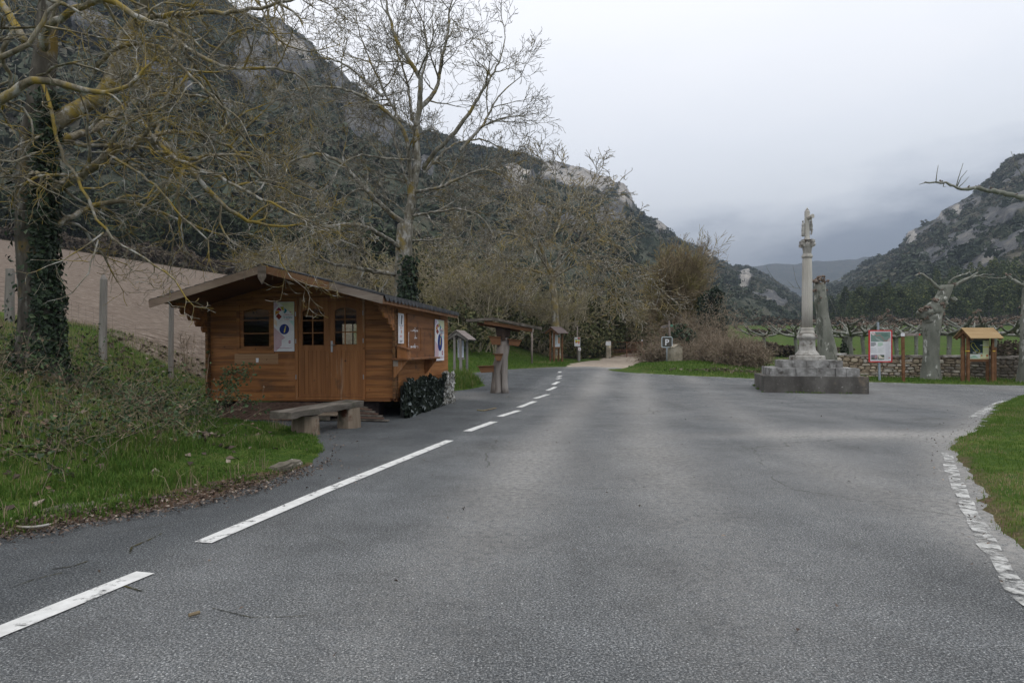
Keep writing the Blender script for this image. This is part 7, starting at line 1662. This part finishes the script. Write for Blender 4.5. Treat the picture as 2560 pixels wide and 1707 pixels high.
def organic_trunk(pts, rad, seed, sides=16, amp=.10):
    Q = along(pts, .12); R_ = np.interp(np.linspace(0, 1, len(Q)), np.linspace(0, 1, len(rad)), rad); th = np.arange(sides) * 6.28318 / sides; V = []
    for q, r in zip(Q, R_): V.append(np.stack([q[0] + r * np.cos(th) * (1 + amp * fbm(np.cos(th) * 1.6 + seed, np.sin(th) * 1.6, np.full(sides, q[2] * 1.6), oct=3, seed=seed)), q[1] + r * np.sin(th) * (1 + amp * fbm(np.cos(th) * 1.6 + seed + 5, np.sin(th) * 1.6, np.full(sides, q[2] * 1.6), oct=3, seed=seed)), np.full(sides, q[2])], 1))
    n = len(Q); mb = MB(); mb.add(np.concatenate(V), [(i * sides + j, i * sides + (j + 1) % sides, (i + 1) * sides + (j + 1) % sides, (i + 1) * sides + j) for i in range(n - 1) for j in range(sides)] + [[(n - 1) * sides + j for j in range(sides)]])
    return mb
rng = random.Random(5)
def plane_tree(label, d, trunk, rad, limbs, knobs, shoots, seed, burls=()):
    tp = [at(px, py, d + dy) for px, py, dy in trunk]; tp[0][2] = hz1(tp[0][0], tp[0][1]) - .1
    root = thing('plane_tree', label, 'tree', tuple(tp[0])); mb = organic_trunk(tp, rad, seed)
    for px, py, dy, r in burls:
        V, Fc = ICO3; nn = 1 + .28 * fbm(V[:, 0] * 2 + px, V[:, 1] * 2, V[:, 2] * 2, oct=3, seed=seed); mb.mesh(V * nn[:, None] * r * np.array([1, 1, .85]) + at(px, py, d + dy), Fc)
    mb.build('trunk', M_plane, root, smooth=True, world=True)
    mb = MB(); kb = KB()
    for pts, r0, r1 in limbs:
        Q = along([at(px, py, d + dy) for px, py, dy in pts], .09); Q[1:-1] += np.array([[rng.gauss(0, .012) for _ in range(3)] for _ in range(len(Q) - 2)])
        rr = np.linspace(r0, r1, len(Q)) * (1 + .12 * np.array([rng.gauss(0, 1) for _ in Q])); mb.tube(Q, rr, 9)
        for i in range(4, len(Q), 7): knuckle(kb, Q[i] + np.array([0, 0, rr[i]]), .04, rng, 3)
    for px, py, dy, r, n in knobs: knuckle(kb, at(px, py, d + dy), r, rng, n)
    for pts in shoots: Q = along([at(px, py, d + dy) for px, py, dy in pts], .15); mb.tube(Q, np.linspace(.012, .005, len(Q)), 5)
    if mb.n: mb.build('branches', M_plane, root, smooth=True, world=True)
    for q_ in kb: q_.build('knuckle', M_knob, root, world=True)
    return root
plane_tree('leaning grey plane trunk directly behind the stone column', 30.5, [(2074, 950, 0), (2072, 905, 0), (2066, 860, 0), (2058, 800, 0), (2053, 760, 0), (2050, 730, 0), (2049, 706, 0)], [.58, .45, .38, .31, .27, .28, .24],
    [], [(2040, 705, -.2, .15, 14), (2052, 700, -.2, .16, 16), (2060, 708, -.1, .14, 12), (2062, 728, 0, .10, 8), (2036, 728, -.2, .12, 8), (2052, 745, -.3, .06, 5), (2048, 758, -.33, .05, 4), (2062, 790, 0, .05, 4), (2040, 800, -.4, .05, 4)],
    [[(2045, 722, 0), (2010, 722, 0), (1980, 718, 0), (1945, 708, 0), (1925, 695, 0)], [(1985, 718, 0), (1968, 700, 0)], [(2000, 720, 0), (1990, 705, -.1), (1984, 670, -.1), (1982, 662, -.1)], [(1945, 708, 0), (1925, 685, 0), (1915, 664, 0)], [(2058, 712, 0), (2090, 700, 0), (2120, 690, 0), (2140, 680, 0)], [(2064, 718, 0), (2075, 745, 0), (2086, 770, 0), (2092, 785, 0)]], 3)
plane_tree('burled plane tree leaning right with pollarded arms in front of the wall', 28.0, [(2327, 952, 0), (2327, 920, 0), (2328, 860, 0), (2329, 820, 0), (2332, 790, 0), (2346, 760, 0), (2360, 735, 0), (2368, 712, 0)], [.40, .33, .305, .30, .36, .32, .27, .25],
    [([(2352, 724, 0), (2335, 708, -.1), (2318, 693, -.2), (2306, 683, -.2), (2296, 684, -.3), (2288, 689, -.3)], .075, .03), ([(2370, 712, 0), (2382, 695, 0), (2400, 688, 0), (2420, 682, .1), (2438, 676, .2)], .05, .015), ([(2384, 716, 0), (2404, 706, -.2), (2424, 694, -.4), (2438, 683, -.5), (2445, 680, -.5)], .055, .03), ([(2374, 722, .1), (2400, 703, .2), (2430, 692, .4), (2470, 686, .6), (2486, 686, .7)], .06, .02), ([(2444, 690, .5), (2470, 694, .6), (2500, 696, .7), (2520, 690, .8), (2530, 686, .8)], .035, .02)],
    [(2305, 778, -.3, .13, 12), (2316, 770, -.3, .12, 10), (2340, 752, -.3, .12, 12), (2352, 762, -.3, .13, 12), (2362, 770, -.25, .10, 8), (2330, 786, -.3, .10, 8), (2320, 797, -.33, .09, 8), (2386, 747, 0, .09, 8), (2296, 686, -.3, .05, 4), (2386, 712, -.1, .08, 7), (2352, 726, -.1, .07, 6)],
    [[(2345, 722, 0), (2325, 715, 0), (2310, 705, 0), (2296, 690, 0), (2272, 685, 0)], [(2384, 695, 0), (2378, 680, 0), (2368, 660, 0), (2364, 648, 0)], [(2438, 676, .2), (2455, 668, .2)], [(2445, 680, -.5), (2468, 676, -.5)], [(2400, 700, .2), (2390, 690, .2), (2396, 680, .2)]], 8, [(2314, 782, -.1, .30), (2334, 770, -.12, .30), (2350, 752, -.1, .27), (2384, 748, 0, .12), (2326, 796, -.12, .26)])
plane_tree('right edge plane tree trunk with arms reaching left past the notice board', 26.6, [(2572, 962, 0), (2572, 920, 0), (2572, 860, 0), (2573, 800, 0), (2576, 740, 0), (2580, 700, 0)], [.42, .33, .29, .27, .27, .25],
    [([(2585, 720, 0), (2566, 716, -.2), (2548, 709, -.2), (2530, 697, -.2), (2524, 692, -.2), (2516, 688, -.2)], .09, .045)], [(2518, 688, -.2, .08, 9), (2553, 768, -.2, .06, 5), (2553, 790, -.2, .05, 4)], [[(2560, 705, -.1), (2540, 692, -.1), (2525, 670, -.1), (2518, 655, -.1)]], 12)
plane_tree('plane tree outside the right edge with one long bare limb above', 15.0, [(2760, 1010, 0), (2755, 880, 0), (2750, 740, 0), (2740, 600, 0), (2720, 520, 0)], [.36, .29, .26, .24, .2],
    [([(2720, 540, 0), (2640, 515, -.2), (2560, 496, -.3), (2510, 482, -.3), (2472, 475, -.3), (2440, 470, -.3), (2405, 474, -.3), (2390, 472, -.3), (2376, 459, -.3), (2360, 456, -.3), (2330, 457, -.3), (2312, 455, -.3)], .09, .016)],
    [(2445, 466, -.3, .035, 5), (2476, 470, -.3, .04, 6), (2497, 478, -.3, .03, 4), (2541, 487, -.3, .035, 5)],
    [[(2340, 456, -.3), (2341, 440, -.3), (2346, 412, -.3)], [(2390, 468, -.3), (2396, 445, -.3), (2408, 408, -.3)], [(2392, 468, -.3), (2402, 445, -.3), (2418, 426, -.3)], [(2394, 470, -.3), (2408, 458, -.3), (2422, 442, -.3)], [(2600, 470, -.3), (2560, 446, -.3), (2540, 415, -.3), (2530, 385, -.3), (2528, 378, -.3)], [(2314, 456, -.3), (2298, 461, -.3)], [(2360, 457, -.3), (2358, 468, -.3), (2366, 466, -.3)]], 16)
# the row of low pollards behind the wall
def pollard_proto(seed, H, spread, arms):
    rg = random.Random(seed); root = thing('pollard_plane', 'knobbly low pollarded plane in the row behind the stone wall', 'tree', group='low pollards behind the stone wall')
    mb = organic_trunk([(0, 0, -.2), (.05, 0, H * .45), (-.03, .04, H * .8), (0, 0, H)], [.15, .105, .10, .125], seed, 12); 
    mb.build('trunk', M_plane, root, smooth=True); mb, kb = MB(), KB(); knuckle(kb, (.14, -.05, H * .55), .07, rg, 4)
    for a in range(arms):
        t = 6.283 * a / arms + rg.uniform(-.3, .3); L = spread * rg.uniform(.75, 1.15); p = np.array([0, 0, H * .96]); pts = [p]
        for k_ in range(5): p = p + np.array([math.cos(t) * L / 5, math.sin(t) * L / 5, [.10, .0, .12, .22, .30][k_] * rg.uniform(.5, 1.4)]); t += rg.gauss(0, .22); pts.append(p)
        Q = along(pts, .12); mb.tube(Q, np.linspace(.08, .045, len(Q)), 7); knuckle(kb, Q[-1], .11, rg, 9)
        for f in (.45, .7, .85):
            q = Q[int(f * (len(Q) - 1))]; t2 = t + rg.choice((-1, 1)) * rg.uniform(.5, 1.1); L2 = L * rg.uniform(.25, .5); e_ = q + np.array([math.cos(t2) * L2, math.sin(t2) * L2, rg.uniform(.15, .55)]); Q2_ = along([q, (q + e_) / 2 + np.array([0, 0, -.05]), e_], .1); mb.tube(Q2_, np.linspace(.055, .035, len(Q2_)), 6); knuckle(kb, e_, .10, rg, 8)
    mb.build('branches', M_plane, root, smooth=True); [q_.build('knuckle', M_knob, root) for q_ in kb]; return root
pol = [pollard_proto(700 + k_, H, s_, a) for k_, (H, s_, a) in enumerate([(1.75, 1.9, 5), (1.65, 1.7, 5), (1.8, 2.0, 5)])]
done = set(); rg = random.Random(2)
for i, (px, d, s_) in enumerate([(1911, 47, .98), (1990, 43, 1.0), (2127, 35, 1.02), (2158, 40, 1.0), (2240, 36, 1.0), (2290, 43, 1.0), (2372, 35.5, 1.04), (2408, 36.5, 1.0), (2484, 33.5, 1.03), (2438, 45, 1.0), (2560, 38, 1.02), (2630, 34, 1.0), (2200, 46, 1.0), (2060, 46, 1.0)]):
    k_ = i % 3; o = pol[k_]
    if k_ in done: o = copy_tree(o)
    done.add(k_); x, y, z = placed(px, d); o.location = (x, y, z); o.rotation_euler = (0, 0, rg.uniform(0, 6.3)); o.scale = (s_, s_, s_)
x, y, z = placed(2112, 36.5); iv = thing('ivy_post_tree', 'small ivy wrapped pollard among the row left of the red panel', 'tree', (x, y, z))
mb = organic_trunk([(0, 0, -.2), (.03, 0, .9), (0, 0, 1.75)], [.17, .13, .15], 41, 10); mb.build('trunk', M_plane, iv, smooth=True); V, Fq, a_ = ivy_ball((0, 0, .75), (.24, .24, .85), 420, 43, .11); mk('ivy', V, Fq, M_ivy, iv, attr=a_)
mb, kb = MB(), KB()
for a in range(5):
    t = a * 1.26; Q = along([(0, 0, 1.65), (.5 * math.cos(t), .5 * math.sin(t), 1.7), (1.0 * math.cos(t + .2), 1.0 * math.sin(t + .2), 1.95)], .12); mb.tube(Q, np.linspace(.07, .04, len(Q)), 6); knuckle(kb, Q[-1], .09, rg, 7)
mb.build('branches', M_plane, iv, smooth=True); [q_.build('knuckle', M_knob, iv) for q_ in kb]

# ------------------------------------------------------------------ kerb stones, fallen twigs
M_kerb = mat('lichened_kerb', [(.3, (.085, .075, .058)), (.5, (.15, .135, .105)), (.7, (.23, .21, .17))], scale=5, detail=8, rough=.95, bump=.9, bscale=12, bdist=.03, over=[((.55, .55, .52), 7, .66, .70), ((.07, .08, .04), 2, .58, .7)])
rs = np.random.RandomState(31)
for i, (pa, pb, lab) in enumerate([((95, 1298), (250, 1272), 'longest pale lichened kerb stone in the left verge'), ((255, 1268), (355, 1246), 'lichened kerb stone half sunk in grass right of the longest one'), ((690, 1182), (742, 1162), 'mossy kerb stone near the tip of the left verge')]):
    a, b = g0(*pa), g0(*pb); ks = thing('kerb_stone', lab, 'kerb stone', ((a[0] + b[0]) / 2, (a[1] + b[1]) / 2, 0)); v = Vector((b[0] - a[0], b[1] - a[1], 0)); mb = MB(); rough_block(mb, (-v.length / 2, -.10, -.07), (v.length / 2, .10, .075), i * 7, .03, .025); mb.build('stone', M_kerb, ks); ks.rotation_euler = (0, 0, math.atan2(v.y, v.x))
for i, (pts, lab) in enumerate([([(1193, 1026), (1208, 1028), (1222, 1025), (1240, 1021)], 'thin bare twig lying on the asphalt right of the hut'), ([(42, 1330), (70, 1333), (100, 1331), (122, 1325)], 'lichened stick lying in the leaf litter at lower left'), ([(472, 1546), (485, 1542), (499, 1538)], 'short reddish twig on the foreground asphalt')]):
    a = g0(*pts[0]); tw = thing('fallen_twig', lab, 'twig', (a[0], a[1], 0)); P_ = [np.array([*g0(*q), .0]) for q in pts]
    for q in P_: q[2] = float(base(q[1])) + (.02 if i != 1 else .05)
    mb = MB(); mb.tube(along(P_, .05), .010 if i else .014, 6); mb.build('stick', M_twig_b if i != 1 else M_bark_w, tw, world=True)
# ------------------------------------------------------------------ haze
hzm = bpy.data.materials.new('haze'); hzm.use_nodes = True; _n = hzm.node_tree; _n.nodes.clear()
_o = _n.nodes.new('ShaderNodeOutputMaterial'); _v = _n.nodes.new('ShaderNodeVolumePrincipled'); _v.inputs['Color'].default_value = (.33, .38, .47, 1); _v.inputs['Density'].default_value = HAZE
_n.links.new(_v.outputs[0], _o.inputs['Volume'])
mb = MB(); mb.span((-3300, -650, -3), (3300, 2990, 420)); hz_o = mb.build('haze', hzm); tag(hz_o, 'thin blue grey haze filling the valley', 'haze', kind='stuff')
hz_o.display_type = 'WIRE'
